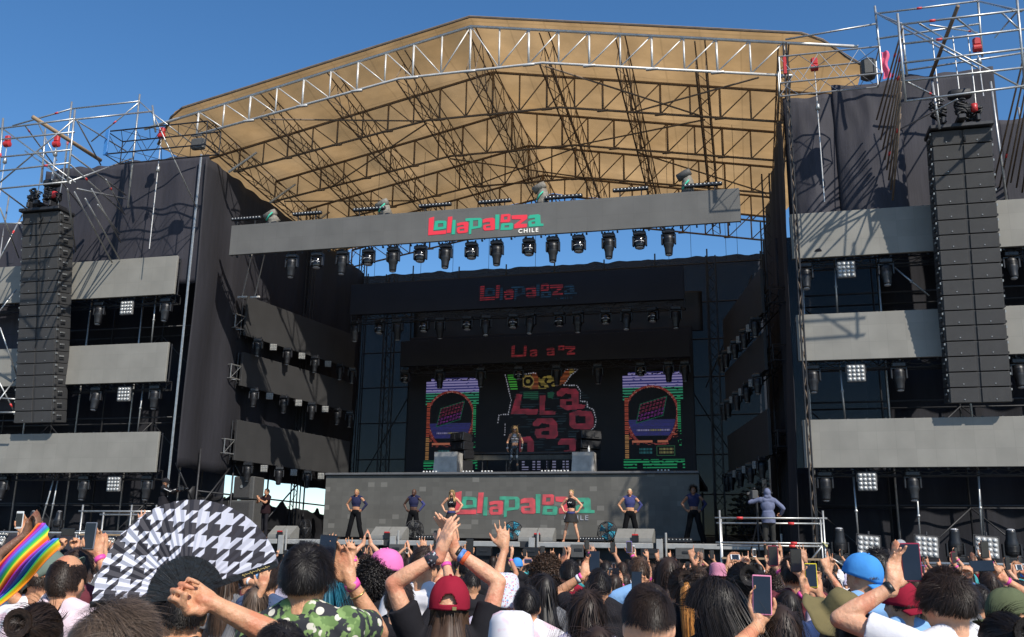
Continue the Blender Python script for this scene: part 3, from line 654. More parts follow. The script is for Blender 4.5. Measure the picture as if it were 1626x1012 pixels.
def box_truss(o, L, s_=.4, n=None, mt='dark_steel', axis='X', z=0):
    p = MB(); h = s_/2; c4 = ((-h, -h), (h, -h), (h, h), (-h, h)); n = n or int(L/.5)
    W_ = (lambda a, b2, t: V(t, a, b2+z)) if axis == 'X' else (lambda a, b2, t: V(a, t, b2+z))
    for a, b2 in c4: p.tube(W_(a, b2, -L/2), W_(a, b2, L/2), .025, 6)
    p.build('chord', M[mt], o); p = MB()
    for k in range(n):
        t0, t1 = -L/2+L*k/n, -L/2+L*(k+1)/n
        for q in range(4):
            A, B = c4[q], c4[(q+1) % 4]
            if k % 2: A, B = B, A
            p.tube(W_(*A, t0), W_(*B, t1), .011, 5)
    for t in (-L/2, L/2):
        for q in range(4): p.tube(W_(*c4[q], t), W_(*c4[(q+1) % 4], t), .02, 5)
    p.build('web', M[mt], o)
    if L > 5:
        for j in range(3):
            rc = random.Random(int(L*10)+j); t = -L/2+.2; pts = []
            while t < L/2-.2:
                pts.append(W_(-h-.03+.02*j, -h*.6+.12*j+rc.uniform(-.1, .04), t)); t += rc.uniform(.25, .5)
            p = MB(); p.path(pts, .013, 5); p.build('cable', M['black'], o, True)
box_truss(bar, 17.4)
seq = ['wash', 'spot', 'wash', 'spot', 'wash', 'spot', 'wash', 'spot', 'wash', 'spot', 'wash', 'spot']
xs_ = [586, 625, 668, 708, 749, 789, 840, 878, 919, 967, 1016, 1062]
al = [465, 505, 545]+xs_; sq = ['spot', 'wash', 'spot']+seq
for i, (px, k) in enumerate(zip(al, sq)):
    X = at(px, 395, 28.75).x; put(k, (X, 28.75, 11.88), '%s black lamp from the left under the front header' % ORD[i], G_, tilt=R(-6) if k == 'wash' else R(rnd.uniform(-6, 4)))
bar2 = empty('lighting_truss', (-8.7, 34.9, 11.05), label='box truss carrying the lamps under the second header', cat='truss'); box_truss(bar2, 13.4)
for i, px in enumerate([567, 605, 633, 675, 700, 743, 772, 815, 843, 889, 918, 962, 995, 1037, 1073]):
    X = at(px, 500, 34.7).x; k = 'spot' if i % 2 == 0 else 'wash'
    put(k, (X, 34.65, 10.9), '%s dim lamp from the left under the second header' % ORD[i], 'moving head lamps under the second header', rot=(0, 0, rnd.uniform(-.4, .4)), tilt=R(rnd.uniform(-15, 10)))
bar3 = empty('lighting_truss', (-8.475, 39.4, 9.75), label='box truss carrying the lamps under the third header', cat='truss'); box_truss(bar3, 12.8)
for i, px in enumerate([645, 700, 765, 825, 885, 950, 1018, 1062, 1088]):
    X = at(px, 590, 39.2).x; put('spot' if i % 3 else 'wash', (X, 39.1, 9.7), '%s dim lamp from the left under the third header' % ORD[i], 'moving head lamps under the third header', tilt=R(rnd.uniform(-10, 10)))
# wing lamps: under each screen band
WL = {'upper': [('spot', 160), ('blinder', 207), ('spot', 265)], 'middle': [('spot', 155), ('blinder', 203), ('spot', 248)], 'bottom': [('spot', 6), ('spot', 135), ('blinder', 186), ('spot', 235)]}
WR = {'upper': [('spot', 1278), ('blinder', 1342), ('spot', 1406), ('spot', 1606)], 'middle': [('spot', 1290), ('blinder', 1358), ('spot', 1427), ('spot', 1618)], 'bottom': [('spot', 1310), ('blinder', 1376), ('spot', 1449)]}
for side, T in (('left', WL), ('right', WR)):
    for (z0, z1, nm) in ROWS:
        for i, (k, px) in enumerate(T[nm]):
            X = at(px, {'upper': 480 if side == 'left' else 420, 'middle': 615 if side == 'left' else 590, 'bottom': 765}[nm], 28.25).x
            put(k, (X, 28.25 if k == 'spot' else 28.05, z0-.06), '%s %s %s under the %s screen of the %s wing' % ('square' if k == 'blinder' else 'black', 'blinder' if k == 'blinder' else 'moving lamp', ORD[i]+' from the left', nm, side), 'lamps under the screens of the %s wing' % side, rot=(0, 0, 0), tilt=R(rnd.uniform(-14, -4)) if k == 'spot' else None, sc_=.97)
            if k == 'blinder': pass
        o = empty('lighting_truss', (-25.6 if side == 'left' else 7.6, 28.5, z0-.05), label='pipe truss carrying the lamps under the %s screen of the %s wing' % (nm, side), cat='truss'); box_truss(o, 12.6 if side == 'left' else 11.6, .3)
# ground row of lamps
for i, (k, px) in enumerate([('spot', 1334), ('blinder', 1380), ('wash', 1430), ('blinder', 1487), ('spot', 1518), ('blinder', 1567), ('spot', 1608)]):
    X = at(px if px != 1487 else 1472, 860, 28.2).x
    if k == 'blinder': put('blinder', (X, 28.15, 2.52), ORD[i]+' ground lamp of the right wing, a bright square blinder', 'ground row of lamps on the right wing', rot=(R(-14), R(5), 0), sc_=1.12)
    else: put(k, (X, 28.35, 1.72), ORD[i]+' ground lamp of the right wing, a black moving head', 'ground row of lamps on the right wing', rot=(R(180), 0, 0), tilt=R(60) if k == 'wash' else R(8), sc_=1.05)
for i, (k, px) in enumerate([('blinder', 8), ('spot', 87), ('blinder', 180), ('spot', 205), ('spot', 46)]):
    X = at(px, 845, 28.2).x
    if k == 'blinder': put('blinder', (X, 28.1, 2.35), 'floor blinder panel %s the left wing' % ('at the far end of' if i == 0 else 'near the middle of'), 'ground row of lamps on the left wing', rot=(R(-30), 0, 0))
    else: put(k, (X, 28.3, 2.3), 'black floor lamp %s on the left wing' % ('beside the pale blinder' if px == 205 else 'standing alone' if px == 87 else 'beside the far blinder'), 'ground row of lamps on the left wing', rot=(R(180), 0, 0), sc_=.8)
# lamps on the angled inner bands
for side in ('left', 'right'):
    s_ = -1 if side == 'left' else 1
    for ri_, (zb, nm) in enumerate(((9.55, 'upper'), (7.65, 'middle'), (4.92, 'bottom'))):
        for i in range(8):
            t = (i+.35)/8; X = CX+s_*(9.35-1.4*t)+(0.05*-s_); Y = 31.1+6.9*t
            k = 'blinder' if i % 2 and i < 7 else 'spot'
            pl_ = put(k, (X-s_*.18, Y, zb), '%s lamp from the audience end under the %s inner %s band' % (ORD[i], nm, side), 'lamps under the inner %s bands' % side, rot=(0, 0, R(-s_*(20 if k == 'blinder' else 60))) if k == 'blinder' else (0, 0, rnd.uniform(-.6, .6)), sc_=.5 if k == 'blinder' else .8)
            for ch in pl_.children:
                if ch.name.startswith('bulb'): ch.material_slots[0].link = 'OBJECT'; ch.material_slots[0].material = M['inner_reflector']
        o = empty('lighting_truss', (CX+s_*(9.35-.7)+s_*.42, 34.3, zb+.5), s_*math.atan2(1.4, 7), 'box truss carrying the %s inner %s band' % (nm, side), 'truss'); box_truss(o, 7.6, .5, None, 'steel' if side == 'left' else 'dark_steel', 'Y')
# led batten bars on top of the header
for i, (x0, x1, y) in enumerate([(368, 415, 349), (465, 511, 341), (561, 612, 334), (665, 717, 328), (760, 812, 322), (865, 925, 315), (973, 1030, 303), (1085, 1147, 296)]):
    a = at(x0, y, 28.7); b_ = at(x1, y-3, 28.7); L = b_.x-a.x
    o = empty('led_batten', ((a.x+b_.x)/2, 28.7, a.z), label='%s led batten from the left on top of the front header' % ORD[i], cat='stage light', group='led battens on the front header')
    p = MB(); p.bbox((0, 0, .0), (L, .12, .12), .02); p.build('housing', M['black'], o)
    for q in (-1, 1): p = MB(); p.tube((q*L*.3, 0, -.05), (q*L*.3, 0, 13.05-a.z), .02, 6); p.build('foot', M['dark_steel'], o)
    p = MB()
    for k in range(10): p.sph((-L/2+L*(k+.5)/10, -.06, .01), (.028, .012, .028), 8, 5)
    lr = p.build('lens_row', M['reflector'], o, True)
# covered follow lamps on the header
M['cover'] = mat('rain_cover', (.20, .18, .15), .7, 0, .4, 8, .8, 12)
for i, (px, py) in enumerate([(434, 352), (612, 335), (862, 308), (1092, 288)]):
    c = at(px, py, 28.9)
    o = empty('covered_lamp', (c.x, 28.9, 13.05), label='%s rain-covered lamp from the left on the front header' % ORD[i], cat='stage light', group='covered lamps on the front header')
    H = c.z-13.05+.32
    mb = MB()
    def cv(u, v, H=H, i=i):
        t = 2*math.pi*u; r_ = .16+.05*mnoise.noise(V(math.cos(t)*2, math.sin(t)*2, v*5+i))-.07*v+(.06*math.sin(v*math.pi))
        return V(r_*math.cos(t)*1.1, r_*math.sin(t), H*v*.85)
    mb.grid(cv, 18, 12); mb.build('cover', M['cover'], o, True)
    p = MB(); p.lathe([(.05, -.25), (.13, -.24), (.14, .1), (.11, .22)], 14, (-.1, -.05, H*.86), Matrix.Rotation(R(62), 3, 'Y')); p.build('lamp_head', M['cover'] if i < 3 else M['cab'], o, True)
    p = MB(); p.tube((0, 0, 0), (0, 0, H*.5), .05, 8); p.bbox((0, 0, .05), (.42, .34, .1), .02); p.build('stand', M['black'], o)
    p = MB(); p.path([(-.16, -.22, .12), (-.05, -.24, .3), (.05, -.2, .42)], .03, 6); p.build('strap', M['green_cloth'], o, True)
# ================================================================ LINE ARRAYS
def line_array(xa, ya_top, ztop_, zbot, ybot, label, W=1.56, n=18):
    o = empty('line_array', (xa, ya_top, ztop_), label=label, cat='speaker array')
    hgt = (ztop_-zbot)/n
    for k in range(n):
        t = (k+.5)/n; y = (ybot-ya_top)*(t**.9); z = -(k+.5)*hgt
        bx = empty('speaker_box', (0, y, z), parent=o); bx.rotation_euler = (R(6.0-4*(t-.5)+3), 0, 0)
        p = MB(); p.bbox((0, .36, 0), (W, .7, hgt-.012), .012); p.build('cabinet', M['array_cab'], bx)
        for s_ in (-1, 1):
            p = MB()
            w2 = W/2-.045; p.bbox((s_*(w2/2+.03), -.005, 0), (w2-.03, .03, hgt-.03), .01); g_ = p.build('grille', M['grille'], bx)
            p = MB(); p.lathe([(.016, 0), (.016, .012), (.004, .014)], 8, (s_*(w2/2+.03), -.02, -hgt*.28), Matrix.Rotation(R(90), 3, 'X')); p.build('badge', M['steel'], g_)
            for zz in (-1, 1):
                p = MB(); p.box((s_*(W/2+.012), .06, zz*hgt*.33), (.03, .09, .06)); p.bbox((s_*(W/2+.02), .3, zz*hgt*.1), (.03, .22, .05), .01); p.build('rigging_link', M['steel'] if zz > 0 else M['dark_steel'], bx)
    p = MB(); p.bbox((0, .3, .08), (W+.1, .9, .12), .02); p.bbox((0, .2, .25), (.2, 1.1, .14), .02); p.bbox((-.45, .25, .25), (.1, .9, .2), .02); p.bbox((.45, .25, .25), (.1, .9, .2), .02); p.build('flying_frame', M['dark_steel'], o)
    p = MB(); [p.path([(cx_+.16*math.sin(t*1.3+cx_*9)+.05*math.cos(t*3), .15+.12*math.cos(t*1.1+k), .45+.45*(k/7)+.12*math.sin(t)) for t in np.linspace(0, 9, 26)], .028, 6) for cx_ in (-.5, .15, .45) for k in range(7 if cx_ < .3 else 3)]
    p.bbox((.12, .2, 1.15), (.62, .3, .28), .06); p.build('cable_bundle', M['tarp'], o, True)
    for x in (-.45, .1, .5):
        p = MB(); p.path([(x, .2, .3), (x+.02, .22, 1.4), (x, .2, 3.0)], .018, 6); p.build('chain', M['steel'], o)
    p = MB(); p.path([(.08, .12, .3), (.12, .1, 0), (.06, -.05, -.4)], .03, 6); p.build('loose_cable', M['black'], o, True)
    p = MB(); p.lathe([(.03, -.12), (.09, -.1), (.09, .12), (.03, .14)], 10, (.42, .05, .62)); p.build('hoist_hook', M['red_paint'], o, True)
    return o
tr = at(1531, 205, 26.55); br_ = at(1552, 640, 27.55)
line_array((tr.x+br_.x)/2, 26.55, tr.z, br_.z, 27.55, 'tall black speaker array hanging in front of the right wing screens')
tl_ = at(64, 337, 26.55); bl_ = at(53, 672, 27.55)
line_array((tl_.x+bl_.x)/2, 26.55, tl_.z, bl_.z, 27.55, 'tall black speaker array hanging in front of the left wing screens', W=1.56)
# ================================================================ SCAFFOLDS
def pipes(o, name, lst, r_=.028, mt='steel', tape=.25):
    for (A, B) in lst:
        A = at(*A) if len(A) == 3 and A[0] > 40 or (len(A) == 3 and A[2] > 20) else V(A); B = at(*B) if len(B) == 3 and (B[0] > 40 or B[2] > 20) else V(B)
        A = A-o.location; B = B-o.location
        p = MB(); p.tube(A, B, r_, 8); pc = p.build(name, M[mt], o, True)
        if rnd.random() < tape:
            t = rnd.uniform(.1, .9); c = A.lerp(B, t); d = (B-A).normalized()*.07; p = MB(); p.tube(c-d, c+d, r_*1.25, 8); p.build('tape_mark', M['red_tape'], pc, True)
FY = 24.0
o = empty('scaffold_tower', at(1437, 160, FY), label='grey tube scaffold box jutting out above the right speaker array', cat='scaffold')
pipes(o, 'standard', [((1425, 22, FY), (1438, 162, FY)), ((1613, -20, FY), (1628, 140, FY)), ((1389, 10, 27.4), (1400, 110, 27.4)), ((1552, -10, 27.4), (1560, 90, 27.4)), ((1432, 40, FY+.9), (1440, 120, FY+.9)), ((1480, 130, 26.2), (1492, 205, 26.2)), ((1573, 130, 28), (1600, 330, 28))], .034)
pipes(o, 'ledger', [((1431, 39, FY), (1640, 14, FY)), ((1433, 70, FY), (1640, 45, FY)), ((1435, 100, FY), (1640, 76, FY)), ((1437, 129, FY), (1640, 106, FY)), ((1438, 161, FY), (1640, 135, FY)), ((1390, 22, 27.4), (1552, 2, 27.4)), ((1390, 21, 27.4), (1433, 39, FY)), ((1552, 2, 27.4), (1622, 18, FY)), ((1392, 62, 27.4), (1556, 38, 27.4)), ((1440, 112, 27.4), (1626, 84, 27.4)), ((1247, 63, 27.4), (1392, 38, 27.4))], .03)
pipes(o, 'brace', [((1433, 38, FY), (1628, 142, FY)), ((1392, 22, 27.4), (1552, 108, FY+.6)), ((1476, 40, 25), (1552, 52, 27.4)), ((1460, 38, FY), (1500, 62, 27)), ((1520, 30, FY), (1552, 55, 27)), ((1617, 16, FY), (1580, 60, 27)), ((1590, 20, FY), (1620, 48, FY)), ((1430, 205, 27.9), (1520, 158, 25)), ((1437, 129, FY), (1500, 160, 26.5))], .024)
pipes(o, 'ladder_beam', [((1521, 10, FY), (1478, 122, 26.6))], .055, 'truss', 0)
o = empty('raking_shores', at(1410, 330, 28), label='bundle of slanting brown tubes left of the right scaffold box', cat='scaffold')
for i in range(9): pipes(o, 'shore', [((1433-i*.4, 45+i*17, FY+.25*i), (1392+i*3.2, 190+i*16, 27.9))], .026, 'truss', .2)
o = empty('raking_shores', at(1600, 300, 28), label='bundle of slanting tubes right of the right speaker array', cat='scaffold')
for i in range(9): pipes(o, 'shore', [((1640+i*3, 30+i*12, FY+.3*i), (1578+i*9, 290+(i % 3)*8, 28.6))], .026, 'truss', .3)
o = empty('scaffold_tower', at(107, 289, FY), label='grey tube scaffold box jutting out above the left speaker array', cat='scaffold')
pipes(o, 'standard', [((119, 175, FY), (107, 291, FY)), ((222, 150, 27.2), (203, 330, 27.2)), ((5, 188, FY), (-4, 300, FY)), ((114, 162, 27.2), (100, 290, 27.2)), ((242, 168, 26.4), (247, 210, 26.4)), ((72, 205, 25.5), (66, 290, 25.5))], .034)
pipes(o, 'ledger', [((-20, 207, FY), (119, 189, FY)), ((-20, 224, FY), (118, 210, FY)), ((-20, 252, FY), (114, 238, FY)), ((-20, 274, FY), (111, 259, FY)), ((-20, 302, FY), (108, 289, FY)), ((114, 173, 27.2), (222, 161, 27.2)), ((119, 190, FY), (242, 177, 26.4)), ((20, 200, 27.2), (114, 173, 27.2)), ((107, 290, FY), (212, 251, 28)), ((112, 245, FY), (200, 310, 28))], .03)
pipes(o, 'brace', [((5, 205, FY), (120, 290, FY)), ((0, 290, FY), (118, 190, FY)), ((119, 190, FY), (200, 240, 27.2)), ((222, 162, 27.2), (145, 225, 27.2)), ((122, 192, FY), (160, 262, 27)), ((40, 200, FY), (85, 262, 27)), ((60, 195, 27), (90, 255, 27)), ((242, 180, 26.4), (318, 238, 28)), ((245, 185, 26.4), (312, 330, 28.1)), ((222, 162, 27.2), (242, 180, 26.4))], .024)
pipes(o, 'plank', [((52, 186, FY), (160, 255, 27))], .07, 'wood', 0)
o = empty('raking_shores', at(180, 400, 27.9), label='bundle of slanting tubes beside the left speaker array', cat='scaffold')
pipes(o, 'shore', [((118, 305, FY+.5), (178, 417, 27.9)), ((135, 315, FY+1), (190, 412, 27.9)), ((145, 300, FY+1), (192, 385, 27.9)), ((155, 325, 25.5), (190, 372, 27.9)), ((168, 285, 25.5), (195, 335, 27.9)), ((112, 262, FY), (198, 340, 27.9)), ((122, 300, FY), (200, 316, 27.9)), ((112, 292, FY), (40, 240, 27)), ((0, 300, FY), (60, 345, 27.5)), ((107, 300, FY), (120, 400, 27.9)), ((60, 240, FY), (130, 330, 27.9))], .027, 'steel', .3)
o = empty('raking_shores', at(10, 400, 28), label='criss-cross tubes at the far left edge behind the array', cat='scaffold')
pipes(o, 'shore', [((0, 330, 26), (30, 410, 27.8)), ((-5, 420, 27), (36, 340, 27.8)), ((-5, 355, 27.2), (34, 355, 27.2)), ((-5, 500, 27.3), (26, 460, 27.8)), ((0, 520, 27), (28, 600, 27.8)), ((-5, 640, 27), (26, 600, 27.8)), ((-5, 600, 27), (26, 660, 27.8)), ((-5, 655, 27.2), (24, 655, 27.2)), ((-5, 632, 27.2), (24, 634, 27.2))], .026)
# hoist trusses on the tower heads
def hoist_truss(x, z, y, L, mt, label, rz=0):
    o = empty('hoist_truss', (x, y, z), rz, label, 'truss'); box_truss(o, L, .85, int(L/.55), mt); return o
a = at(175, 225, 26); b_ = at(322, 215, 26)
o = hoist_truss((a.x+b_.x)/2, 15.4, 26.4, b_.x-a.x+.3, 'dark_steel', 'dark box truss with a blue end on top of the left wing')
p = MB(); p.bbox((-(b_.x-a.x)/2-.1, -.45, 0), (.16, .06, .95), .02); p.build('end_plate', M['blue_paint'], o)
p = MB(); p.bbox(((b_.x-a.x)/2-.5, .15, -.1), (.5, .2, .4), .05); p.build('motor_case', M['cab'], o)
a = at(1232, 120, 26.6); b_ = at(1390, 100, 26.6)
o = hoist_truss((a.x+b_.x)/2+.1, 15.72, 26.7, b_.x-a.x, 'steel', 'grey box truss with hoists on top of the right wing')
p = MB(); p.bbox((-(b_.x-a.x)/2+.15, -.4, .15), (.1, .08, .6), .02); p.build('warning_cloth', M['red_paint'], o)
p = MB(); p.bbox(((b_.x-a.x)/2-.3, 0, -.05), (.4, .5, .6), .08); p.build('motor_case', M['cab'], o)
def hoist(px, py, Y, zend, label, col='red_paint'):
    c = at(px, py, Y); o = empty('chain_hoist', c, label=label, cat='hoist')
    p = MB(); p.bbox((0, 0, .1), (.2, .16, .24), .04); p.lathe([(.05, -.12), (.11, -.1), (.11, .1), (.05, .12)], 12, (0, 0, -.1), Matrix.Rotation(R(90), 3, 'Y')); p.build('motor', M[col], o)
    p = MB(); p.tube((0, 0, -.15), (.02, 0, zend-c.z), .016, 6); p.build('chain', M['pale_steel'], o)
    p = MB(); p.lathe([(.02, -.1), (.07, -.08), (.06, .1), (.02, .12)], 8, (.015, 0, (zend-c.z)*.32)); p.build('hook_block', M['steel'], o, True)
hoist(1293, 103, 27.3, 11.9, 'red chain hoist whose long chain lifts the upper right screen')
hoist(1551, 72, 26.5, 14.4, 'red chain hoist above the right speaker array')
hoist(257, 212, 27.3, 11.9, 'red chain hoist whose long chain lifts the upper left screen')
hoist(90, 225, 26, 14.2, 'small red hoist in the scaffold above the left speaker array')
hoist(12, 225, 26, 13.5, 'small red hoist at the far left of the left scaffold box')
p = MB()
p.grid(lambda u, v: V(.2*u+.04*math.sin(v*9), .05*math.sin(u*7), .85*v), 6, 10); o = p.build('pink_cloth', mat('pink_cloth', (.75, .12, .22), .7), None, True); o.location = at(1402, 125, 26.4); tag(o, 'pink rag tied on the tube beside the right scaffold box', 'rag')
# thin chains and tubes between the wing screens
for i, (x0, y0, x1, y1, side) in enumerate([(248, 470, 240, 548, 'left'), (228, 610, 218, 688, 'left'), (94, 752, 75, 850, 'left'), (1325, 412, 1330, 500, 'right'), (1333, 575, 1342, 668, 'right'), (1354, 745, 1365, 880, 'right'), (1455, 770, 1462, 870, 'right'), (1553, 745, 1560, 870, 'right'), (88, 752, 60, 850, 'left'), (1420, 425, 1475, 470, 'right')]):
    a = at(x0, y0, 28.4); b_ = at(x1, y1, 28.4); o = empty('hanging_pole', b_, label='%s thin pole hanging between the %s wing screens' % (ORD[i], side), cat='pole', group='thin poles between the wing screens')
    p = MB(); p.tube((0, 0, 0), a-b_, .026, 8); p.build('tube', M['steel'], o, True); p = MB(); p.lathe([(.035, -.04), (.05, 0), (.035, .04)], 8, (a-b_)*.5); p.build('coupler', M['steel'], o)
for i, px in enumerate((420, 400)):
    a = at(px, 405, 29.5); b_ = at(px-15, 470, 30.6); o = empty('hanging_chain', b_, label='%s chain above the inner left band' % ('bright' if i else 'thin'), cat='chain'); p = MB(); p.tube((0, 0, 0), a-b_, .02, 6); p.build('links', M['pale_steel'], o); p = MB(); p.bbox((0, 0, -.05), (.4, .08, .08), .03); p.build('shackle_bar', M['pale_steel'], o)
for i, px in enumerate([600, 672, 722, 778, 851, 1060, 1095, 1150, 1168]):
    a = at(px, 330, 33.5); o = empty('steel_rope', (a.x, 33.5, 12.3), label='%s thin steel rope from the left seen against the sky' % ORD[i], cat='rope', group='thin ropes behind the header')
    p = MB(); p.tube((0, 0, 0), (0, 0, 5.2), .008, 5); p.build('wire', M['dark_steel'], o); p = MB(); p.sph((0, 0, 0), .03, 6, 5); p.build('clamp', M['dark_steel'], o)
# scaffold towers standing in the wings behind the screens
for side, x0, x1 in (('left', -30, -18.9), ('right', 1.9, 13)):
    o = empty('wing_scaffold', (x0, 29.6, 0), label='grey tube scaffold standing behind the %s wing screens' % side, cat='scaffold')
    xs2 = np.arange(x0, x1+.1, 2.2)
    for x in xs2:
        for Y in (29.2, 30.6): pipes(o, 'standard', [((x, Y, 0.), (x, Y, 15.2))], .03, 'steel' if Y < 30 else 'dark_steel', 0)
    for z in (3.3, 6.3, 9.6, 12.4): pipes(o, 'ledger', [((x0, 29.26, z), (x1, 29.26, z)), ((x0, 30.66, z), (x1, 30.66, z))], .028, 'dark_steel', 0)
    for i, x in enumerate(xs2[:-1]):
        for z in (6.3, 9.6, 3.3): pipes(o, 'brace', [((x, 30.5, z-2), (x+2.2, 30.5, z)) if i % 2 else ((x+2.2, 30.5, z-2), (x, 30.5, z))], .022, 'dark_steel', 0)
# inner lattice at the left corner
o = empty('corner_scaffold', (-18.5, 29, 0), label='tube scaffold under the left side drape', cat='scaffold')
pipes(o, 'standard', [((-18.4, 29.4, 0.), (-18.4, 29.4, 5.2)), ((-18.3, 31.5, 0.), (-18.3, 31.5, 5.2)), ((-18.2, 34, 0.), (-18.2, 34, 5.2)), ((-18.1, 37, 0.), (-18.1, 37, 5.2)), ((-18.1, 40, 0.), (-18.1, 40, 5.2))], .035, 'dark_steel', 0)
pipes(o, 'ledger', [((-18.4, 29.4, 3.75), (-18.1, 41, 3.75)), ((-18.4, 29.4, 2.6), (-18.1, 41, 2.6))], .03, 'dark_steel', 0)
pipes(o, 'brace', [((-18.4, 29.4, 3.), (-18.3, 31.5, 4.9)), ((-18.3, 31.5, 4.9), (-18.2, 34, 2.9)), ((-18.2, 34, 2.9), (-18.1, 37, 4.9)), ((-18.6, 28.3, 4.6), (-18.4, 29.6, 3.))], .03, 'dark_steel', 0)
cloth('tarpaulin', (-18.6, 29.2, 2.2), (-17.9, 40.5, 2.2), (-18.6, 29.2, 3.7), (-17.9, 40.5, 3.35), M['tarp'], 'slack black tarpaulin under the left side drape', fold=.07, seed=51, ragged=.5, nu=60)
# ================================================================ DECK THINGS
def wedge(px, py, w_, label):
    c = at(px, py, 30.6); o = empty('monitor_wedge', (c.x, 30.6, 2.2), R(rnd.uniform(-6, 6)), label, 'monitor speaker', 'monitor wedges along the stage edge')
    for s_ in (-1, 1):
        vs = [V(x+s_*w_/4, y, z) for x in (-w_/4+.01, w_/4-.01) for (y, z) in ((-.28, .06), (-.28, 0), (.3, 0), (.3, .36), (.18, .44), (-.26, .14))]
        mb = MB(); n = 6; mb.add(vs, [tuple(range(n-1, -1, -1)), tuple(range(n, 2*n))]+[(i, (i+1) % n, n+(i+1) % n, n+i) for i in range(n)]); cb_ = mb.build('cabinet', M['wedge'], o)
    p = MB(); p.bbox((w_*.06, -.31, .12), (.22, .05, .2), .02); p.build('meter_box', M['black'], o)
    p = MB(); p.bbox((w_*.06, -.32, .24), (.2, .04, .05), .01); p.build('red_light', M['red_paint'], o)
for i, (px, w_) in enumerate([(450, .9), (618, 1.2), (853, 1.15), (1008, 1.2)]): wedge(px, 845, w_, '%s grey monitor wedge from the left on the stage edge' % ORD[i])
M['teal'] = mat('teal_blades', (.03, .3, .42), .4, 0, .1)
def fan(px, label, rz=0, teal=True):
    c = at(px, 840, 31.2); o = empty('drum_fan', (c.x, 31.2, 2.2), rz, label, 'fan', 'floor fans on the stage')
    p = MB()
    for r_ in (.1, .17, .24, .3): p.path([V(r_*math.cos(t), -.1-.06*(1-r_/.3), .36+r_*math.sin(t)) for t in np.linspace(0, 2*math.pi, 20, endpoint=False)], .006, 5, True)
    for r_ in (.3,):
        for yy in (-.1, .1): p.path([V(r_*math.cos(t), yy, .36+r_*math.sin(t)) for t in np.linspace(0, 2*math.pi, 20, endpoint=False)], .014, 6, True)
    for k in range(20): t = k*math.pi/10; p.path([V(.04*math.cos(t), -.17, .36+.04*math.sin(t)), V(.2*math.cos(t), -.14, .36+.2*math.sin(t)), V(.3*math.cos(t), -.1, .36+.3*math.sin(t)), V(.3*math.cos(t), .1, .36+.3*math.sin(t))], .005, 4)
    p.build('cage', M['dark_steel'], o, True)
    for k in range(4):
        t = k*math.pi/2+.4; mb = MB(); q = Matrix.Rotation(t, 3, 'Y')
        mb.grid(lambda u, v: q @ V(.03+.24*u, -.03+.09*(v-.5), (v-.5)*(.06+.18*u))+V(0, 0, .36), 5, 4); bl = mb.build('blade', M['teal'] if teal else M['dark_steel'], o, True); sm = bl.modifiers.new('t', 'SOLIDIFY'); sm.thickness = .008
    p = MB(); p.lathe([(.02, -.14), (.05, -.1), (.07, .12), (.03, .2)], 12, (0, 0, .36), Matrix.Rotation(R(-90), 3, 'X')); p.build('motor', M['black'], o, True)
    p = MB(); p.path([(-.33, -.18, .01), (-.34, 0, .36), (-.33, .18, .01)], .016, 6); p.path([(.33, -.18, .01), (.34, 0, .36), (.33, .18, .01)], .016, 6); p.build('stand', M['black'], o, True)
for px, l_, rz, t_ in ((484, 'black floor fan at the left end of the stage edge', -.7, False), (658, 'black floor fan beside the second dancer', .8, False), (815, 'teal-bladed floor fan left of the third wedge', .3, True), (965, 'teal-bladed floor fan right of the third wedge', -.2, True)): fan(px, l_, rz, t_)
# low things along the stage edge
for i, (px, w_, h_) in enumerate([(590, .5, .3), (632, .5, .34), (668, .4, .3), (770, .5, .28), (920, .5, .4), (1032, .55, .3), (935, .3, .3), (1095, .85, .34), (845, .5, .3)]):
    c = at(px, 866, 29.75); o = empty('stage_box', (c.x, 29.66, 1.72), label='%s small black box from the left hung on the stage edge' % ORD[i], cat='equipment box', group='small boxes on the stage edge')
    p = MB(); p.bbox((0, 0, h_/2), (w_, .2, h_), .02); p.build('case', M['cab'] if i % 3 == 1 or i == 7 else M['black'], o); p = MB(); p.bbox((0, -.11, h_*.6), (w_*.5, .02, h_*.2), .01); p.build('panel', M['dark_steel'], o)
for i, (px0, px1) in enumerate([(660, 700), (1048, 1100), (920, 960)]):
    a = at(px0, 855, 31); b_ = at(px1, 857, 31); o = empty('floor_batten', ((a.x+b_.x)/2, 31, 2.2), label='%s black floor batten from the left at the dancers feet' % ORD[(0, 2, 1)[i]], cat='stage light')
    p = MB(); p.bbox((0, 0, .1), (b_.x-a.x, .12, .14), .02); p.build('housing', M['black'], o); p = MB()
    for k in range(9): p.sph((-(b_.x-a.x)/2+(b_.x-a.x)*(k+.5)/9, -.06, .12), (.02, .01, .02), 8, 5)
    p.build('lens_row', M['reflector'], o, True)
# stack of subs at left
for (x0, x1, y0, y1, Y, lab) in ((369, 404, 756, 793, 31.5, 'upper grey speaker cabinet stacked left of the riser'), (357, 404, 794, 842, 31.5, 'lower grey speaker cabinet stacked left of the riser')):
    a = at(x0, y1, Y); b_ = at(x1, y0, Y); o = empty('speaker_cabinet', ((a.x+b_.x)/2, Y+.4, a.z), label=lab, cat='speaker')
    W_, H_ = b_.x-a.x, b_.z-a.z-.01; p = MB(); p.bbox((0, 0, H_/2), (W_, .8, H_), .03); p.build('box', M['cab'], o); p = MB(); p.bbox((-.05, -.41, H_/2), (W_*.78, .03, H_*.86), .01); g_ = p.build('grille', M['grille'], o)
    p = MB(); p.lathe([(.02, 0), (.06, .01), (.06, .03)], 12, (-.05, -.42, H_*.55), Matrix.Rotation(R(90), 3, 'X')); p.build('emblem', M['steel'], g_)
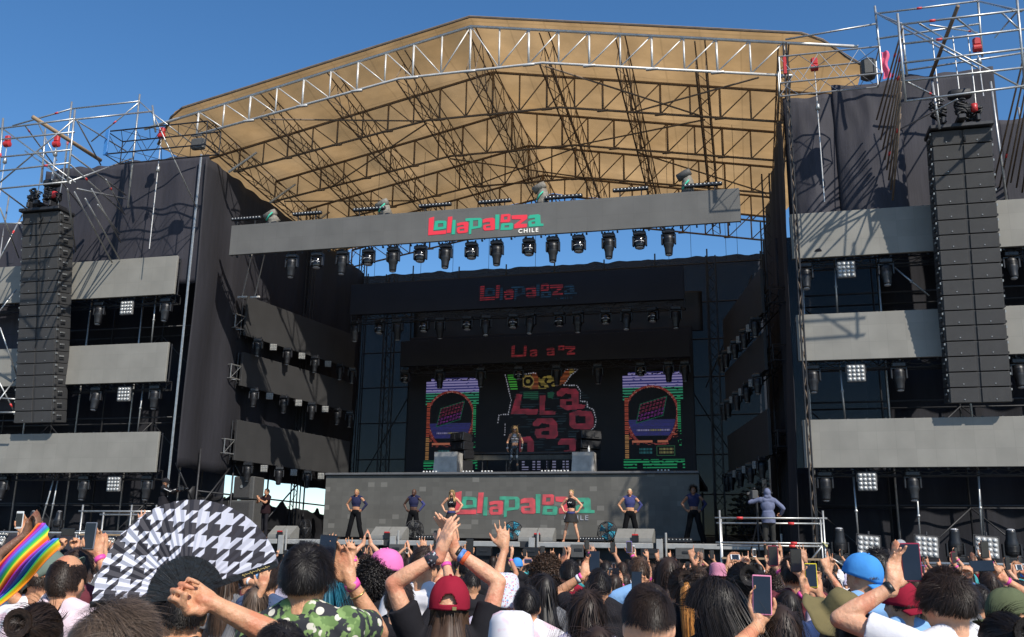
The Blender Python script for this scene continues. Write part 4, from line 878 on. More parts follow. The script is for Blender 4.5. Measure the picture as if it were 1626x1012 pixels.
# on the riser: grey cubes, tilted speakers, table
for s_, (x0, x1, px) in (('left', (690, 727, 706)), ('right', (909, 943, 926))):
    a = at(x0, 748, 34.3); b_ = at(x1, 718, 34.3); W_ = b_.x-a.x
    o = empty('cloth_covered_cube', ((a.x+b_.x)/2, 34.6, 4.55), label='pale cloth-covered cube on the %s half of the riser' % s_, cat='cube')
    def cu_(u, v, W_=W_): return None
    p = MB(); H_ = b_.z-4.55
    def side_(u, v):
        t = u*4; k = int(min(t, 3.999)); f_ = t-k; c4 = [(-1, -1), (1, -1), (1, 1), (-1, 1), (-1, -1)]; x = c4[k][0]*(1-f_)+c4[k+1][0]*f_; y = c4[k][1]*(1-f_)+c4[k+1][1]*f_
        q = 1.0+.05*mnoise.noise(V(x*2.5, y*2.5, v*2))+(.04*(1-v))
        return V(x*W_/2*q, y*.4*q, H_*v)
    p.grid(side_, 40, 10); p.build('cover', mat('sunlit_grey_cloth', (.42, .40, .37), .85, 0, .25, 4, .4, 6), o, True); p2_ = MB(); p2_.box((0, 0, H_-.01), (W_*1.0, .8, .02)); p2_.build('lid', bpy.data.materials['sunlit_grey_cloth'], o)  # grey made paler: the sunlight on the cubes is put into the cloth colour
    o2 = empty('side_fill_speaker', ((a.x+b_.x)/2, 35.9, 4.55), R(-35 if s_ == 'left' else 35), 'black three-box speaker stack behind the %s pale cube' % s_, 'speaker')
    for k in range(3):
        bx = empty('speaker_box', (0, -.05*k, 1.0+.36*k), parent=o2); bx.rotation_euler = (R(4-6*k), 0, 0); p = MB(); p.bbox((0, .2, 0), (.85, .5, .34), .02); p.build('cabinet', M['black'], bx); 
        for q in (-.2, .2): p = MB(); p.bbox((q, -.06, 0), (.2, .03, .2), .03); p.build('horn', M['black'], bx)
    p = MB(); p.bbox((0, .2, .4), (.7, .5, .8), .02); p.build('base_box', M['tarp'], o2)
o = empty('keyboard_table', (-8.9, 37.5, 4.54), label='long black table on thin legs behind the singer', cat='table')
p = MB(); p.bbox((0, 0, 1.2), (5.6, .9, .1), .02); p.build('table_top', M['dark_steel'], o); p = MB(); p.bbox((0, -.44, 1.02), (5.5, .04, .2), .01); p.build('apron', mat('dusty_front', (.06, .058, .05), .6, 0, .4, 3), o)
for x in (-2.7, -1.5, -.5, 1.2, 2.1, 2.7):
    for yy in (-.38, .38): p = MB(); p.tube((x, yy, 0), (x, yy, 1.15), .03, 8); p.build('leg', M['dark_steel'], o)
for x in (-2.1, 1.6): p = MB(); p.tube((x-.6, -.38, .12), (x+.6, -.38, .12), .02, 6); p.build('crossbar', M['dark_steel'], o)
o = empty('water_bottle', at(935, 718, 34.4), label='small white bottle standing on the right pale cube', cat='bottle'); p = MB(); p.lathe([(.035, 0), (.04, .02), (.04, .14), (.015, .18), (.015, .21)], 12); p.build('bottle_body', M['white'], o, True); p = MB(); p.lathe([(.017, .205), (.017, .23)], 10); p.build('cap', M['white'], o, True)
for i, (px, s2) in enumerate(((672, 5), (765, 4), (860, 6), (1045, 4), (735, 4), (880, 5))):
    a = at(px, 750, 33.2); o = empty('microphone_clip_row', (a.x, 33.25, 4.66), label='%s row of tiny white clips from the left on the riser edge' % ORD[(0, 2, 3, 5, 1, 4)[i]], cat='clips')
    for k in range(s2): p = MB(); p.bbox((k*.12, 0, .03), (.06, .05, .05), .01); p.build('clip', M['white'], o)
# ---------------------------------------------------------------- camera platforms and rails
M['plat'] = M['pale_steel']
o = empty('camera_platform', (.55, 26.9, 0), label='scaffold platform of pale tubes with the right camera operator', cat='platform')
def ptube(o, nm, A, B, r_=.026, mt='steel'):
    p = MB(); p.tube(A, B, r_, 10); return p.build(nm, M[mt], o, True)
for x in (-1.32, 1.32):
    for y in (-.5, .55): ptube(o, 'standard', (x, y, 0), (x, y, 3.02 if y < 0 else 2.85), .026)
for z, y in ((2.82, -.5), (2.72, .55), (2.18, -.5), (2.12, .55)): l_ = ptube(o, 'ledger', (-1.45, y, z), (1.42, y, z), .026); p = MB(); q = -.8 if y < 0 and z > 2.5 else .55; p.tube((q-.08, y, z), (q+.08, y, z), .036, 10); p.build('tape_mark', M['red_tape'], l_, True)
p = MB(); p.box((0, 0, 1.78), (2.6, 1.15, .05)); p.build('floor_board', M['wood'], o)
ptube(o, 'brace', (1.32, -.5, 2.2), (.9, -.5, 1.7), .024); ptube(o, 'brace', (1.34, -.5, 1.9), (1.8, -.5, 1.6), .024)
p = MB(); p.path([V(1.32+.05*math.cos(t), -.5+.05*math.sin(t), 2.15+.06*math.sin(2*t)) for t in np.linspace(0, 6.28, 14)], .022, 6, True); p.build('knotted_cord', mat('yellow_cord', (.45, .42, .2), .7), o, True)
o = empty('camera_platform', (-19.2, 26.9, 0), label='scaffold platform of pale tubes with the left camera operator', cat='platform')
for x in (-1.32, .45, 1.32):
    for y in (-.5, .55): ptube(o, 'standard', (x, y, 0), (x, y, 3.12 if y < 0 else 2.95), .03)
for z, y in ((2.92, -.5), (2.86, .55), (2.3, -.5)): ptube(o, 'ledger', (-1.45, y, z), (1.42, y, z), .03)
p = MB(); p.box((0, 0, 2.2), (2.6, 1.15, .05)); p.build('floor_board', M['wood'], o)
o = empty('edge_rail', (7.9, 27.9, 0), label='long pale tube rail under the ground lamps of the right wing', cat='rail'); ptube(o, 'tube', (-5.9, 0, 1.72), (5, 0, 1.72), .045)
for x in np.arange(-5.8, 5, 1.8): ptube(o, 'post', (x, 0, 0), (x, 0, 1.72), .03)
o = empty('edge_rail', (-25, 27.9, 0), label='long pale tube rail under the ground lamps of the left wing', cat='rail'); ptube(o, 'tube', (-6, 0, 2.27), (5.9, 0, 2.27), .04)
for x in np.arange(-5.8, 6, 1.8): ptube(o, 'post', (x, 0, 0), (x, 0, 2.27), .03)
o = empty('crowd_barrier', (-8, 28.2, 0), label='dark steel crowd barrier running below the stage edge', cat='barrier')
for i in range(16):
    p = MB(); x = -9+i*1.2; p.bbox((x+.6, 0, .6), (1.16, .05, 1.15), .02); p.bbox((x+.6, -.02, 1.22), (1.18, .1, .07), .02); p.build('barrier_panel', M['dark_steel'], o)
# wide tree and tent seen under the left drape, tree behind the mesh cloth
def tree(x, y, h_, r_, label):
    o = empty('broadleaf_tree', (x, y, 0), label=label, cat='tree'); rr = random.Random(int(x*7)); p = MB()
    p.path([(0, 0, 0), (.1, 0, h_*.3), (0, .1, h_*.6)], .3, 8, rs=[.35, .25, .12])
    for k in range(6): t = k*1.05; p.path([(.05, 0, h_*.35), (r_*.4*math.cos(t), r_*.4*math.sin(t), h_*.55), (r_*.75*math.cos(t), r_*.75*math.sin(t), h_*.7)], .1, 6, rs=[.12, .08, .03])
    p.build('trunk', M['wood'], o, True); vs = []; fs = []
    for k in range(4200):
        cl = rr.randrange(26); a_ = cl*2.4; c = V(r_*.62*math.cos(a_)*math.sqrt((cl % 7)/7), r_*.62*math.sin(a_)*math.sqrt((cl % 5)/5), h_*(.48+.4*((cl*7 % 26)/26)))
        d = V(rr.gauss(0, 1), rr.gauss(0, 1), rr.gauss(0, .8))*(r_*.17); q = V(rr.gauss(0, 1), rr.gauss(0, 1), rr.gauss(0, 1)).to_track_quat('Z', 'Y'); n = len(vs); s2 = rr.uniform(.12, .26)
        vs += [tuple(c+d+q @ V(*v)) for v in ((-s2, 0, 0), (0, -s2*.5, 0), (s2, 0, 0), (0, s2*.5, 0))]; fs.append((n, n+1, n+2, n+3))
    me = bpy.data.meshes.new('crown'); me.from_pydata(vs, [], fs); me.materials.append(M['leaf']); c = bpy.data.objects.new('crown', me); COL.objects.link(c); c.parent = o
M['leaf'] = mat('dry_leaves', (.07, .085, .03), .8, 0, .3, 2, island=.4)
M['leaf2'] = M['leaf']
tree(-50.5, 84, 7.2, 2.2, 'round dusty tree far beyond the opening under the left drape'); tree(1.6, 60, 6.4, 3.6, 'dark tree behind the mesh cloth at the right'); tree(-61, 120, 7.5, 3, 'farther tree beyond the opening under the left drape'); tree(8, 66, 6.5, 3.5, 'tree hidden by the right drape behind the stage')
# ================================================================ PEOPLE
def skin_mat(name, c): 
    m_ = mat(name, c, .5, 0, .16, 11, .25, 60, spec=.4, wear=((c[0]*.95, c[1]*.74, c[2]*.72, 1), 9, .56)); b = m_.node_tree.nodes['Principled BSDF']; b.inputs['Subsurface Weight'].default_value = .12; b.inputs['Subsurface Radius'].default_value = (.02, .008, .004); b.inputs['Subsurface Scale'].default_value = .4; return m_
SK = [skin_mat('skin_light', (.66, .345, .21)), skin_mat('skin_warm', (.58, .29, .16)), skin_mat('skin_tan', (.46, .22, .12)), skin_mat('skin_brown', (.20, .10, .06)), skin_mat('skin_deep', (.09, .045, .03))]
def hmat(name, c, rough=.46): return mat(name, c, rough, 0, .25, 20, island=.55, spec=.32)
HM = {'black': hmat('black_hair', (.013, .0095, .008)), 'dark': hmat('dark_brown_hair', (.027, .016, .011)), 'brown': hmat('brown_hair', (.06, .034, .021)), 'mid': hmat('ash_brown_hair', (.10, .068, .048)), 'blond': hmat('blond_hair', (.42, .28, .13)), 'ginger': hmat('orange_hair', (.50, .21, .05)), 'teal': hmat('teal_hair', (.02, .13, .19)), 'pale': hmat('platinum_hair', (.6, .5, .34))}
CLN = {}
def cmat(c, name=None, var=.1, bump=.35):
    key = tuple(round(x, 3) for x in c)
    if key not in CLN: CLN[key] = mat(name or 'cloth_%d' % len(CLN), c, .88, 0, var, 7, bump, 9, spec=.15)
    return CLN[key]
WHT = cmat((.68, .66, .68), 'white_cotton', .04); BLK = cmat((.016, .015, .018), 'black_cotton'); DEN = cmat((.06, .09, .17), 'denim')
def remesh(mb, voxel, smooth=3, disp=0, fs=7.0, seed=0):
    me = bpy.data.meshes.new('blob'); me.from_pydata(mb.v, [], mb.f); o = bpy.data.objects.new('blob', me); COL.objects.link(o)
    r = o.modifiers.new('r', 'REMESH'); r.mode = 'VOXEL'; r.voxel_size = voxel; r.use_smooth_shade = True
    s_ = o.modifiers.new('s', 'SMOOTH'); s_.factor = .6; s_.iterations = smooth
    me2 = bpy.data.meshes.new_from_object(o.evaluated_get(bpy.context.evaluated_depsgraph_get())); bpy.data.objects.remove(o)
    if disp:
        n = len(me2.vertices); co = np.empty(n*3, np.float32); me2.vertices.foreach_get('co', co); co = co.reshape(-1, 3); no = np.empty(n*3, np.float32); me2.vertex_normals.foreach_get('vector', no); no = no.reshape(-1, 3)
        x, y, z = co.T*fs; d = np.sin(x*2.1+z*1.3+seed+1.5*np.sin(z*2.3+y))*.5+np.sin(z*3.1-x*1.7+1.8*np.sin(x*1.9+seed))*.5+.5*np.sin(y*4.3+z*2.2+x*3+seed)
        co += no*(d*disp)[:, None]; me2.vertices.foreach_set('co', co.ravel()); me2.update()
    return me2
def limb(mb, a, b, ra, rb, n=10):
    a, b = V(a), V(b); d = (b-a); L = d.length
    if L < 1e-5: mb.sph(a, ra, n, 7); return
    q = d.to_track_quat('Z', 'Y').to_matrix(); prof = []
    for k in range(5): t = math.pi/2*(1-k/4); prof.append((max(ra*math.cos(t), .0008), -ra*math.sin(t)))
    for k in range(5): t = math.pi/2*k/4; prof.append((max(rb*math.cos(t), .0008), L+rb*math.sin(t)))
    mb.lathe(prof, n, a, q)
def hand(mb, w_, Fd, Nn, side, pose, s=1.0):
    """five fingers and a thumb on a palm; Fd along the fingers, Nn out of the palm, side=+1 right hand"""
    Fd = Fd.normalized(); Nn = (Nn-Fd*Nn.dot(Fd)).normalized(); T = Fd.cross(Nn)*(-side)     # thumb side
    kn = [.034, .012, -.011, -.032]; ln = [.078, .086, .08, .064]
    curl = {'open': [(4, 8, 6)]*4, 'spread': [(0, 6, 4)]*4, 'phone': [(10, 14, 12), (12, 16, 14), (14, 20, 16), (18, 24, 18)], 'fist': [(82, 92, 55)]*4, 'point': [(6, 8, 5)]+[(80, 95, 60)]*3,
            'grip': [(45, 75, 45), (52, 78, 45), (60, 80, 45), (66, 82, 45)], 'relaxed': [(18, 25, 15), (22, 30, 18), (28, 34, 20), (32, 38, 22)], 'horn': [(5, 8, 5), (80, 95, 60), (80, 95, 60), (8, 8, 5)], 'vee': [(4, 6, 4), (6, 6, 4), (80, 95, 60), (82, 95, 60)], 'clap': [(6, 10, 8), (8, 10, 8), (10, 12, 8), (14, 14, 10)]}[pose]
    spread = {'spread': .24, 'open': .13, 'clap': .06, 'vee': .2}.get(pose, .03)
    limb(mb, w_-Fd*.02*s, w_+Fd*.03*s, .026*s, .029*s)
    for i in range(4):
        k = w_+Fd*(.092-.006*abs(i-1))*s+T*kn[i]*s
        limb(mb, w_+Fd*.015*s+T*kn[i]*.55*s, k, .0155*s, .0135*s, 8)
        limb(mb, w_+Fd*.02*s+T*kn[i]*.5*s+Nn*.006*s, k+Nn*.004*s-Fd*.012*s, .014*s, .012*s, 8)
        d = (Fd+T*(spread*(1.5-i)/1.5)).normalized(); p = k; acc = 0; r0 = .0098*s if i < 3 else .0086*s
        for j, fr in enumerate((.46, .31, .25)):
            acc += R(curl[i][j]); dd = d*math.cos(acc)+Nn*math.sin(acc); q = p+dd*ln[i]*fr*s; limb(mb, p, q, r0*(1-.08*j), r0*(.94-.1*j), 8); p = q
    b0 = w_+Fd*.022*s+T*.026*s+Nn*.004*s
    if pose in ('fist', 'point', 'horn', 'vee', 'grip'): ds = [(T*.55+Fd*.7+Nn*.4), (Fd*.5-T*.35+Nn*.75), (-T*.8+Fd*.1+Nn*.5)]
    elif pose == 'phone': ds = [(T*.8+Fd*.6+Nn*.15), (Fd*.8+T*.35+Nn*.35), (Fd*.9-T*.15+Nn*.4)]
    else: ds = [(T*.85+Fd*.6+Nn*.15), (T*.5+Fd*.85), (T*.35+Fd*.92)]
    p = b0; limb(mb, w_+Fd*.01*s, b0+T*.004*s, .02*s, .019*s, 8)
    for j, (d, L) in enumerate(zip(ds, (.042, .034, .028))): q = p+d.normalized()*L*s; limb(mb, p, q, (.0155-.002*j)*s, (.0135-.002*j)*s, 8); p = q
def ik(S_, T, l1, l2, pole):
    d = T-S_; L = min(d.length, (l1+l2)*.995); L = max(L, abs(l1-l2)+.02); u = d.normalized(); T = S_+u*L
    a = (l1*l1-l2*l2+L*L)/(2*L); h_ = math.sqrt(max(l1*l1-a*a, 0)); p = pole-u*pole.dot(u)
    p = p.normalized() if p.length > 1e-4 else V(0, 0, -1); return S_+u*a+p*h_, T
# ---------------------------------------------------------------- hair
def ribbons(pts, nrm, width, taper=.25):
    """pts (N,K,3), nrm (N,K,3): thin tapering strips"""
    N_, K = pts.shape[:2]; tg = np.gradient(pts, axis=1); sd = np.cross(tg, nrm); sd /= np.linalg.norm(sd, axis=2, keepdims=True)+1e-9
    w_ = width*np.linspace(1, taper, K)[None, :, None]*(1 if np.isscalar(width) else 1)
    A = pts-sd*w_/2; B = pts+sd*w_/2; vs = np.stack([A, B], 2).reshape(-1, 3)
    base = (np.arange(N_)*K*2)[:, None]+(np.arange(K-1)*2)[None, :]
    q = np.stack([base, base+1, base+3, base+2], -1).reshape(-1, 4); return vs, q
def np_mesh(name, vs, q, mt, parent, smooth=True):
    me = bpy.data.meshes.new(name); me.vertices.add(len(vs)); me.vertices.foreach_set('co', vs.astype(np.float32).ravel()); me.loops.add(q.size); me.loops.foreach_set('vertex_index', q.astype(np.int32).ravel())
    me.polygons.add(len(q)); me.polygons.foreach_set('loop_start', np.arange(0, q.size, 4, dtype=np.int32)); me.polygons.foreach_set('loop_total', np.full(len(q), 4, dtype=np.int32)); me.update(calc_edges=True)
    if smooth: me.polygons.foreach_set('use_smooth', np.ones(len(q), dtype=bool))
    me.materials.append(mt); o = bpy.data.objects.new(name, me); COL.objects.link(o)
    if parent: o.parent = parent
    return o
HR = np.array([.079, .099, .112])
def hair(parent, HT, kind, col, n, seed=0, wd=.0035, length=None, hat=False):
    """HT: 4x4 head matrix (origin at the cranium centre). A scalp shell plus n strands."""
    rs = np.random.RandomState(seed+3); crown = np.array([.15, -.42, .9]); crown /= np.linalg.norm(crown)
    fade = kind in ('fade', 'bald'); hl = {'fade': .0, 'bald': -.35, 'short': -.36, 'messy': -.28}.get(kind, -.5); thick = {'short': .012, 'fade': .01, 'bald': .003, 'curly': .03, 'afro': .055, 'long': .014, 'bun': .006, 'wavy': .02, 'tail': .006, 'bob': .014, 'messy': .022, 'crop': .004}.get(kind, .012)
    d = rs.normal(size=(int(n*2.4)+200, 3)); d /= np.linalg.norm(d, axis=1, keepdims=True)
    def mask(d):
        m_ = ~((d[:, 1] > .42) & (d[:, 2] < .42+.2*(d[:, 1] > .7))) & (d[:, 2] > hl-(.1 if kind in ('short', 'messy', 'fade', 'crop') else .25)*(np.abs(d[:, 0]) < .55)*(d[:, 1] < 0)) & ~((np.abs(d[:, 0]) > .8) & (d[:, 2] < -.12) & (d[:, 1] > -.25))
        if hat: m_ &= d[:, 2] < .02
        if kind == 'bald': m_ &= ~((d[:, 2] > .62) & (d[:, 1] > -.62))
        return m_
    d = d[mask(d)][:n]; N_ = len(d); K = {'messy': 7, 'long': 9, 'wavy': 9, 'bob': 7, 'tail': 4, 'curly': 9, 'afro': 10}.get(kind, 5)
    L = {'short': .045, 'fade': .03, 'bald': .014, 'curly': .05, 'afro': .055, 'long': .46, 'wavy': .42, 'bob': .26, 'bun': .12, 'tail': .12, 'messy': .095, 'crop': .012}.get(kind, .04)
    if length: L = length
    Ls = L*rs.uniform(.65, 1.15, N_); Ls = Ls*(np.clip((d[:, 2]+.55)/.9, .18, 1) if kind in ('short', 'messy', 'fade', 'crop') else 1); P = np.zeros((N_, K, 3)); Nn = np.zeros((N_, K, 3)); p = d*(HR*1.005+(thick*.8 if kind in ('afro', 'curly') else 0)); step = Ls/(K-1); vdir = None
    flow = np.stack([np.sin(d[:, 1]*5.2+d[:, 2]*4+seed)+.6*np.sin(d[:, 2]*9+seed*2), .8*np.sin(d[:, 0]*5.5+seed*3)+.5*np.sin(d[:, 0]*12+d[:, 2]*6), .6*np.sin(d[:, 0]*6+d[:, 1]*5+seed)], 1); cell = np.floor(d*7+seed).sum(1); cj = np.stack([np.sin(cell*12.9), np.sin(cell*7.3), np.sin(cell*4.1)], 1)
    fly = (rs.rand(N_) < .05)*1.0; ph = rs.uniform(0, 6.28, N_); ph2 = rs.uniform(0, 6.28, N_); cl = rs.normal(size=(N_, 3))*.25
    tcen = np.array([0, -.101, .03]) if kind == 'tail' else np.array([0, -.1, .045])
    for k in range(K):
        f_ = k/(K-1); nr = p/(HR**2); nr /= np.linalg.norm(nr, axis=1, keepdims=True); e = np.linalg.norm(p/HR, axis=1)
        P[:, k] = p; Nn[:, k] = nr
        c = p/np.linalg.norm(p, axis=1, keepdims=True)
        if kind in ('bun', 'tail'): t = tcen-p; t += .0
        elif kind in ('afro', 'curly'): t = nr*1.2+cl*1.6+(np.array([0, 0, -.5]) if kind == 'curly' else 0)
        else: t = c-crown; t = t+cl*(.5 if kind in ('messy', 'wavy') else .25)+(flow*.42+cj*.22)*(1 if kind in ('messy', 'wavy') else .35 if kind in ('short', 'long', 'bob') else .15)
        t = t-nr*(np.sum(t*nr, 1, keepdims=True))*(0 if kind in ('afro', 'curly') else 1); t /= np.linalg.norm(t, axis=1, keepdims=True)+1e-6
        if kind in ('long', 'wavy', 'bob'):
            g_ = np.clip((.35-c[:, 2])*1.6+f_*1.2, 0, 1)[:, None]; t = t*(1-g_)+np.array([0, -.02, -1.0])*g_
        if kind not in ('afro', 'curly'): t = t+nr*(fly*.55*(1-.4*f_))[:, None]
        if kind in ('short', 'messy', 'fade', 'crop'): t = t+nr*(.16 if kind == 'messy' else .12)*(1+1.2*cj[:, :1])
        t /= np.linalg.norm(t, axis=1, keepdims=True)+1e-6; p = p+t*step[:, None]
        p[:, 2] = np.maximum(p[:, 2], -.06-.014*rs.rand(N_)) if kind in ('short', 'messy', 'fade', 'crop', 'bald') else p[:, 2]
        tgt = 1.03+thick/.09*(np.clip((p[:, 2]+.075)/.1, .1, 1) if kind in ('short', 'messy', 'fade', 'crop') else 1)*(.35+.65*min(1, f_*2))*(rs.uniform(.75, 1.1, N_) if k == 0 else 1)
        if kind not in ('afro', 'curly'):
            e = np.linalg.norm(p/HR, axis=1); inside = (e < tgt) & (p[:, 2] > -.12); sc = np.where(inside, tgt/np.maximum(e, .2), 1); p = p*sc[:, None]
            if kind in ('long', 'wavy', 'bob'):          # keep hair outside neck and shoulders
                fr = (p[:, 1] > .0) & (p[:, 2] < .045) & (np.abs(p[:, 0]) < .082); p[:, 0] = np.where(fr, np.sign(p[:, 0]+1e-6)*(.083+.01*rs.rand(N_)), p[:, 0]); p[:, 1] = np.where(fr, np.minimum(p[:, 1], .055), p[:, 1])
                low = p[:, 2] < -.1; r_ = np.hypot(p[:, 0], p[:, 1]+.01); want = .085+np.clip((-.1-p[:, 2])*.35, 0, .07); s2 = np.where(low & (r_ < want), want/np.maximum(r_, .02), 1); p[:, 0] *= s2; p[:, 1] *= s2
        if kind in ('wavy', 'curly', 'afro'):
            am = {'wavy': .006, 'curly': .0055, 'afro': .006}[kind]; fr = {'wavy': 6, 'curly': 12, 'afro': 14}[kind]
            p = p+np.stack([np.sin(f_*fr+ph), np.cos(f_*fr+ph2), np.sin(f_*fr*.9+ph2)], 1)*am
    vs, q = ribbons(P, Nn, wd if kind not in ('afro', 'curly') else wd*1.1, .2 if kind not in ('afro', 'curly') else .7)
    # scalp shell
    nu, nv = 36, 24; uu, vv = np.meshgrid(np.linspace(0, 2*np.pi, nu, endpoint=False), np.linspace(.02, np.pi-.3, nv)); sd = np.stack([np.sin(vv)*np.cos(uu), np.sin(vv)*np.sin(uu), np.cos(vv)], -1).reshape(-1, 3)
    lump = .5+.5*np.sin(sd[:, 0]*9+seed)*np.sin(sd[:, 1]*8+seed*2)*np.sin(sd[:, 2]*7)
    ok = mask(sd); th_ = thick*(.55 if kind not in ('afro', 'curly') else .8)
    if kind == 'bald': th_ = 0
    if kind in ('short', 'messy', 'fade', 'crop'): lump = lump*np.clip((sd[:, 2]+.6)/.9, 0, 1)-.6*np.clip(-(sd[:, 2])/.5, 0, 1)
    sv = sd*(HR*1.012+th_*(.6+.5*lump)[:, None])
    if kind in ('afro', 'curly'): sv += sd*(.012*np.sin(sd[:, 0:1]*23+seed)*np.sin(sd[:, 1:2]*21)*np.sin(sd[:, 2:3]*25))
    idx = np.arange(nu*nv).reshape(nv, nu); fq = np.stack([idx[:-1], idx[1:], np.roll(idx[1:], -1, 1), np.roll(idx[:-1], -1, 1)], -1).reshape(-1, 4); fq = fq[ok[fq].sum(1) >= 3]
    if kind in ('long', 'wavy', 'bob'):                # inner curtain so the back is closed
        a = np.linspace(-2.5, 2.5, 26); zz = np.linspace(-.02, -(L-.12)*.92, 10); A, Z = np.meshgrid(a, zz); r_ = .088+np.clip((-.06-Z)*.3, 0, .05)*(1-.3*(Z < -.3))+.006*np.sin(A*9+seed)
        cv = np.stack([r_*np.sin(A)*.98, -r_*np.cos(A)*1.1-.0, Z+.012*np.sin(A*11)*(Z < -(L-.12)*.85)], -1).reshape(-1, 3); b0 = len(sv); i2 = np.arange(26*10).reshape(10, 26)
        sv = np.concatenate([sv, cv]); fq = np.concatenate([fq, b0+np.stack([i2[:-1, :-1], i2[:-1, 1:], i2[1:, 1:], i2[1:, :-1]], -1).reshape(-1, 4)])
    q = np.concatenate([q, fq+len(vs)]); vs = np.concatenate([vs, sv])
    if kind == 'bun':
        c0 = np.array([0, -.125, .06]); t = rs.uniform(0, 6.28, n//3); K2 = 7; a = np.linspace(0, 3.2, K2)[None]+t[:, None]; rr = (.012+.03*np.abs(np.sin(np.linspace(0, 3.1, K2))))[None]*rs.uniform(.8, 1.2, (n//3, 1)); PP = np.stack([rr*np.cos(a), -.02*np.cos(np.linspace(-1.5, 1.5, K2))[None]*np.ones_like(a)*rs.uniform(.7, 1.3, (n//3, 1)), rr*np.sin(a)], -1)+c0
        NN = np.broadcast_to(np.array([0, -1., 0]), PP.shape); v2, q2 = ribbons(PP, NN+.001, wd*1.3, .8); q = np.concatenate([q, q2+len(vs)]); vs = np.concatenate([vs, v2])
    if kind in ('tail', 'tailonly'):
        if kind == 'tailonly': vs = np.zeros((0, 3)); q = np.zeros((0, 4), int)
        m2 = n//2; K2 = 10; f_ = np.linspace(0, 1, K2)[None, :]; a = rs.uniform(0, 6.28, (m2, 1)); rr = rs.uniform(0, 1, (m2, 1))**.5*(.012+.03*np.sin(f_*2.6)); LL = (length or .34)*rs.uniform(.75, 1.1, (m2, 1))
        PP = np.stack([rr*np.cos(a), -.125-.03*np.sin(f_*1.8)-rr*np.sin(a)*.6, .05+.045*np.sin(f_*3.1)-LL*f_**1.15], -1); NN = np.stack([np.cos(a)*np.ones_like(f_), -np.abs(np.sin(a))*np.ones_like(f_)-.3, 0*f_+.01*a], -1)
        v2, q2 = ribbons(PP, NN, wd*1.3, .35); q = np.concatenate([q, q2+len(vs)]); vs = np.concatenate([vs, v2])
    Mt = np.array(HT); vs = vs @ Mt[:3, :3].T+Mt[:3, 3]
    return np_mesh('hair', vs, q, HM[col], parent)
# ---------------------------------------------------------------- hats
def cap(parent, HT, mt, turn=0, tilt=0, hole=False, name='cap', brim=True, puff=1.0):
    """six panel cap; turn=0 has its brim in front (+y)"""
    Q = HT @ Matrix.Rotation(turn, 4, 'Z') @ Matrix.Rotation(tilt, 4, 'X'); mb = MB(); nu, nv = (96, 30) if hole else (48, 14)
    def f(u, v):
        t = 2*math.pi*u; a = (.03+.97*v)*R(101); s_ = 1+.018*abs(math.sin(3*t))-.01*math.cos(6*t); rx, ry, rz = .096*s_, .115*s_, .118*puff
        z = rz*math.cos(a) if a < math.pi/2 else -.14*(a-math.pi/2)
        r_ = math.sin(min(a, math.pi/2))**.86
        return Q @ V(rx*r_*math.cos(t), ry*r_*math.sin(t)-.004, .012+z+.004*mnoise.noise(V(math.cos(t)*2, math.sin(t)*2, v*3)))
    P = [f(i/nu, j/nv) for j in range(nv+1) for i in range(nu)]; F = []
    for j in range(nv):
        for i in range(nu):
            if hole:
                t = 2*math.pi*(i+.5)/nu; dx = (t-1.5*math.pi)/.46; dy = (1-(j+.5)/nv)/.34
                if dx*dx+dy*dy < 1 and j < nv-3: continue
            F.append((j*nu+i, (j+1)*nu+i, (j+1)*nu+(i+1) % nu, j*nu+(i+1) % nu))
    mb.add(P, F)
    o = mb.build(name, mt, parent, True); sm = o.modifiers.new('t', 'SOLIDIFY'); sm.thickness = .003
    if brim:
        b = MB(); b.grid(lambda u, v: Q @ V(.088*math.sin((u-.5)*2.5)*(1+.12*v), .085*math.cos((u-.5)*2.3)+.09*v*math.cos((u-.5)*1.8)+.012, -.012-.012*v-.026*(2*u-1)**2*(1+v*.3)), 16, 6); bo = b.build('cap_brim', mt, o, True); sm = bo.modifiers.new('t', 'SOLIDIFY'); sm.thickness = .004
    b = MB(); b.sph(Q @ V(0, 0, .132*puff), (.008, .008, .005), 8, 5); b.build('button', mt, o, True)
    if hole: b = MB(); b.box(Q @ V(.03, -.121, -.006), (.018, .004, .014)); b.build('buckle', mat('brass', (.6, .45, .2), .3, .9), o)
    return o
def bucket(parent, HT, mt, rbrim=.15, drop=.06, name='bucket_hat', lean=0):
    Q = HT @ Matrix.Rotation(lean, 4, 'X'); prof = [(.012, .128), (.05, .126), (.082, .112), (.094, .085), (.1, .03), (.104, .005)]+[(.104+(rbrim-.104)*k/5, .005-drop*(k/5)**1.1) for k in range(1, 6)]
    mb = MB(); nu = 56
    P = [Q @ V(r_*math.cos(t)*.96+0, r_*math.sin(t)*1.1, z+(.012*math.sin(3*t+1)+.006*math.sin(7*t))*max(0, (r_-.1)/.06)+.003*math.sin(5*t)) for (r_, z) in prof for t in [2*math.pi*i/nu for i in range(nu)]]
    F = [(j*nu+i, (j+1)*nu+i, (j+1)*nu+(i+1) % nu, j*nu+(i+1) % nu) for j in range(len(prof)-1) for i in range(nu)]+[tuple(range(nu))]
    mb.add(P, F); o = mb.build(name, mt, parent, True); sm = o.modifiers.new('t', 'SOLIDIFY'); sm.thickness = .004; return o
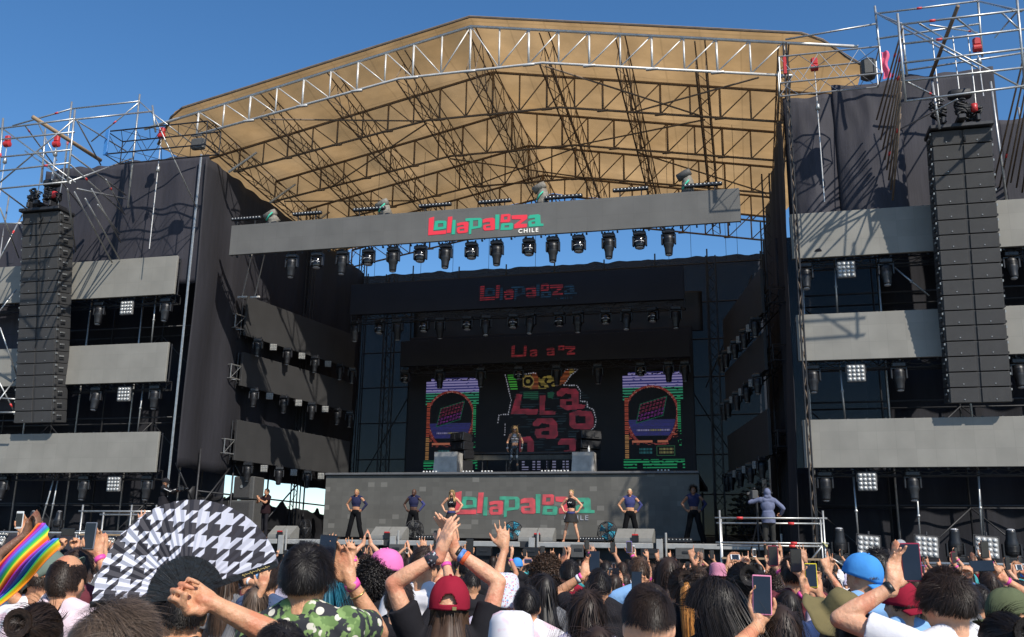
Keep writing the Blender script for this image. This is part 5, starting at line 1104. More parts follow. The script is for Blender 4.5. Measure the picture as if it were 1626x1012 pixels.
# ---------------------------------------------------------------- a person
def person(loc, yaw, H=1.72, skin=1, hair_kind='short', hair_col='black', shirt=None, arms=(), head_turn=0, head_tilt=0, hat=None, label='', group=None, voxel=.009, nh=900, sleeve='short', pants=None, female=False,
           crop=False, neckline=0, legs='stand', wd=.0035, seed=0, hlen=None, bands=(), eyes=False, scale_hand=1.0, shirt_disp=.006, root=None, hand_vox=None, bare=False):
    s = H/1.75; o = root or empty('person', loc, yaw, label, 'person', group); wsh = .165 if female else .185
    mb = MB(); S1 = lambda x, y, z: V(x*s, y*s, z*s)
    hip = S1(0, 0, .93); HT = Matrix.Translation(S1(0, .005, 1.635)) @ Matrix.Translation(S1(0, -.02, -.13)) @ Matrix.Rotation(head_turn, 4, 'Z') @ Matrix.Rotation(head_tilt, 4, 'X') @ Matrix.Translation(S1(0, .02, .13)) @ Matrix.Diagonal((s, s, s, 1))
    hr = HT.to_3x3(); E_ = lambda c, r: mb.sph(HT @ V(*c), tuple(q*s for q in r), 16, 10, hr.normalized())
    E_((0, 0, 0), HR); E_((0, .028, -.055), (.06, .068, .07)); E_((0, .062, -.088), (.026, .024, .02)); E_((0, .094, -.035), (.011, .016, .02)); E_((0, .078, .005), (.05, .022, .012))
    for q in (-1, 1): E_((q*.077, -.008, -.022), (.012, .02, .034)); E_((q*.036, .075, -.042), (.022, .02, .018))
    limb(mb, HT @ V(0, -.018, -.05), S1(0, -.018, 1.47), .055*s, .06*s)
    limb(mb, S1(-wsh*.55, -.02, 1.46), S1(wsh*.55, -.02, 1.46), .05*s, .05*s); limb(mb, S1(-.03, -.02, 1.53), S1(-wsh, -.01, 1.43), .04*s, .05*s); limb(mb, S1(.03, -.02, 1.53), S1(wsh, -.01, 1.43), .04*s, .05*s)
    cw, ww, hw = (.15, .115, .165) if female else (.165, .135, .155)
    mb.sph(S1(0, 0, 1.3), (cw*s, .105*s, .19*s), 16, 10); mb.sph(S1(0, .005, 1.09), (ww*s, .09*s, .17*s), 16, 10); mb.sph(S1(0, 0, .94), (hw*s, .11*s, .13*s), 16, 10)
    if female:
        for q in (-1, 1): mb.sph(S1(q*.065, .085, 1.26), (.055*s, .05*s, .055*s), 12, 8)
    # legs
    if legs == 'wide': K_ = [(S1(q*.09, 0, .9), S1(q*.17, .03, .49), S1(q*.27, -.01, .08)) for q in (-1, 1)]
    elif legs == 'step': K_ = [(S1(-.09, 0, .9), S1(-.1, .03, .49), S1(-.14, -.02, .08)), (S1(.09, 0, .9), S1(.14, .05, .49), S1(.2, -.01, .08))]
    else: K_ = [(S1(q*.09, 0, .9), S1(q*.1, .01, .49), S1(q*.11, -.01, .08)) for q in (-1, 1)]
    for (a, k, f_) in K_:
        limb(mb, a, k, .078*s, .052*s); limb(mb, k, k.lerp(f_, .4), .05*s, .055*s); limb(mb, k.lerp(f_, .4), f_, .055*s, .034*s); limb(mb, f_+V(0, -.03*s, -.045*s), f_+V(0, .12*s, -.05*s), .032*s, .026*s)
    out = {}; sl = MB(); has = {}
    for a_ in arms:
        sd, tgt, pose, Fd, Nn, pole = a_; up_ = .04 if V(tgt).z > 1.5*s else 0; sh = S1(sd*(wsh+.005-up_*.35), 0, 1.432+up_); el, wr = ik(sh, V(tgt), .285*s, .255*s, V(pole)); has[sd] = 1
        limb(mb, sh, sh.lerp(el, .5), .052*s, .045*s); limb(mb, sh.lerp(el, .5), el, .045*s, .038*s); limb(mb, el, el.lerp(wr, .3), .039*s, .041*s); limb(mb, el.lerp(wr, .3), wr, .041*s, .025*s)
        mb.sph(wr, .027*s, 10, 7)
        if Fd is None: Fd = (wr-el).normalized()+V(0, 0, .4)
        if pose: hand(mb, wr, V(Fd), V(Nn), sd, pose, s*scale_hand)
        out[sd] = (sh, el, wr, V(Fd), V(Nn))
    for sd in (-1, 1):
        if sd not in has:
            sh = S1(sd*(wsh+.005), 0, 1.432); el = S1(sd*(wsh+.06), -.03, 1.13); wr = S1(sd*(wsh+.07), .05, .9); out[sd] = (sh, el, wr, V(0, 0, -1), V(-sd, 0, 0))
            limb(mb, sh, el, .05*s, .038*s); limb(mb, el, wr, .04*s, .026*s); hand(mb, wr, V(0, .1, -1), V(-sd, 0, 0), sd, 'relaxed', s)
    me = remesh(mb, voxel, 2 if voxel < .008 else 2); me.name = 'body'; me.materials.append(SK[skin] if isinstance(skin, int) else skin); bo = bpy.data.objects.new('body', me); COL.objects.link(bo); bo.parent = o
    # shirt
    if shirt is not None:
        t = MB(); g = .016*s; zb = .86 if not crop else 1.13
        t.sph(S1(0, 0, 1.3), (cw*s+g, .105*s+g, .185*s+g*.3), 18, 12)
        if not bare:
            limb(t, S1(-wsh*.8, -.012, 1.425), S1(wsh*.8, -.012, 1.425), .062*s, .062*s); limb(t, S1(-.05, -.022, 1.512), S1(-wsh, -.01, 1.44), .052*s, .061*s); limb(t, S1(.05, -.022, 1.512), S1(wsh, -.01, 1.44), .052*s, .061*s)
        if not bare and not crop: limb(t, S1(-.07, -.03, 1.44), S1(.07, -.03, 1.44), .08*s, .08*s)
        if not crop: t.sph(S1(0, .0, 1.08), (ww*s+g*1.8, .09*s+g*1.8, .2*s), 18, 12); t.lathe([(.001, 0), ((hw+.025)*s, 0), ((hw+.012)*s, .16*s), ((ww+.02)*s, .3*s), (.001, .3*s)], 24, S1(0, 0, zb))
        else: t.sph(S1(0, .002, 1.17), ((ww+.01)*s+g*.3, .092*s+g*.4, .09*s), 18, 12)
        if female:
            for q in (-1, 1): t.sph(S1(q*.065, .085, 1.26), (.055*s+g, .05*s+g*.8, .055*s+g), 12, 8)
        for sd in (-1, 1):
            if sleeve == 'none' or (sleeve == 'one' and sd < 0): continue
            sh, el, wr = out[sd][:3]
            if sleeve in ('short', 'wide'):
                e2 = sh.lerp(el, .62); q = (e2-sh).to_track_quat('Z', 'Y').to_matrix(); L = (e2-sh).length; wv = .012*s if sleeve == 'short' else .025*s
                t.lathe([(.02, -.04*s), (.055*s, -.035*s), (.066*s, 0), (.066*s+wv*.5, L*.6), (.064*s+wv, L), (.01, L)], 16, sh, q)
            else: limb(t, sh, el, .064*s, .054*s); limb(t, el, el.lerp(wr, .92), .054*s, .038*s)
        me = remesh(t, max(voxel, .0085), 3, shirt_disp, 7, seed); me.name = 'shirt'; me.materials.append(shirt); so = bpy.data.objects.new('shirt', me); COL.objects.link(so); so.parent = o
    if pants is not None:
        t = MB(); g = .013*s; t.sph(S1(0, 0, .94), (hw*s+g, .11*s+g, .12*s+g), 18, 12)
        kind_, pm = pants
        for (a, k, f_) in K_:
            if kind_ == 'shorts': limb(t, a, a.lerp(k, .5), .092*s, .085*s)
            elif kind_ == 'wide': limb(t, a, k, .098*s, .088*s); limb(t, k, f_, .088*s, .085*s)
            elif kind_ == 'skirt': pass
            else: limb(t, a, k, .09*s, .064*s); limb(t, k, f_, .062*s, .048*s)
        if kind_ == 'skirt': t.lathe([(.001, 0), (.26*s, 0), (.22*s, .14*s), (.14*s, .34*s), (.001, .34*s)], 26, S1(0, 0, .66))
        me = remesh(t, max(voxel, .011), 3, .006, 6, seed+1); me.name = 'trousers' if kind_ not in ('shorts', 'skirt') else kind_; me.materials.append(pm); so = bpy.data.objects.new(me.name, me); COL.objects.link(so); so.parent = o
    if hair_kind: hair(o, HT, hair_kind, hair_col, nh, seed, wd, hlen, bool(hat))
    if hat:
        f_ = hat[0]; f_(o, HT, *hat[1:-1], **hat[-1])
    if eyes:
        p = MB(); [p.sph(HT @ V(q*.033, .088, -.012), .011*s, 8, 6) for q in (-1, 1)]
        e = p.build('eyes', M['black_gloss'], o, True)
        p = MB(); p.sph(HT @ V(0, .098, -.071), (.022*s, .008*s, .007*s), 10, 6); p.build('lips', mat('lips', (.35, .1, .09), .5), o, True)
    for (sd, f_, col, w_) in bands:                     # wristbands: fraction back from the wrist
        sh, el, wr = out[sd][:3]; d = (el-wr).normalized(); c = wr+d*f_*s; p = MB(); q = d.to_track_quat('Z', 'Y').to_matrix(); rr = (.029+.06*f_)*s
        p.lathe([(rr*.9, -w_/2), (rr*1.03, -w_/2), (rr*1.05, 0), (rr*1.03, w_/2), (rr*.9, w_/2)], 18, c, q); p.build('wristband', col, o, True)
    o['_z'] = 0; del o['_z']
    return o, HT, out
PHC = {k: mat('phone_case_'+k, c, .35) for k, c in {'black': (.012, .012, .014), 'white': (.7, .7, .68), 'pink': (.75, .25, .38), 'yellow': (.75, .62, .03), 'red': (.3, .02, .05), 'grey': (.14, .15, .18), 'purple': (.25, .2, .5)}.items()}
SCR = mat('phone_screen', (.012, .013, .02), .12, 0, .3, 9)
def phone(c, up, nrm, case, label, w_=.075, h_=.155, tex=None):
    """c centre, up = long axis, nrm = towards the viewer of the screen"""
    up = up.normalized(); nrm = (nrm-up*nrm.dot(up)).normalized(); x = up.cross(nrm) ; rot = Matrix((x, -nrm, up)).transposed()
    o = bpy.data.objects.new('phone', None); COL.objects.link(o); o.empty_display_size = .05; o.location = c; o.rotation_euler = rot.to_euler(); tag(o, label, 'phone', 'phones held up by the crowd')
    p = MB(); p.bbox((0, .0, 0), (w_, .011, h_), .004); p.build('case', PHC[case], o)
    p = MB(); p.bbox((0, -.006, 0), (w_*.9, .002, h_*(.93 if case != 'white' else .76)), .0008); p.build('screen', SCR, o)
    p = MB(); p.bbox((w_*.25, .007, h_*.38), (.022, .004, .026), .004); p.build('camera_bump', PHC['black'], o)
    return o
# ================================================================ PERFORMERS AND CREW
NV = cmat((.022, .024, .062), 'navy_jersey'); NV2 = cmat((.048, .053, .155), 'blue_jersey'); BT = cmat((.004, .004, .005), 'black_trouser_cloth'); GR = cmat((.03, .028, .028), 'charcoal_pleats')
STW = R(180)                                            # performers face the crowd
def dancer(px, label, skin, hk, hc, female, top, low, glove, H=1.74, lp='wide'):
    c = at(px, 850, 31.4); x = c.x; hipx = .205
    ar = [(q, (q*.235, .02, 1.015*H/1.75), 'fist', V(-q*.9, .35, -.25), V(0, -1, .2), V(q, -.35, .1)) for q in (-1, 1)]
    o, HT, out = person((x, 31.4, 2.2), STW+R((int(px)*7) % 19-9), H, skin, hk, hc, top, ar, label=label, group='dancers in a row on the stage', voxel=.012, nh=350, crop=True, sleeve='none', pants=low, female=female, legs=lp, wd=.006, seed=int(px), eyes=True, shirt_disp=.002, bare=female)
    if glove:                                          # blue opera glove on the viewer's right arm
        sh, el, wr = out[-1][:3]; t = MB(); limb(t, sh.lerp(el, .55), el, .05, .046); limb(t, el, wr, .046, .034); me = remesh(t, .012, 2); me.materials.append(glove); g_ = bpy.data.objects.new('glove', me); COL.objects.link(g_); g_.parent = o
    return o, HT, out
dancer(563, 'dancer with bleached hair at the far left in a navy crop top', 2, 'crop', 'blond', False, NV, ('wide', BT), NV)
dancer(655, 'bald dancer second from the left in a shiny blue top', 4, None, None, False, NV, ('wide', BT), NV2)
o, _, _ = dancer(716, 'long haired dancer in a short grey skirt left of the big word', 0, 'wavy', 'blond', True, BLK, ('skirt', GR), None, 1.7)
o, _, _ = dancer(907, 'dancer in a black top and pleated shorts before the last red letter', 0, 'bun', 'blond', True, BLK, ('skirt', GR), None, 1.7)
dancer(1001, 'sunlit dancer with platinum hair and one blue sleeve', 1, 'crop', 'pale', False, NV2, ('wide', BT), NV2, 1.74)
dancer(1103, 'curly haired dancer in deep shade at the right end of the row', 3, 'afro', 'black', False, NV, ('wide', BT), NV, 1.8)
for px in (716, 907):                                  # blue waistbands, white chest marks, knee straps
    c = at(px, 850, 31.4); rt = [x for x in bpy.data.objects if x.name.startswith('person') and abs(x.location.x-c.x) < .01][0]
    p = MB(); p.lathe([(.13, -.05), (.158, -.05), (.15, .03), (.13, .03)], 24, (0, 0, .955)); p.build('waistband', NV2, rt, True)
    p = MB(); p.path([(-.06, .158, 1.27), (-.04, .162, 1.3), (-.03, .163, 1.26), (0, .155, 1.28), (.02, .163, 1.3), (.03, .163, 1.26), (.06, .158, 1.28)], .008, 5); p.build('chest_emblem', M['white'], rt)
    p = MB(); p.tube((-.172, .025, .45), (-.165, .028, .52), .066, 12); p.build('knee_strap', BLK, rt, True) if px == 716 else None
# the singer
c = at(817, 748, 34.05)
ar = [(1, (.27, .05, .92), 'relaxed', V(.05, .1, -1), V(-1, 0, 0), V(.6, -.6, 0)), (-1, (-.27, .05, .92), 'relaxed', V(-.05, .1, -1), V(1, 0, 0), V(-.6, -.6, 0))]
M['leather'] = mat('studded_leather', (.025, .025, .028), .3, .2, .5, 14, .3, 30, wear=((.35, .34, .33, 1), 16, .6)); M['lace'] = mat('grey_lace', (.36, .33, .33), .6, 0, .5, 20)
o, HT, out = person((c.x, 34.05, 4.68), STW+R(5), 1.72, 1, 'wavy', 'blond', M['lace'], ar, label='long haired singer in sunglasses and a laced top on the riser', voxel=.0105, nh=700, crop=True, sleeve='none', pants=('trousers', M['leather']), female=True, legs='step', wd=.006, seed=5, shirt_disp=.001, bare=True)
p = MB(); p.bbox(HT @ V(0, .095, -.01), (.13, .03, .035), .008); p.build('sunglasses', M['black_gloss'], o)
p = MB(); p.sph(HT @ V(0, .098, -.071), (.022, .008, .007), 10, 6); p.build('lips', mat('lips', (.35, .1, .09), .5), o, True)
for q in (-1, 1):
    sh, el, wr = out[q][:3]; p = MB(); t = MB(); limb(t, el.lerp(wr, .35), wr, .045, .036); me = remesh(t, .011, 2); me.materials.append(M['leather']); g_ = bpy.data.objects.new('glove', me); COL.objects.link(g_); g_.parent = o
    p = MB(); p.lathe([(.034, -.02), (.048, 0), (.034, .02)], 14, wr, Matrix.Rotation(0, 3, 'X')); p.build('cuff', M['white'], o, True)
    p = MB(); p.path([(q*.1+q*.03*math.cos(t2), .1+.02*math.sin(t2), .6+.05*math.sin(t2*2)) for t2 in np.linspace(0, 6.2, 12)], .01, 6, True); p.build('leg_chain', M['white'], o, True)
    p = MB(); p.bbox((q*.17 if q > 0 else q*.13, .04, .03), (.12, .3, .1), .04); p.build('boot', M['leather'], o)
for z in (1.30, 1.22): p = MB(); p.lathe([(.15, -.008), (.168, -.008), (.168, .008), (.15, .008)], 24, (0, 0, z)); p.build('strap', BLK, o, True)
# right camera operator, seen from behind on the platform
c = at(1223, 880, 26.9)
BLH = cmat((.14, .155, .235), 'faded_blue_hoodie', .12); DK = cmat((.035, .034, .032), 'dark_trousers')
ar = [(-1, (-.28, .22, 1.58), 'grip', V(.2, .7, .7), V(1, 0, 0), V(-1, -.2, -.5)), (1, (.34, .18, 1.12), 'grip', V(-.2, 1, .2), V(-1, 0, 0), V(1, -.4, -.6))]
o, HT, out = person((c.x, 26.9, 1.81), R(6), 1.82, 1, None, None, BLH, ar, label='camera operator in a faded blue hoodie seen from behind', voxel=.011, sleeve='long', pants=('trousers', DK), seed=9, shirt_disp=.008)
p = MB(); p.sph(HT @ V(0, -.012, .005), (.1, .118, .125), 18, 12, HT.to_3x3().normalized()); limb(p, HT @ V(-.03, -.05, -.1), HT @ V(.03, -.05, -.1), .07, .07); limb(p, HT @ V(-.09, -.03, -.175), HT @ V(.09, -.03, -.175), .07, .07); me = remesh(p, .012, 2, .003, 12); me.materials.append(BLH); h_ = bpy.data.objects.new('hood', me); COL.objects.link(h_); h_.parent = o
p = MB(); p.path([HT @ V(.115*math.cos(t), -.0, .125*math.sin(t)+.01) for t in np.linspace(0, math.pi, 14)], .012, 6); [p.lathe([(.03, -.02), (.04, 0), (.03, .02)], 12, HT @ V(q*.112, 0, -.01), Matrix.Rotation(R(90), 3, 'Y')) for q in (-1, 1)]; p.build('headset', M['black'], o, True)
v = empty('video_camera', (c.x-.36, 27.2, 1.81+1.66), R(10), 'black broadcast camera held up by the hooded operator', 'camera')
p = MB(); p.bbox((0, 0, 0), (.17, .5, .24), .02); p.bbox((0, -.05, .17), (.04, .3, .03), .01); p.build('camera_body', M['cab'], v); p = MB(); p.lathe([(.06, 0), (.055, .16), (.075, .17), (.075, .26)], 16, (0, .2, 0), Matrix.Rotation(R(-90), 3, 'X')); p.build('lens_barrel', M['black_gloss'], v, True); p = MB(); p.bbox((-.13, -.05, .03), (.12, .09, .07), .01); p.build('viewfinder', M['cab'], v)
t_ = empty('camera_tripod', (c.x-.28, 27.35, 1.81), 0, 'dark tripod under the broadcast camera of the hooded operator', 'tripod'); p = MB(); p.tube((0, 0, .7), (0, 0, 1.52), .03, 8); p.build('column', M['dark_steel'], t_)
for k in range(3): p = MB(); p.tube((0, 0, .95), (.32*math.cos(k*2.1+.5), .32*math.sin(k*2.1+.5), 0), .02, 8); p.build('leg', M['dark_steel'], t_)
# left camera operator in black, turned to the right
c = at(258, 812, 26.9)
ar = [(1, (.08, .42, 1.42), 'grip', V(0, 1, .3), V(-1, 0, 0), V(1, 0, -.8)), (-1, (-.04, .40, 1.38), 'grip', V(0, 1, .3), V(1, 0, 0), V(-1, 0, -.8))]
o, HT, out = person((c.x, 26.9, 2.23), R(-72), 1.75, 2, None, None, BLK, ar, label='camera operator in a black tracksuit and cap at the left platform', voxel=.011, sleeve='long', pants=('trousers', BLK), seed=19, hat=(cap, BLK, {}))
sh, el, wr = out[1][:3]; p = MB(); d = (wr-el); p.path([sh.lerp(el, .2)+V(.06, 0, .0), el+V(.055, 0, 0), el.lerp(wr, .8)+V(.045, 0, 0)], .012, 5); p.build('white_stripe', M['white'], o, True)
v = empty('video_camera', (c.x+.52, 27.0, 2.23+1.43), R(-80), 'small camera in a rig held by the man in black', 'camera')
p = MB(); p.bbox((0, 0, 0), (.12, .2, .13), .02); p.build('camera_body', M['black'], v); p = MB(); p.lathe([(.035, 0), (.045, .14)], 14, (0, .1, 0), Matrix.Rotation(R(-90), 3, 'X')); p.build('lens_barrel', M['black_gloss'], v, True); p = MB(); p.path([(-.12, 0, -.1), (-.12, 0, .1), (.12, 0, .1), (.12, 0, -.1)], .012, 6); p.build('handle_cage', M['dark_steel'], v)
# stagehand half hidden beside the speaker stack
c = at(420, 835, 30.5); ar = [(1, (.05, .3, 1.35), 'grip', V(0, .5, .8), V(-1, 0, 0), V(1, 0, -1)), (-1, (-.05, .3, 1.3), 'grip', V(0, .5, .8), V(1, 0, 0), V(-1, 0, -1))]
person((c.x, 30.5, 2.2), R(150), 1.7, 2, 'short', 'dark', cmat((.018, .008, .010), 'dark_red_shirt'), ar, label='stagehand in dark clothes standing in the shade left of the riser', voxel=.012, pants=('trousers', BLK), nh=250, wd=.006, eyes=True)
# ================================================================ CROWD
MAR = cmat((.13, .03, .04), 'maroon_cotton'); RED_C = cmat((.26, .012, .03), 'crimson_cotton', .1, .2); OLV = cmat((.16, .13, .06), 'khaki_cotton'); GRN = cmat((.13, .17, .14), 'sage_cotton'); LBL = cmat((.22, .40, .66), 'pale_blue_cotton'); BLC = cmat((.06, .26, .62), 'sky_blue_cap_cotton')
PNK = cmat((.75, .18, .42), 'pink_cotton'); LPN = cmat((.72, .56, .60), 'pale_pink_cotton', .05); LAV = cmat((.55, .50, .62), 'lavender_cotton'); YEL = cmat((.75, .6, .05), 'yellow_cotton'); GRY = cmat((.16, .16, .17), 'grey_cotton'); TEA = cmat((.05, .3, .32), 'teal_cotton'); ORG = cmat((.5, .2, .05), 'orange_cotton'); OLC = cmat((.10, .115, .06), 'olive_cotton')
BPK = mat('pink_band', (.8, .08, .35), .5); BWH = mat('white_band', (.75, .75, .75), .5); BBK = mat('black_band', (.015, .015, .015), .4); BMX = mat('woven_band', (.1, .25, .6), .7, 0, .8, 60)
def pattern(name, base, cols, scale, thr=.58):
    N = NT(name); tc = N.n('TexCoord'); out = base; prev = None
    for i, c in enumerate(cols):
        no = N.n('TexVoronoi' if i % 2 else 'TexNoise'); no.inputs['Scale'].default_value = scale*(1+.35*i); mp = N.n('Mapping'); mp.inputs['Location'].default_value = (i*3.1, i*1.7, i*2.3); N.l(tc.outputs['Object'], mp.inputs[0]); N.l(mp.outputs[0], no.inputs[0])
        mr = N.n('MapRange'); v_ = thr if not i % 2 else .32; mr.inputs[1].default_value = v_ if not i % 2 else v_; mr.inputs[2].default_value = v_+.03 if not i % 2 else v_-.03; N.l(no.outputs[0], mr.inputs[0])
        mx = N.n('Mix', data_type='RGBA'); N.l(mr.outputs[0], mx.inputs[0])
        if prev is None: mx.inputs[6].default_value = (*base, 1)
        else: N.l(prev, mx.inputs[6])
        mx.inputs[7].default_value = (*c, 1); prev = mx.outputs[2]
    N.l(prev, N.b.inputs['Base Color']); N.b.inputs['Roughness'].default_value = .85; return N.m
FLO = pattern('floral_shirt_cloth', (.025, .025, .03), [(.12, .2, .06), (.65, .6, .5), (.2, .3, .1)], 14, .54)
PRT = pattern('white_print_cotton', (.62, .64, .7), [(.25, .35, .6), (.6, .1, .15)], 60, .62)
TIE = pattern('tie_dye_cotton', (.74, .7, .72), [(.72, .5, .56)], 9, .55)
BAN = pattern('paisley_cloth', (.03, .03, .04), [(.35, .12, .14), (.4, .42, .45)], 55, .55)
def CR(px, pt, w_, hk='short', hc='black', shirt=WHT, arms=(), label='', hw=None, turn=0, tilt=0, hat=None, phones=(), **k):
    """a member of the crowd from the photo's head position (px, top) and width w_"""
    hw = hw or {'afro': .275, 'curly': .235, 'long': .215, 'wavy': .225, 'messy': .222, 'bald': .172, 'fade': .192, 'bob': .22, 'tail': .19}.get(hk, .192)
    z = hw*1500/w_; top = pz(px, pt, z); H = max(1.5, min(1.92, top.z-{'afro': .05, 'curly': .025, 'messy': .015}.get(hk, .006)-(.018 if hat else 0)))
    c = pz(px, pt+.12*1500/z, z); yaw = -math.atan2(CX-c.x, 34-c.y)*-1; yaw = -math.atan2((CX-c.x), 34-c.y)+k.pop('dyaw', 0); loc = V(c.x, c.y, 0); Ri = Matrix.Rotation(-yaw, 3, 'Z'); A = []
    for (sd, wx, wy, dz, pose, Fd, Nn, pole) in arms:
        tg = Ri @ (pz(wx, wy, z+dz)-loc)
        if pose in ('phone', 'grip') and HOLD.get((wx, wy)): tg = tg-V(Fd).normalized()*.105-V(Nn).normalized()*.024+V(sd*.022, 0, 0)
        A.append((sd, tg, pose, V(Fd), V(Nn), V(pole)))
    vox = k.pop('voxel', (.0055 if z < 3.4 else .0068 if z < 5.2 else .0085) if arms else .0085); nh = int(k.pop('nh', 3800/z**.9)*1.9); wd = k.pop('wd', .0016+.0007*z)*.68
    PLACED.append((c.x, c.y))
    o, HT, out = person(loc, yaw, H, hair_kind=hk, hair_col=hc, shirt=shirt, arms=A, head_turn=turn, head_tilt=tilt, hat=hat, label=label, voxel=vox, nh=nh, wd=wd, seed=int(px*3+pt) % 997, pants=('trousers', DEN if int(px) % 2 else DK), **k)
    for (x, y, dz, up, nr, case, lab) in phones: phone(pz(x, y, z+dz), V(up), V(nr), case, lab)
    return o, HT, out, z
CAM = (0, -1, 0)
PLACED = []
HOLD = {(1578, 900): 1, (1540, 900): 1, (745, 870): 1, (33, 828): 1, (386, 902): 1, (146, 853): 1, (1014, 928): 1, (940, 893): 1, (1212, 949): 1, (1290, 917): 1, (1286, 915): 1, (1436, 892): 1, (532, 884): 1, }
# --- nearest row
Nf = 2.5
CR(288, 904, 92, 'short', 'black', BLK, [(1, 338, 959, -.22, 'grip', (-.93, -.05, .36), (.1, -1, .25), (1, -.5, .05))], 'person in a black shirt waving the big chequered hand fan', turn=.5, dyaw=.1, hw=.18, voxel=.0045, skin=1, bare=False, nh=1800)
CR(485, 864, 84, 'messy', 'black', FLO, [(1, 532, 884, .16, 'phone', (-.42, .1, .9), CAM, (.45, .2, -1))], 'young man with glossy black hair in a dark floral shirt filming', turn=-.12, skin=1, dyaw=-.12, hw=.212, phones=[(519, 880, .16, (.05, .1, 1), (.1, -1, .1), 'black', 'black phone held up beside the glossy black hair')], bands=[(1, .02, BPK, .028), (1, .065, mat('gold_chain', (.6, .45, .15), .3, .9), .004)], nh=4200, wd=.0026)
CR(714, 913, 69, 'long', 'brown', BLK, [(1, 722, 874, .1, 'clap', (-.36, .05, .93), (-.7, -.55, 0), (.95, 0, -.55)), (-1, 699, 880, .0, 'clap', (.28, .1, .95), (.75, .5, 0), (-.95, 0, -.45))], 'woman in a crimson cap clapping with both arms raised', hat=(cap, RED_C, {'hole': True, 'puff': 1.05}), female=True, hw=.195, scale_hand=1.12, bands=[(1, .02, BBK, .016), (1, .04, BMX, .02), (1, .062, mat('orange_band', (.75, .14, .04), .6), .018), (-1, .04, BAN, .055)], skin=0, hlen=.38, wd=.0028)
CR(1030, 928, 95, 'fade', 'dark', WHT, (), 'man with a fresh fade haircut nearest the camera', skin=0, voxel=.006, nh=4600, wd=.002, dyaw=.1)
CR(1160, 912, 86, 'long', 'black', BLK, (), 'black haired woman in a mask looking down to the left', turn=1.4, tilt=-.3, female=True, nh=4800, wd=.0028, hlen=.42, hw=.225)
bpy.data.objects['hair'].name = 'hair'
CR(1508, 903, 84, 'messy', 'dark', WHT, [(-1, 1436, 892, .1, 'phone', (.3, .1, .95), CAM, (-.7, 0, -.9))], 'young man in a white tee filming with his left hand', turn=.3, dyaw=.1, hw=.212, bands=[(-1, .015, BBK, .022)], skin=0, phones=[(1447, 893, .1, (0, .1, 1), (-.1, -1, .1), 'red', 'dark red phone held by the young man in a white tee')], nh=4200, wd=.0028)
CR(1362, 963, 84, 'messy', 'black', BLK, (), 'black haired person right in front of the khaki hat')
CR(1336, 934, 62, 'bob', 'dark', OLV, (), 'person in a wide khaki sun hat', hw=.19, hat=(bucket, OLV, {'rbrim': .195, 'drop': .03, 'lean': .62, 'name': 'sun_hat'}), dyaw=.5)
CR(178, 953, 148, 'messy', 'mid', GRY, (), 'head of ash brown wavy hair at the bottom left edge', hw=.2, nh=7000, wd=.002, voxel=.008)
CR(58, 958, 92, 'bun', 'dark', GRY, (), 'dark parted hair below the man with thinning hair', nh=3000)
CR(442, 990, 112, 'short', 'black', BLK, (), 'black haired head under the raised arm of the fan holder', nh=2600, voxel=.007)
CR(1598, 972, 96, 'bun', 'black', BLK, (), 'black haired person in the bottom right corner', nh=2600, voxel=.007)
CR(812, 966, 92, None, None, LPN, (), 'person in a white and pink tie-dye bucket hat', hw=.215, hat=(bucket, TIE, {'rbrim': .125, 'drop': .075}))
CR(104, 878, 59, 'bald', 'dark', LPN, (), 'man with thinning hair in a pale pink tee', skin=1, nh=2600, wd=.004)
CR(72, 866, 66, 'short', 'dark', TIE, (), 'man in a sage green cap and raglan shirt', hat=(cap, GRN, {'turn': R(-82), 'tilt': .62}), hw=.2, skin=1)
CR(1372, 876, 58, 'fade', 'dark', LBL, (), 'man in a sky blue cap worn backwards', hat=(cap, BLC, {'turn': R(-142), 'tilt': -.32, 'puff': 1.0}), hw=.225, turn=.35, skin=1)
CR(1432, 918, 52, 'short', 'dark', LBL, (), 'person in a dark crimson cap behind the young man in white', hat=(cap, RED_C, {'turn': R(-160), 'tilt': -.1}), hw=.185, turn=.3)
CR(1602, 930, 72, 'short', 'dark', GRY, (), 'person in an olive green cap at the right edge', hat=(cap, OLC, {'turn': R(100)}), hw=.21)
CR(592, 890, 54, 'curly', 'black', BLK, (), 'curly haired person in a black tee with purple lettering', nh=1400)
CR(629, 887, 42, 'short', 'dark', WHT, (), 'man with short neat hair in a white tee', skin=1)
CR(614, 869, 42, 'short', 'dark', GRY, (), 'person in a bright pink cap', hat=(cap, PNK, {'turn': R(-80)}), hw=.185)
CR(672, 868, 50, 'fade', 'dark', WHT, (), 'man in a white tee left of the crimson cap', skin=1, dyaw=-.3)
CR(801, 907, 52, None, None, LAV, (), 'person in a white bucket hat with tiny red and blue prints', hw=.2, hat=(bucket, PRT, {'rbrim': .118, 'drop': .085}))
CR(837, 930, 52, 'short', 'black', TIE, (), 'black haired boy behind the tie-dye hat')
CR(875, 923, 48, 'curly', 'black', LAV, (), 'person with tight black curls in a lavender top', nh=1300)
CR(932, 936, 66, 'long', 'dark', LAV, (), 'woman with long straight dark brown hair', female=True, hlen=.5, nh=2600)
CR(952, 903, 44, 'short', 'black', BLK, [(-1, 940, 893, .2, 'phone', (.4, .2, .9), CAM, (-.8, 0, -.8))], 'black haired man with a tattooed arm and two wristbands', bands=[(-1, .015, BPK, .02), (-1, .04, BWH, .02)], skin=1, phones=[(944, 893, .2, (0, .1, 1), (0, -1, 0), 'black', 'black phone of the man with two wristbands')])
CR(868, 884, 48, 'afro', 'brown', TEA, [(1, 893, 898, .0, 'clap', (.25, .15, .95), (-.8, -.4, 0), (1, 0, -.6))], 'person with a round brown afro raising one hand', bands=[(1, .03, BPK, .02)], skin=2, nh=1500)
o_, HTg, _, _ = CR(1082, 903, 52, 'bun', 'dark', BLK, (), 'woman with an orange ponytail', female=True, nh=1500)
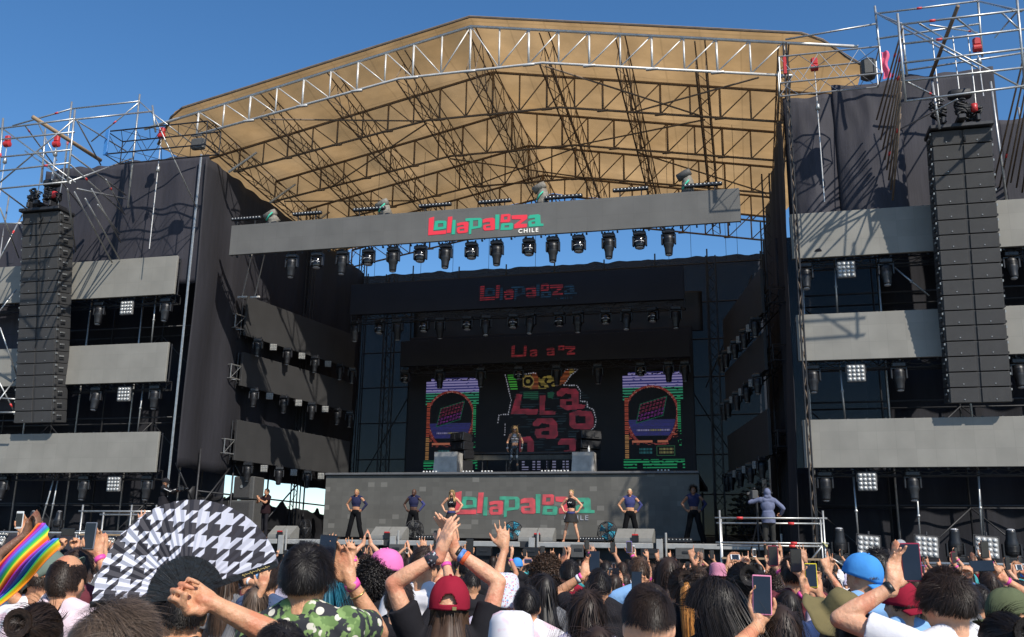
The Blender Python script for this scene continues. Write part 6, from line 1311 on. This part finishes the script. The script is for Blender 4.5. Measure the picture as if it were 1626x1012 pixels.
hair(o_, HTg, 'tailonly', 'ginger', 1500, 3, .0045, .36)
CR(1178, 894, 58, 'bun', 'black', GRY, (), 'woman with a shiny black bun', female=True, nh=1500)
CR(1262, 882, 50, 'messy', 'dark', MAR, [(-1, 1286, 915, -.42, 'phone', (.15, .2, .95), CAM, (-.6, 0, -1)), (1, 1290, 917, -.42, 'phone', (-.15, .2, .95), CAM, (.7, 0, -1))], 'person filming two-handed with a yellow phone', phones=[(1288, 914, -.42, (0, .1, 1), (0, -1, .1), 'yellow', 'phone in a bright yellow case')], bands=[(-1, .03, BPK, .025)])
CR(1395, 870, 46, 'messy', 'black', BLK, (), 'black haired person right of the sky blue cap')
CR(1230, 908, 46, 'curly', 'dark', BLK, (), 'dark curly haired person with blue glasses left of the yellow phone', turn=-.9)
CR(1240, 960, 84, 'long', 'dark', RED_C, [(-1, 1212, 949, -.05, 'phone', (0, .2, .95), CAM, (-.5, 0, -1))], 'long dark haired person holding the pink phone', female=True, phones=[(1210, 945, -.05, (.03, .1, 1), (0, -1, 0), 'pink', 'phone in a pale pink case')], skin=1)
CR(1557, 928, 44, 'short', 'black', GRY, [(-1, 1540, 900, .0, 'grip', (.45, .2, .8), CAM, (-.7, 0, -1)), (1, 1578, 900, .0, 'grip', (-.5, .2, .8), CAM, (.8, 0, -1))], 'person filming sideways with both hands near the right edge', phones=[(1559, 899, .0, (1, 0, .05), (0, -1, .1), 'black', 'black phone held sideways near the right edge')], bands=[(1, .02, BPK, .02)])
CR(1015, 884, 38, 'short', 'brown', LBL, [(1, 1014, 928, -.6, 'phone', (-.1, .2, .95), CAM, (.6, 0, -1))], 'brown haired man with a navy phone', phones=[(1011, 925, -.6, (0, .1, 1), (0, -1, 0), 'black', 'navy phone in front of the brown haired man')])
CR(1062, 884, 44, 'long', 'dark', GRY, (), 'long dark haired woman behind the orange ponytail', female=True)
CR(905, 889, 36, 'short', 'black', RED_C, (), 'black haired person with a small white hair clip')
CR(122, 869, 46, 'short', 'dark', MAR, [(1, 146, 853, -.15, 'phone', (-.25, .15, .95), CAM, (.5, 0, -1))], 'person in a maroon tee holding up the grey phone', bands=[(1, .03, BPK, .028)], phones=[(143, 851, -.15, (0, .05, 1), (0, -1, 0), 'grey', 'grey phone above the man with thinning hair')], skin=1, hw=.175)
CR(405, 932, 46, 'long', 'mid', GRY, (), 'light brown haired person right of the fan', female=True)
CR(362, 905, 40, 'long', 'brown', GRY, [(1, 386, 902, 0, 'phone', (-.1, .2, 1), CAM, (.6, 0, -1))], 'brown haired person behind the hand fan', phones=[(383, 897, 0, (1, 0, .1), (0, -1, 0), 'pink', 'rose phone behind the hand fan')], bands=[(1, .03, BWH, .02)])
CR(425, 900, 40, 'short', 'dark', DEN, [(-1, 417, 935, -.2, 'open', (.05, .1, 1), (0, 1, 0), (-.5, 0, -1))], 'person in denim with one arm up right of the fan', skin=1)
CR(520, 905, 50, 'long', 'teal', BLK, (), 'person with long teal hair', female=True, hlen=.6, nh=1800)
CR(552, 925, 40, 'short', 'dark', YEL, [(-1, 527, 868, .2, 'open', (.05, .2, .95), (0, 1, 0), (-.5, 0, -.8)), (1, 556, 874, .2, 'fist', (-.05, .2, .95), CAM, (.6, 0, -.8))], 'person in a yellow tee with both hands up', bands=[(1, .04, BPK, .02)], skin=1)
CR(228, 893, 44, 'short', 'dark', GRY, [(-1, 232, 846, 0, 'open', (-.35, .15, .9), (.2, 1, 0), (-.3, 0, -.8))], 'person behind the fan stretching one hand up', skin=0)
CR(98, 872, 30, 'short', 'dark', TEA, [(-1, 93, 872, -.1, 'grip', (.35, .3, .85), CAM, (-.6, 0, -.8)), (1, 122, 872, -.1, 'grip', (-.35, .3, .85), CAM, (.6, 0, -.8))], 'person filming sideways above the sage green cap', phones=[(108, 845, -.1, (1, 0, 0), (0, -1, 0), 'black', 'black phone held sideways above the sage green cap')], skin=1)
CR(28, 872, 34, 'short', 'black', MAR, [(1, 33, 828, .05, 'phone', (-.1, .2, 1), CAM, (.6, 0, -.8))], 'person holding a white phone above the rainbow flag', phones=[(31, 826, .05, (0, 0, 1), (0, -1, 0), 'white', 'white phone above the rainbow flag')], bands=[(1, .04, BPK, .02)])
CR(1140, 892, 27, 'short', 'dark', PNK, (), 'person in a fluffy dusty pink hat', hat=(bucket, cmat((.5, .2, .28), 'dusty_pink_wool'), {'rbrim': .115, 'drop': .03}), hw=.2)
CR(1108, 898, 34, 'messy', 'brown', GRY, [(-1, 1002, 0, 0, None, (0, 0, 1), CAM, (-1, 0, 0))][:0], 'brown haired person left of the dusty pink hat')
CR(742, 884, 30, 'short', 'black', BLK, [(-1, 745, 870, .05, 'phone', (.1, .2, 1), CAM, (-.6, 0, -.8))], 'dark haired person with a phone right of the clapping hands', phones=[(746, 868, .05, (0, 0, 1), (0, -1, 0), 'black', 'black phone right of the clapping hands')])
CR(950, 1020, 80, 'long', 'dark', BLK, (), 'long dark hair at the bottom edge beside the fade haircut', female=True)
CR(20, 905, 60, 'short', 'dark', GRY, [(1, 2, 935, -.35, 'grip', (-.5, 0, .85), CAM, (1, 0, -.5))], 'person in grey waving the rainbow flag at the left edge')
# mask of the woman looking down, white earbud wires, lettering on the black tee
pw = [x for x in bpy.data.objects if x.get('label', '').startswith('black haired woman in a mask')][0]
pc = [x for x in bpy.data.objects if x.get('label', '').startswith('curly haired person in a black tee')][0]
s_ = 1; mk = MB()
def facept(o, c, turn, tilt, H):
    s = H/1.75; return (Matrix.Translation(V(0, .005*s, 1.635*s)) @ Matrix.Translation(V(0, -.02*s, -.13*s)) @ Matrix.Rotation(turn, 4, 'Z') @ Matrix.Rotation(tilt, 4, 'X') @ Matrix.Translation(V(0, .02*s, .13*s)) @ Matrix.Diagonal((s, s, s, 1))) @ V(*c)
mk.sph(facept(pw, (0, .068, -.075), 1.4, -.3, 1.74), (.058, .052, .05), 14, 9); mk.build('face_mask', BLK, pw, True)
cu = bpy.data.curves.new('t', 'FONT'); cu.body = 'ヴ  新劇場\n    新劇場'; cu.size = .062; cu.align_x = 'CENTER'; cu.extrude = .003
tmp = bpy.data.objects.new('t', cu); COL.objects.link(tmp); me = bpy.data.meshes.new_from_object(tmp.evaluated_get(bpy.context.evaluated_depsgraph_get())); bpy.data.objects.remove(tmp)
me.transform(Matrix.Translation((0, 0, 1.31)) @ Matrix.Rotation(R(90), 4, 'X'))
for v in me.vertices: v.co.y += -.133+.9*v.co.x**2
me.materials.clear(); me.materials.append(mat('purple_ink', (.18, .16, .62), .7)); t_ = bpy.data.objects.new('printed_lettering', me); COL.objects.link(t_); t_.parent = pc
# ---------------------------------------------------------------- hand fans
HT_ = NT('houndstooth_cloth'); tc = HT_.n('TexCoord'); sx = HT_.n('SeparateXYZ')
mpg = HT_.n('Mapping'); mpg.inputs['Rotation'].default_value = (0, R(-3), 0); HT_.l(tc.outputs['Object'], mpg.inputs[0]); HT_.l(mpg.outputs[0], sx.inputs[0])
def mth(op, a, b_=None):
    n = HT_.n('Math', operation=op)
    for i, v in enumerate((a, b_)):
        if v is None: continue
        if isinstance(v, (int, float)): n.inputs[i].default_value = v
        else: HT_.l(v, n.inputs[i])
    return n.outputs[0]
px_ = mth('DIVIDE', sx.outputs[0], .072); pz_ = mth('DIVIDE', sx.outputs[2], .072)
W1 = mth('LESS_THAN', mth('FRACT', px_), .5); W2 = mth('LESS_THAN', mth('FRACT', pz_), .5); T_ = mth('LESS_THAN', mth('FRACT', mth('MULTIPLY', mth('SUBTRACT', px_, pz_), 2)), .5)
v1 = mth('MULTIPLY', W1, T_); v2 = mth('MULTIPLY', W2, mth('SUBTRACT', 1, T_)); vv_ = mth('ADD', v1, v2)
mx = HT_.n('Mix', data_type='RGBA'); HT_.l(vv_, mx.inputs[0]); mx.inputs[6].default_value = (.055, .05, .06, 1); mx.inputs[7].default_value = (.76, .75, .84, 1); HT_.l(mx.outputs[2], HT_.b.inputs['Base Color']); HT_.b.inputs['Roughness'].default_value = .6
tl = HT_.n('BsdfTranslucent'); HT_.l(mx.outputs[2], tl.inputs[0]); ms = HT_.n('MixShader'); ms.inputs[0].default_value = .22; HT_.l(HT_.b.outputs[0], ms.inputs[1]); HT_.l(tl.outputs[0], ms.inputs[2]); HT_.l(ms.outputs[0], HT_.t.nodes['Material Output'].inputs[0])
RB = NT('rainbow_cloth'); tc = RB.n('TexCoord'); sx = RB.n('SeparateXYZ'); RB.l(tc.outputs['Object'], sx.inputs[0])
at2 = RB.n('Math', operation='ARCTAN2'); RB.l(sx.outputs[2], at2.inputs[0]); RB.l(sx.outputs[0], at2.inputs[1]); ml = RB.n('Math', operation='MULTIPLY_ADD'); ml.inputs[1].default_value = 9.0; ml.inputs[2].default_value = .1; RB.l(at2.outputs[0], ml.inputs[0]); fr = RB.n('Math', operation='FRACT'); RB.l(ml.outputs[0], fr.inputs[0])
rp = RB.n('ValToRGB'); cols = [(.62, .02, .03), (.85, .22, .02), (.85, .68, .02), (.03, .42, .06), (.04, .16, .62), (.32, .04, .42)]; e_ = rp.color_ramp.elements; e_[0].color = (*cols[0], 1); e_[0].position = 0; e_[1].color = (*cols[5], 1); e_[1].position = .9
for i in range(1, 5): x_ = e_.new(i*.165); x_.color = (*cols[i], 1)
rp.color_ramp.interpolation = 'EASE'; RB.l(fr.outputs[0], rp.inputs[0]); RB.l(rp.outputs[0], RB.b.inputs['Base Color']); RB.b.inputs['Roughness'].default_value = .6
PL = .003
def handfan(piv, z, Rr, a0, a1, cloth_m, label, cat='hand fan', r_in=.38, ribs=26, face=0, ink=False):
    c = pz(piv[0], piv[1], z); o = empty('hand_fan', c, R(14)+face, label, cat); mb = MB(); P = []; F = []; nr = 6; na = ribs*2
    for j in range(nr+1):
        r_ = Rr*(r_in+(1-r_in)*j/nr)
        for i in range(na+1):
            t = R(a0+(a1-a0)*i/na); d = (PL if i % 2 else -PL)*r_/Rr; rr = r_*(1-.004*(i % 2)); P.append((rr*math.cos(t), d+.01*math.sin(t*3), rr*math.sin(t)))
    F = [(j*(na+1)+i, j*(na+1)+i+1, (j+1)*(na+1)+i+1, (j+1)*(na+1)+i) for j in range(nr) for i in range(na)]
    mb.add(P, F); mb.build('pleated_cloth', cloth_m, o)
    for i in range(ribs+1):
        t = R(a0+(a1-a0)*i/ribs); p = MB(); u = V(math.cos(t), 0, math.sin(t)); q = Matrix.Rotation(-t, 3, 'Y'); wdt = .011 if i in (0, ribs) else .0125; L = Rr*(r_in+.03) if 0 < i < ribs else Rr*1.0
        p.bbox(u*(L/2)+V(0, -.012-.0012*(i % 3), 0), (L, .002, wdt*(1.0 if 0 < i < ribs else 1.7)), .0006, q); rb = p.build('rib', mat('fan_rib_black', (.012, .012, .014), .3, 0, .3, 30, bump=.2) if 'fan_rib_black' not in bpy.data.materials else bpy.data.materials['fan_rib_black'], o)
        if ink and i == 0:
            p = MB(); p.path([u*(Rr*(.62+.30*k/40))+V(0, -.0155, 0)+V(-u.z, 0, u.x)*.005*math.sin(k*1.7)*(.5+.5*math.sin(k*.6)) for k in range(41)], .0008, 4); p.build('gold_script', mat('gold_ink', (.6, .45, .15), .4), rb)
    p = MB(); p.lathe([(.004, -.02), (.006, -.018), (.006, .006), (.004, .008)], 10, (0, 0, 0), Matrix.Rotation(R(90), 3, 'X')); p.build('rivet', M['steel'], o, True); return o
handfan((297, 946), 2.86, .286, 20, 186, HT_.m, 'big black and white chequered hand fan opened wide', ink=True)
c = pz(-130, 1075, 3.7); o = empty('rainbow_flag', c, R(14), 'rainbow striped flag waving at the left edge', 'flag'); mb = MB()
mb.grid(lambda u, v: (lambda r_, t: V(r_*math.cos(t), .008*math.sin(u*40)+.03*math.sin(v*5+u*3), r_*math.sin(t)+.012*math.sin(u*9)))(.36+.345*v+.012*math.sin(u*11), R(44.5+13.5*u)), 60, 24)
f_ = mb.build('cloth', RB.m, o, True); f_.modifiers.new('t', 'SOLIDIFY').thickness = .002

# ---------------------------------------------------------------- farther rows: prototypes, then copies
FH = 'people standing in the farther rows of the crowd'
def arms_of(kind):
    U = (0, .15, 1)
    return {'none': [], 'phone2': [(-1, (-.06, .43, 1.63), 'phone', (.25, .15, .95), CAM, (-.6, 0, -1)), (1, (.06, .43, 1.63), 'phone', (-.25, .15, .95), CAM, (.6, 0, -1))],
            'phone1': [(1, (.16, .30, 1.86), 'phone', (-.2, .2, 1), CAM, (1, 0, -.8))], 'clap': [(-1, (-.05, .2, 1.9), 'clap', (.15, .1, 1), (1, 0, 0), (-1, 0, -.3)), (1, (.05, .2, 1.9), 'clap', (-.15, .1, 1), (-1, 0, 0), (1, 0, -.3))],
            'wave': [(-1, (-.26, .15, 1.92), 'spread', (-.1, .1, 1), (0, 1, 0), (-1, 0, -.3))], 'point': [(1, (.22, .25, 1.86), 'point', U, (0, 1, 0), (1, 0, -.5))], 'horns': [(-1, (-.15, .3, 1.84), 'horn', U, CAM, (-1, 0, -.6))],
            'sideways': [(-1, (-.12, .36, 1.72), 'phone', (.5, .2, .8), CAM, (-1, 0, -1)), (1, (.12, .36, 1.72), 'phone', (-.5, .2, .8), CAM, (1, 0, -1))]}[kind]
PH_L = {'phone2': ((0, .42, 1.735), (0, 0, 1)), 'phone1': ((.125, .28, 1.965), (0, 0, 1)), 'sideways': ((0, .35, 1.80), (1, 0, 0))}
protos = []
for i, (ak, hk, hc, fem, hat_) in enumerate([('none', 'short', 'black', 0, 0), ('phone2', 'long', 'dark', 1, 0), ('clap', 'messy', 'dark', 0, 0), ('phone1', 'short', 'dark', 0, 0), ('wave', 'long', 'black', 1, 0), ('sideways', 'curly', 'black', 0, 0), ('point', 'wavy', 'brown', 1, 0), ('none', 'wavy', 'dark', 1, 0), ('phone1', 'bob', 'black', 1, 0), ('none', 'short', 'dark', 0, 1), ('clap', 'long', 'brown', 1, 0), ('horns', 'fade', 'black', 0, 0), ('none', 'bob', 'blond', 1, 0), ('phone2', 'short', 'black', 0, 2)]):
    o, HT, out = person((0, -5-i, 0), 0, 1.75, 1, hk, hc, WHT, [(s_, V(*t), p_, V(*f_), V(*n_), V(*pl)) for (s_, t, p_, f_, n_, pl) in arms_of(ak)], label='person', voxel=.0115, nh=520, wd=.007, seed=i*31+5, pants=('trousers', DEN), female=bool(fem), scale_hand=1.12, bands=[(1, .03, BPK, .022)] if i % 2 else [],
                        hat=(cap, GRY, {'turn': R(180)}) if hat_ == 1 else (bucket, WHT, {'rbrim': .12, 'drop': .06}) if hat_ == 2 else None)
    protos.append((o, ak, hk, hat_))
CN = {id(WHT): 'white', id(BLK): 'black', id(MAR): 'maroon', id(GRY): 'grey', id(DEN): 'navy', id(LPN): 'pink', id(LAV): 'lavender', id(TEA): 'teal', id(YEL): 'yellow', id(OLC): 'olive', id(LBL): 'pale blue', id(RED_C): 'crimson'}
CW = [WHT, WHT, BLK, GRY, MAR, DEN, LPN, BLK, TEA, WHT, LAV, YEL, OLC, LBL, BLK, RED_C, GRY, BLK]
first = [True]*len(protos); rr = random.Random(23)
rows = [5.3, 6.2, 7.3, 8.6, 9.9, 11.2, 12.6, 14.1, 15.7, 17.4, 19.2, 21.2, 23.2, 25.0]
RON = ['nearest', 'second', 'third', 'fourth', 'fifth', 'sixth', 'seventh', 'eighth', 'ninth', 'tenth', 'eleventh', 'twelfth', 'thirteenth', 'last']
PCASE = ['black', 'black', 'grey', 'black', 'white', 'black', 'purple', 'red', 'black']
for r_i, z in enumerate(rows):
    step = (.80 if z < 14 else 1.05)*1500/z*1.0; x = -20+rr.uniform(0, step); n_ = 0
    while x < 1650:
        xx = x+rr.uniform(-.2, .2)*step; zz = z+rr.uniform(-.35, .35); c = pz(xx, 900, zz); x += step
        if c.y > 25.9 and (-21 < c.x < -17.4 or -1.2 < c.x < 2.4) or c.y > 27.4: continue
        if any(math.hypot(c.x-q[0], c.y-q[1]) < (.42 if z < 8 else .3) for q in PLACED): continue
        if z < 7 and (120 < xx < 420 or 660 < xx < 780): continue
        j = rr.choice([0, 1, 2, 3, 3, 4, 5, 5, 6, 7, 8, 9, 10, 11, 12, 13, 1, 3, 8, 13, 4, 6, 11])
        if 560 < xx < 800 and protos[j][1] in ('clap', 'wave') and z < 9: j = 0
        src, ak, hk, hat_ = protos[j]; n_ += 1
        o = src if first[j] else copy_tree(src); first[j] = False
        H = min(1.80, max(1.5, rr.gauss(1.655, .055))); s_ = H/1.75; dx, dy = CX-c.x, 34-c.y; yaw = -math.atan2(dx, dy)+rr.uniform(-.35, .35); o.location = (c.x, c.y, 0); o.rotation_euler = (0, 0, yaw); o.scale = (s_,)*3
        sh_ = rr.choice(CW); skn = SK[rr.choice([0, 1, 1, 1, 2, 2, 3])]
        for ch in o.children:
            b0 = ch.name.split('.')[0]
            if b0 in ('shirt', 'body', 'cap', 'bucket_hat') and ch.material_slots:
                ch.material_slots[0].link = 'OBJECT'; ch.material_slots[0].material = sh_ if b0 == 'shirt' else skn if b0 == 'body' else rr.choice([GRY, BLK, RED_C, WHT, PNK, BLC])
        where = '%s from the left in the %s far row' % (ORD[n_-1] if n_ <= 18 else '%dth' % n_, RON[r_i])
        act = {'none': 'arms down', 'phone2': 'filming two-handed', 'phone1': 'phone raised', 'clap': 'clapping overhead', 'wave': 'waving', 'sideways': 'filming sideways', 'point': 'pointing up', 'horns': 'hand up'}[ak]
        tag(o, '%s shirt, %s, %s' % (CN[id(sh_)], act, where), 'person', FH)
        if ak in PH_L:
            lp, up = PH_L[ak]; Rz = Matrix.Rotation(yaw, 3, 'Z'); ph = phone(V(c.x, c.y, 0)+Rz @ (V(*lp)*s_), Rz @ V(*up), Rz @ V(0, -1, .15), PCASE[rr.randrange(9)], 'phone of the person %s' % where)
for j, f_ in enumerate(first):
    if f_:
        for ch in list(protos[j][0].children): bpy.data.objects.remove(ch)
        bpy.data.objects.remove(protos[j][0])
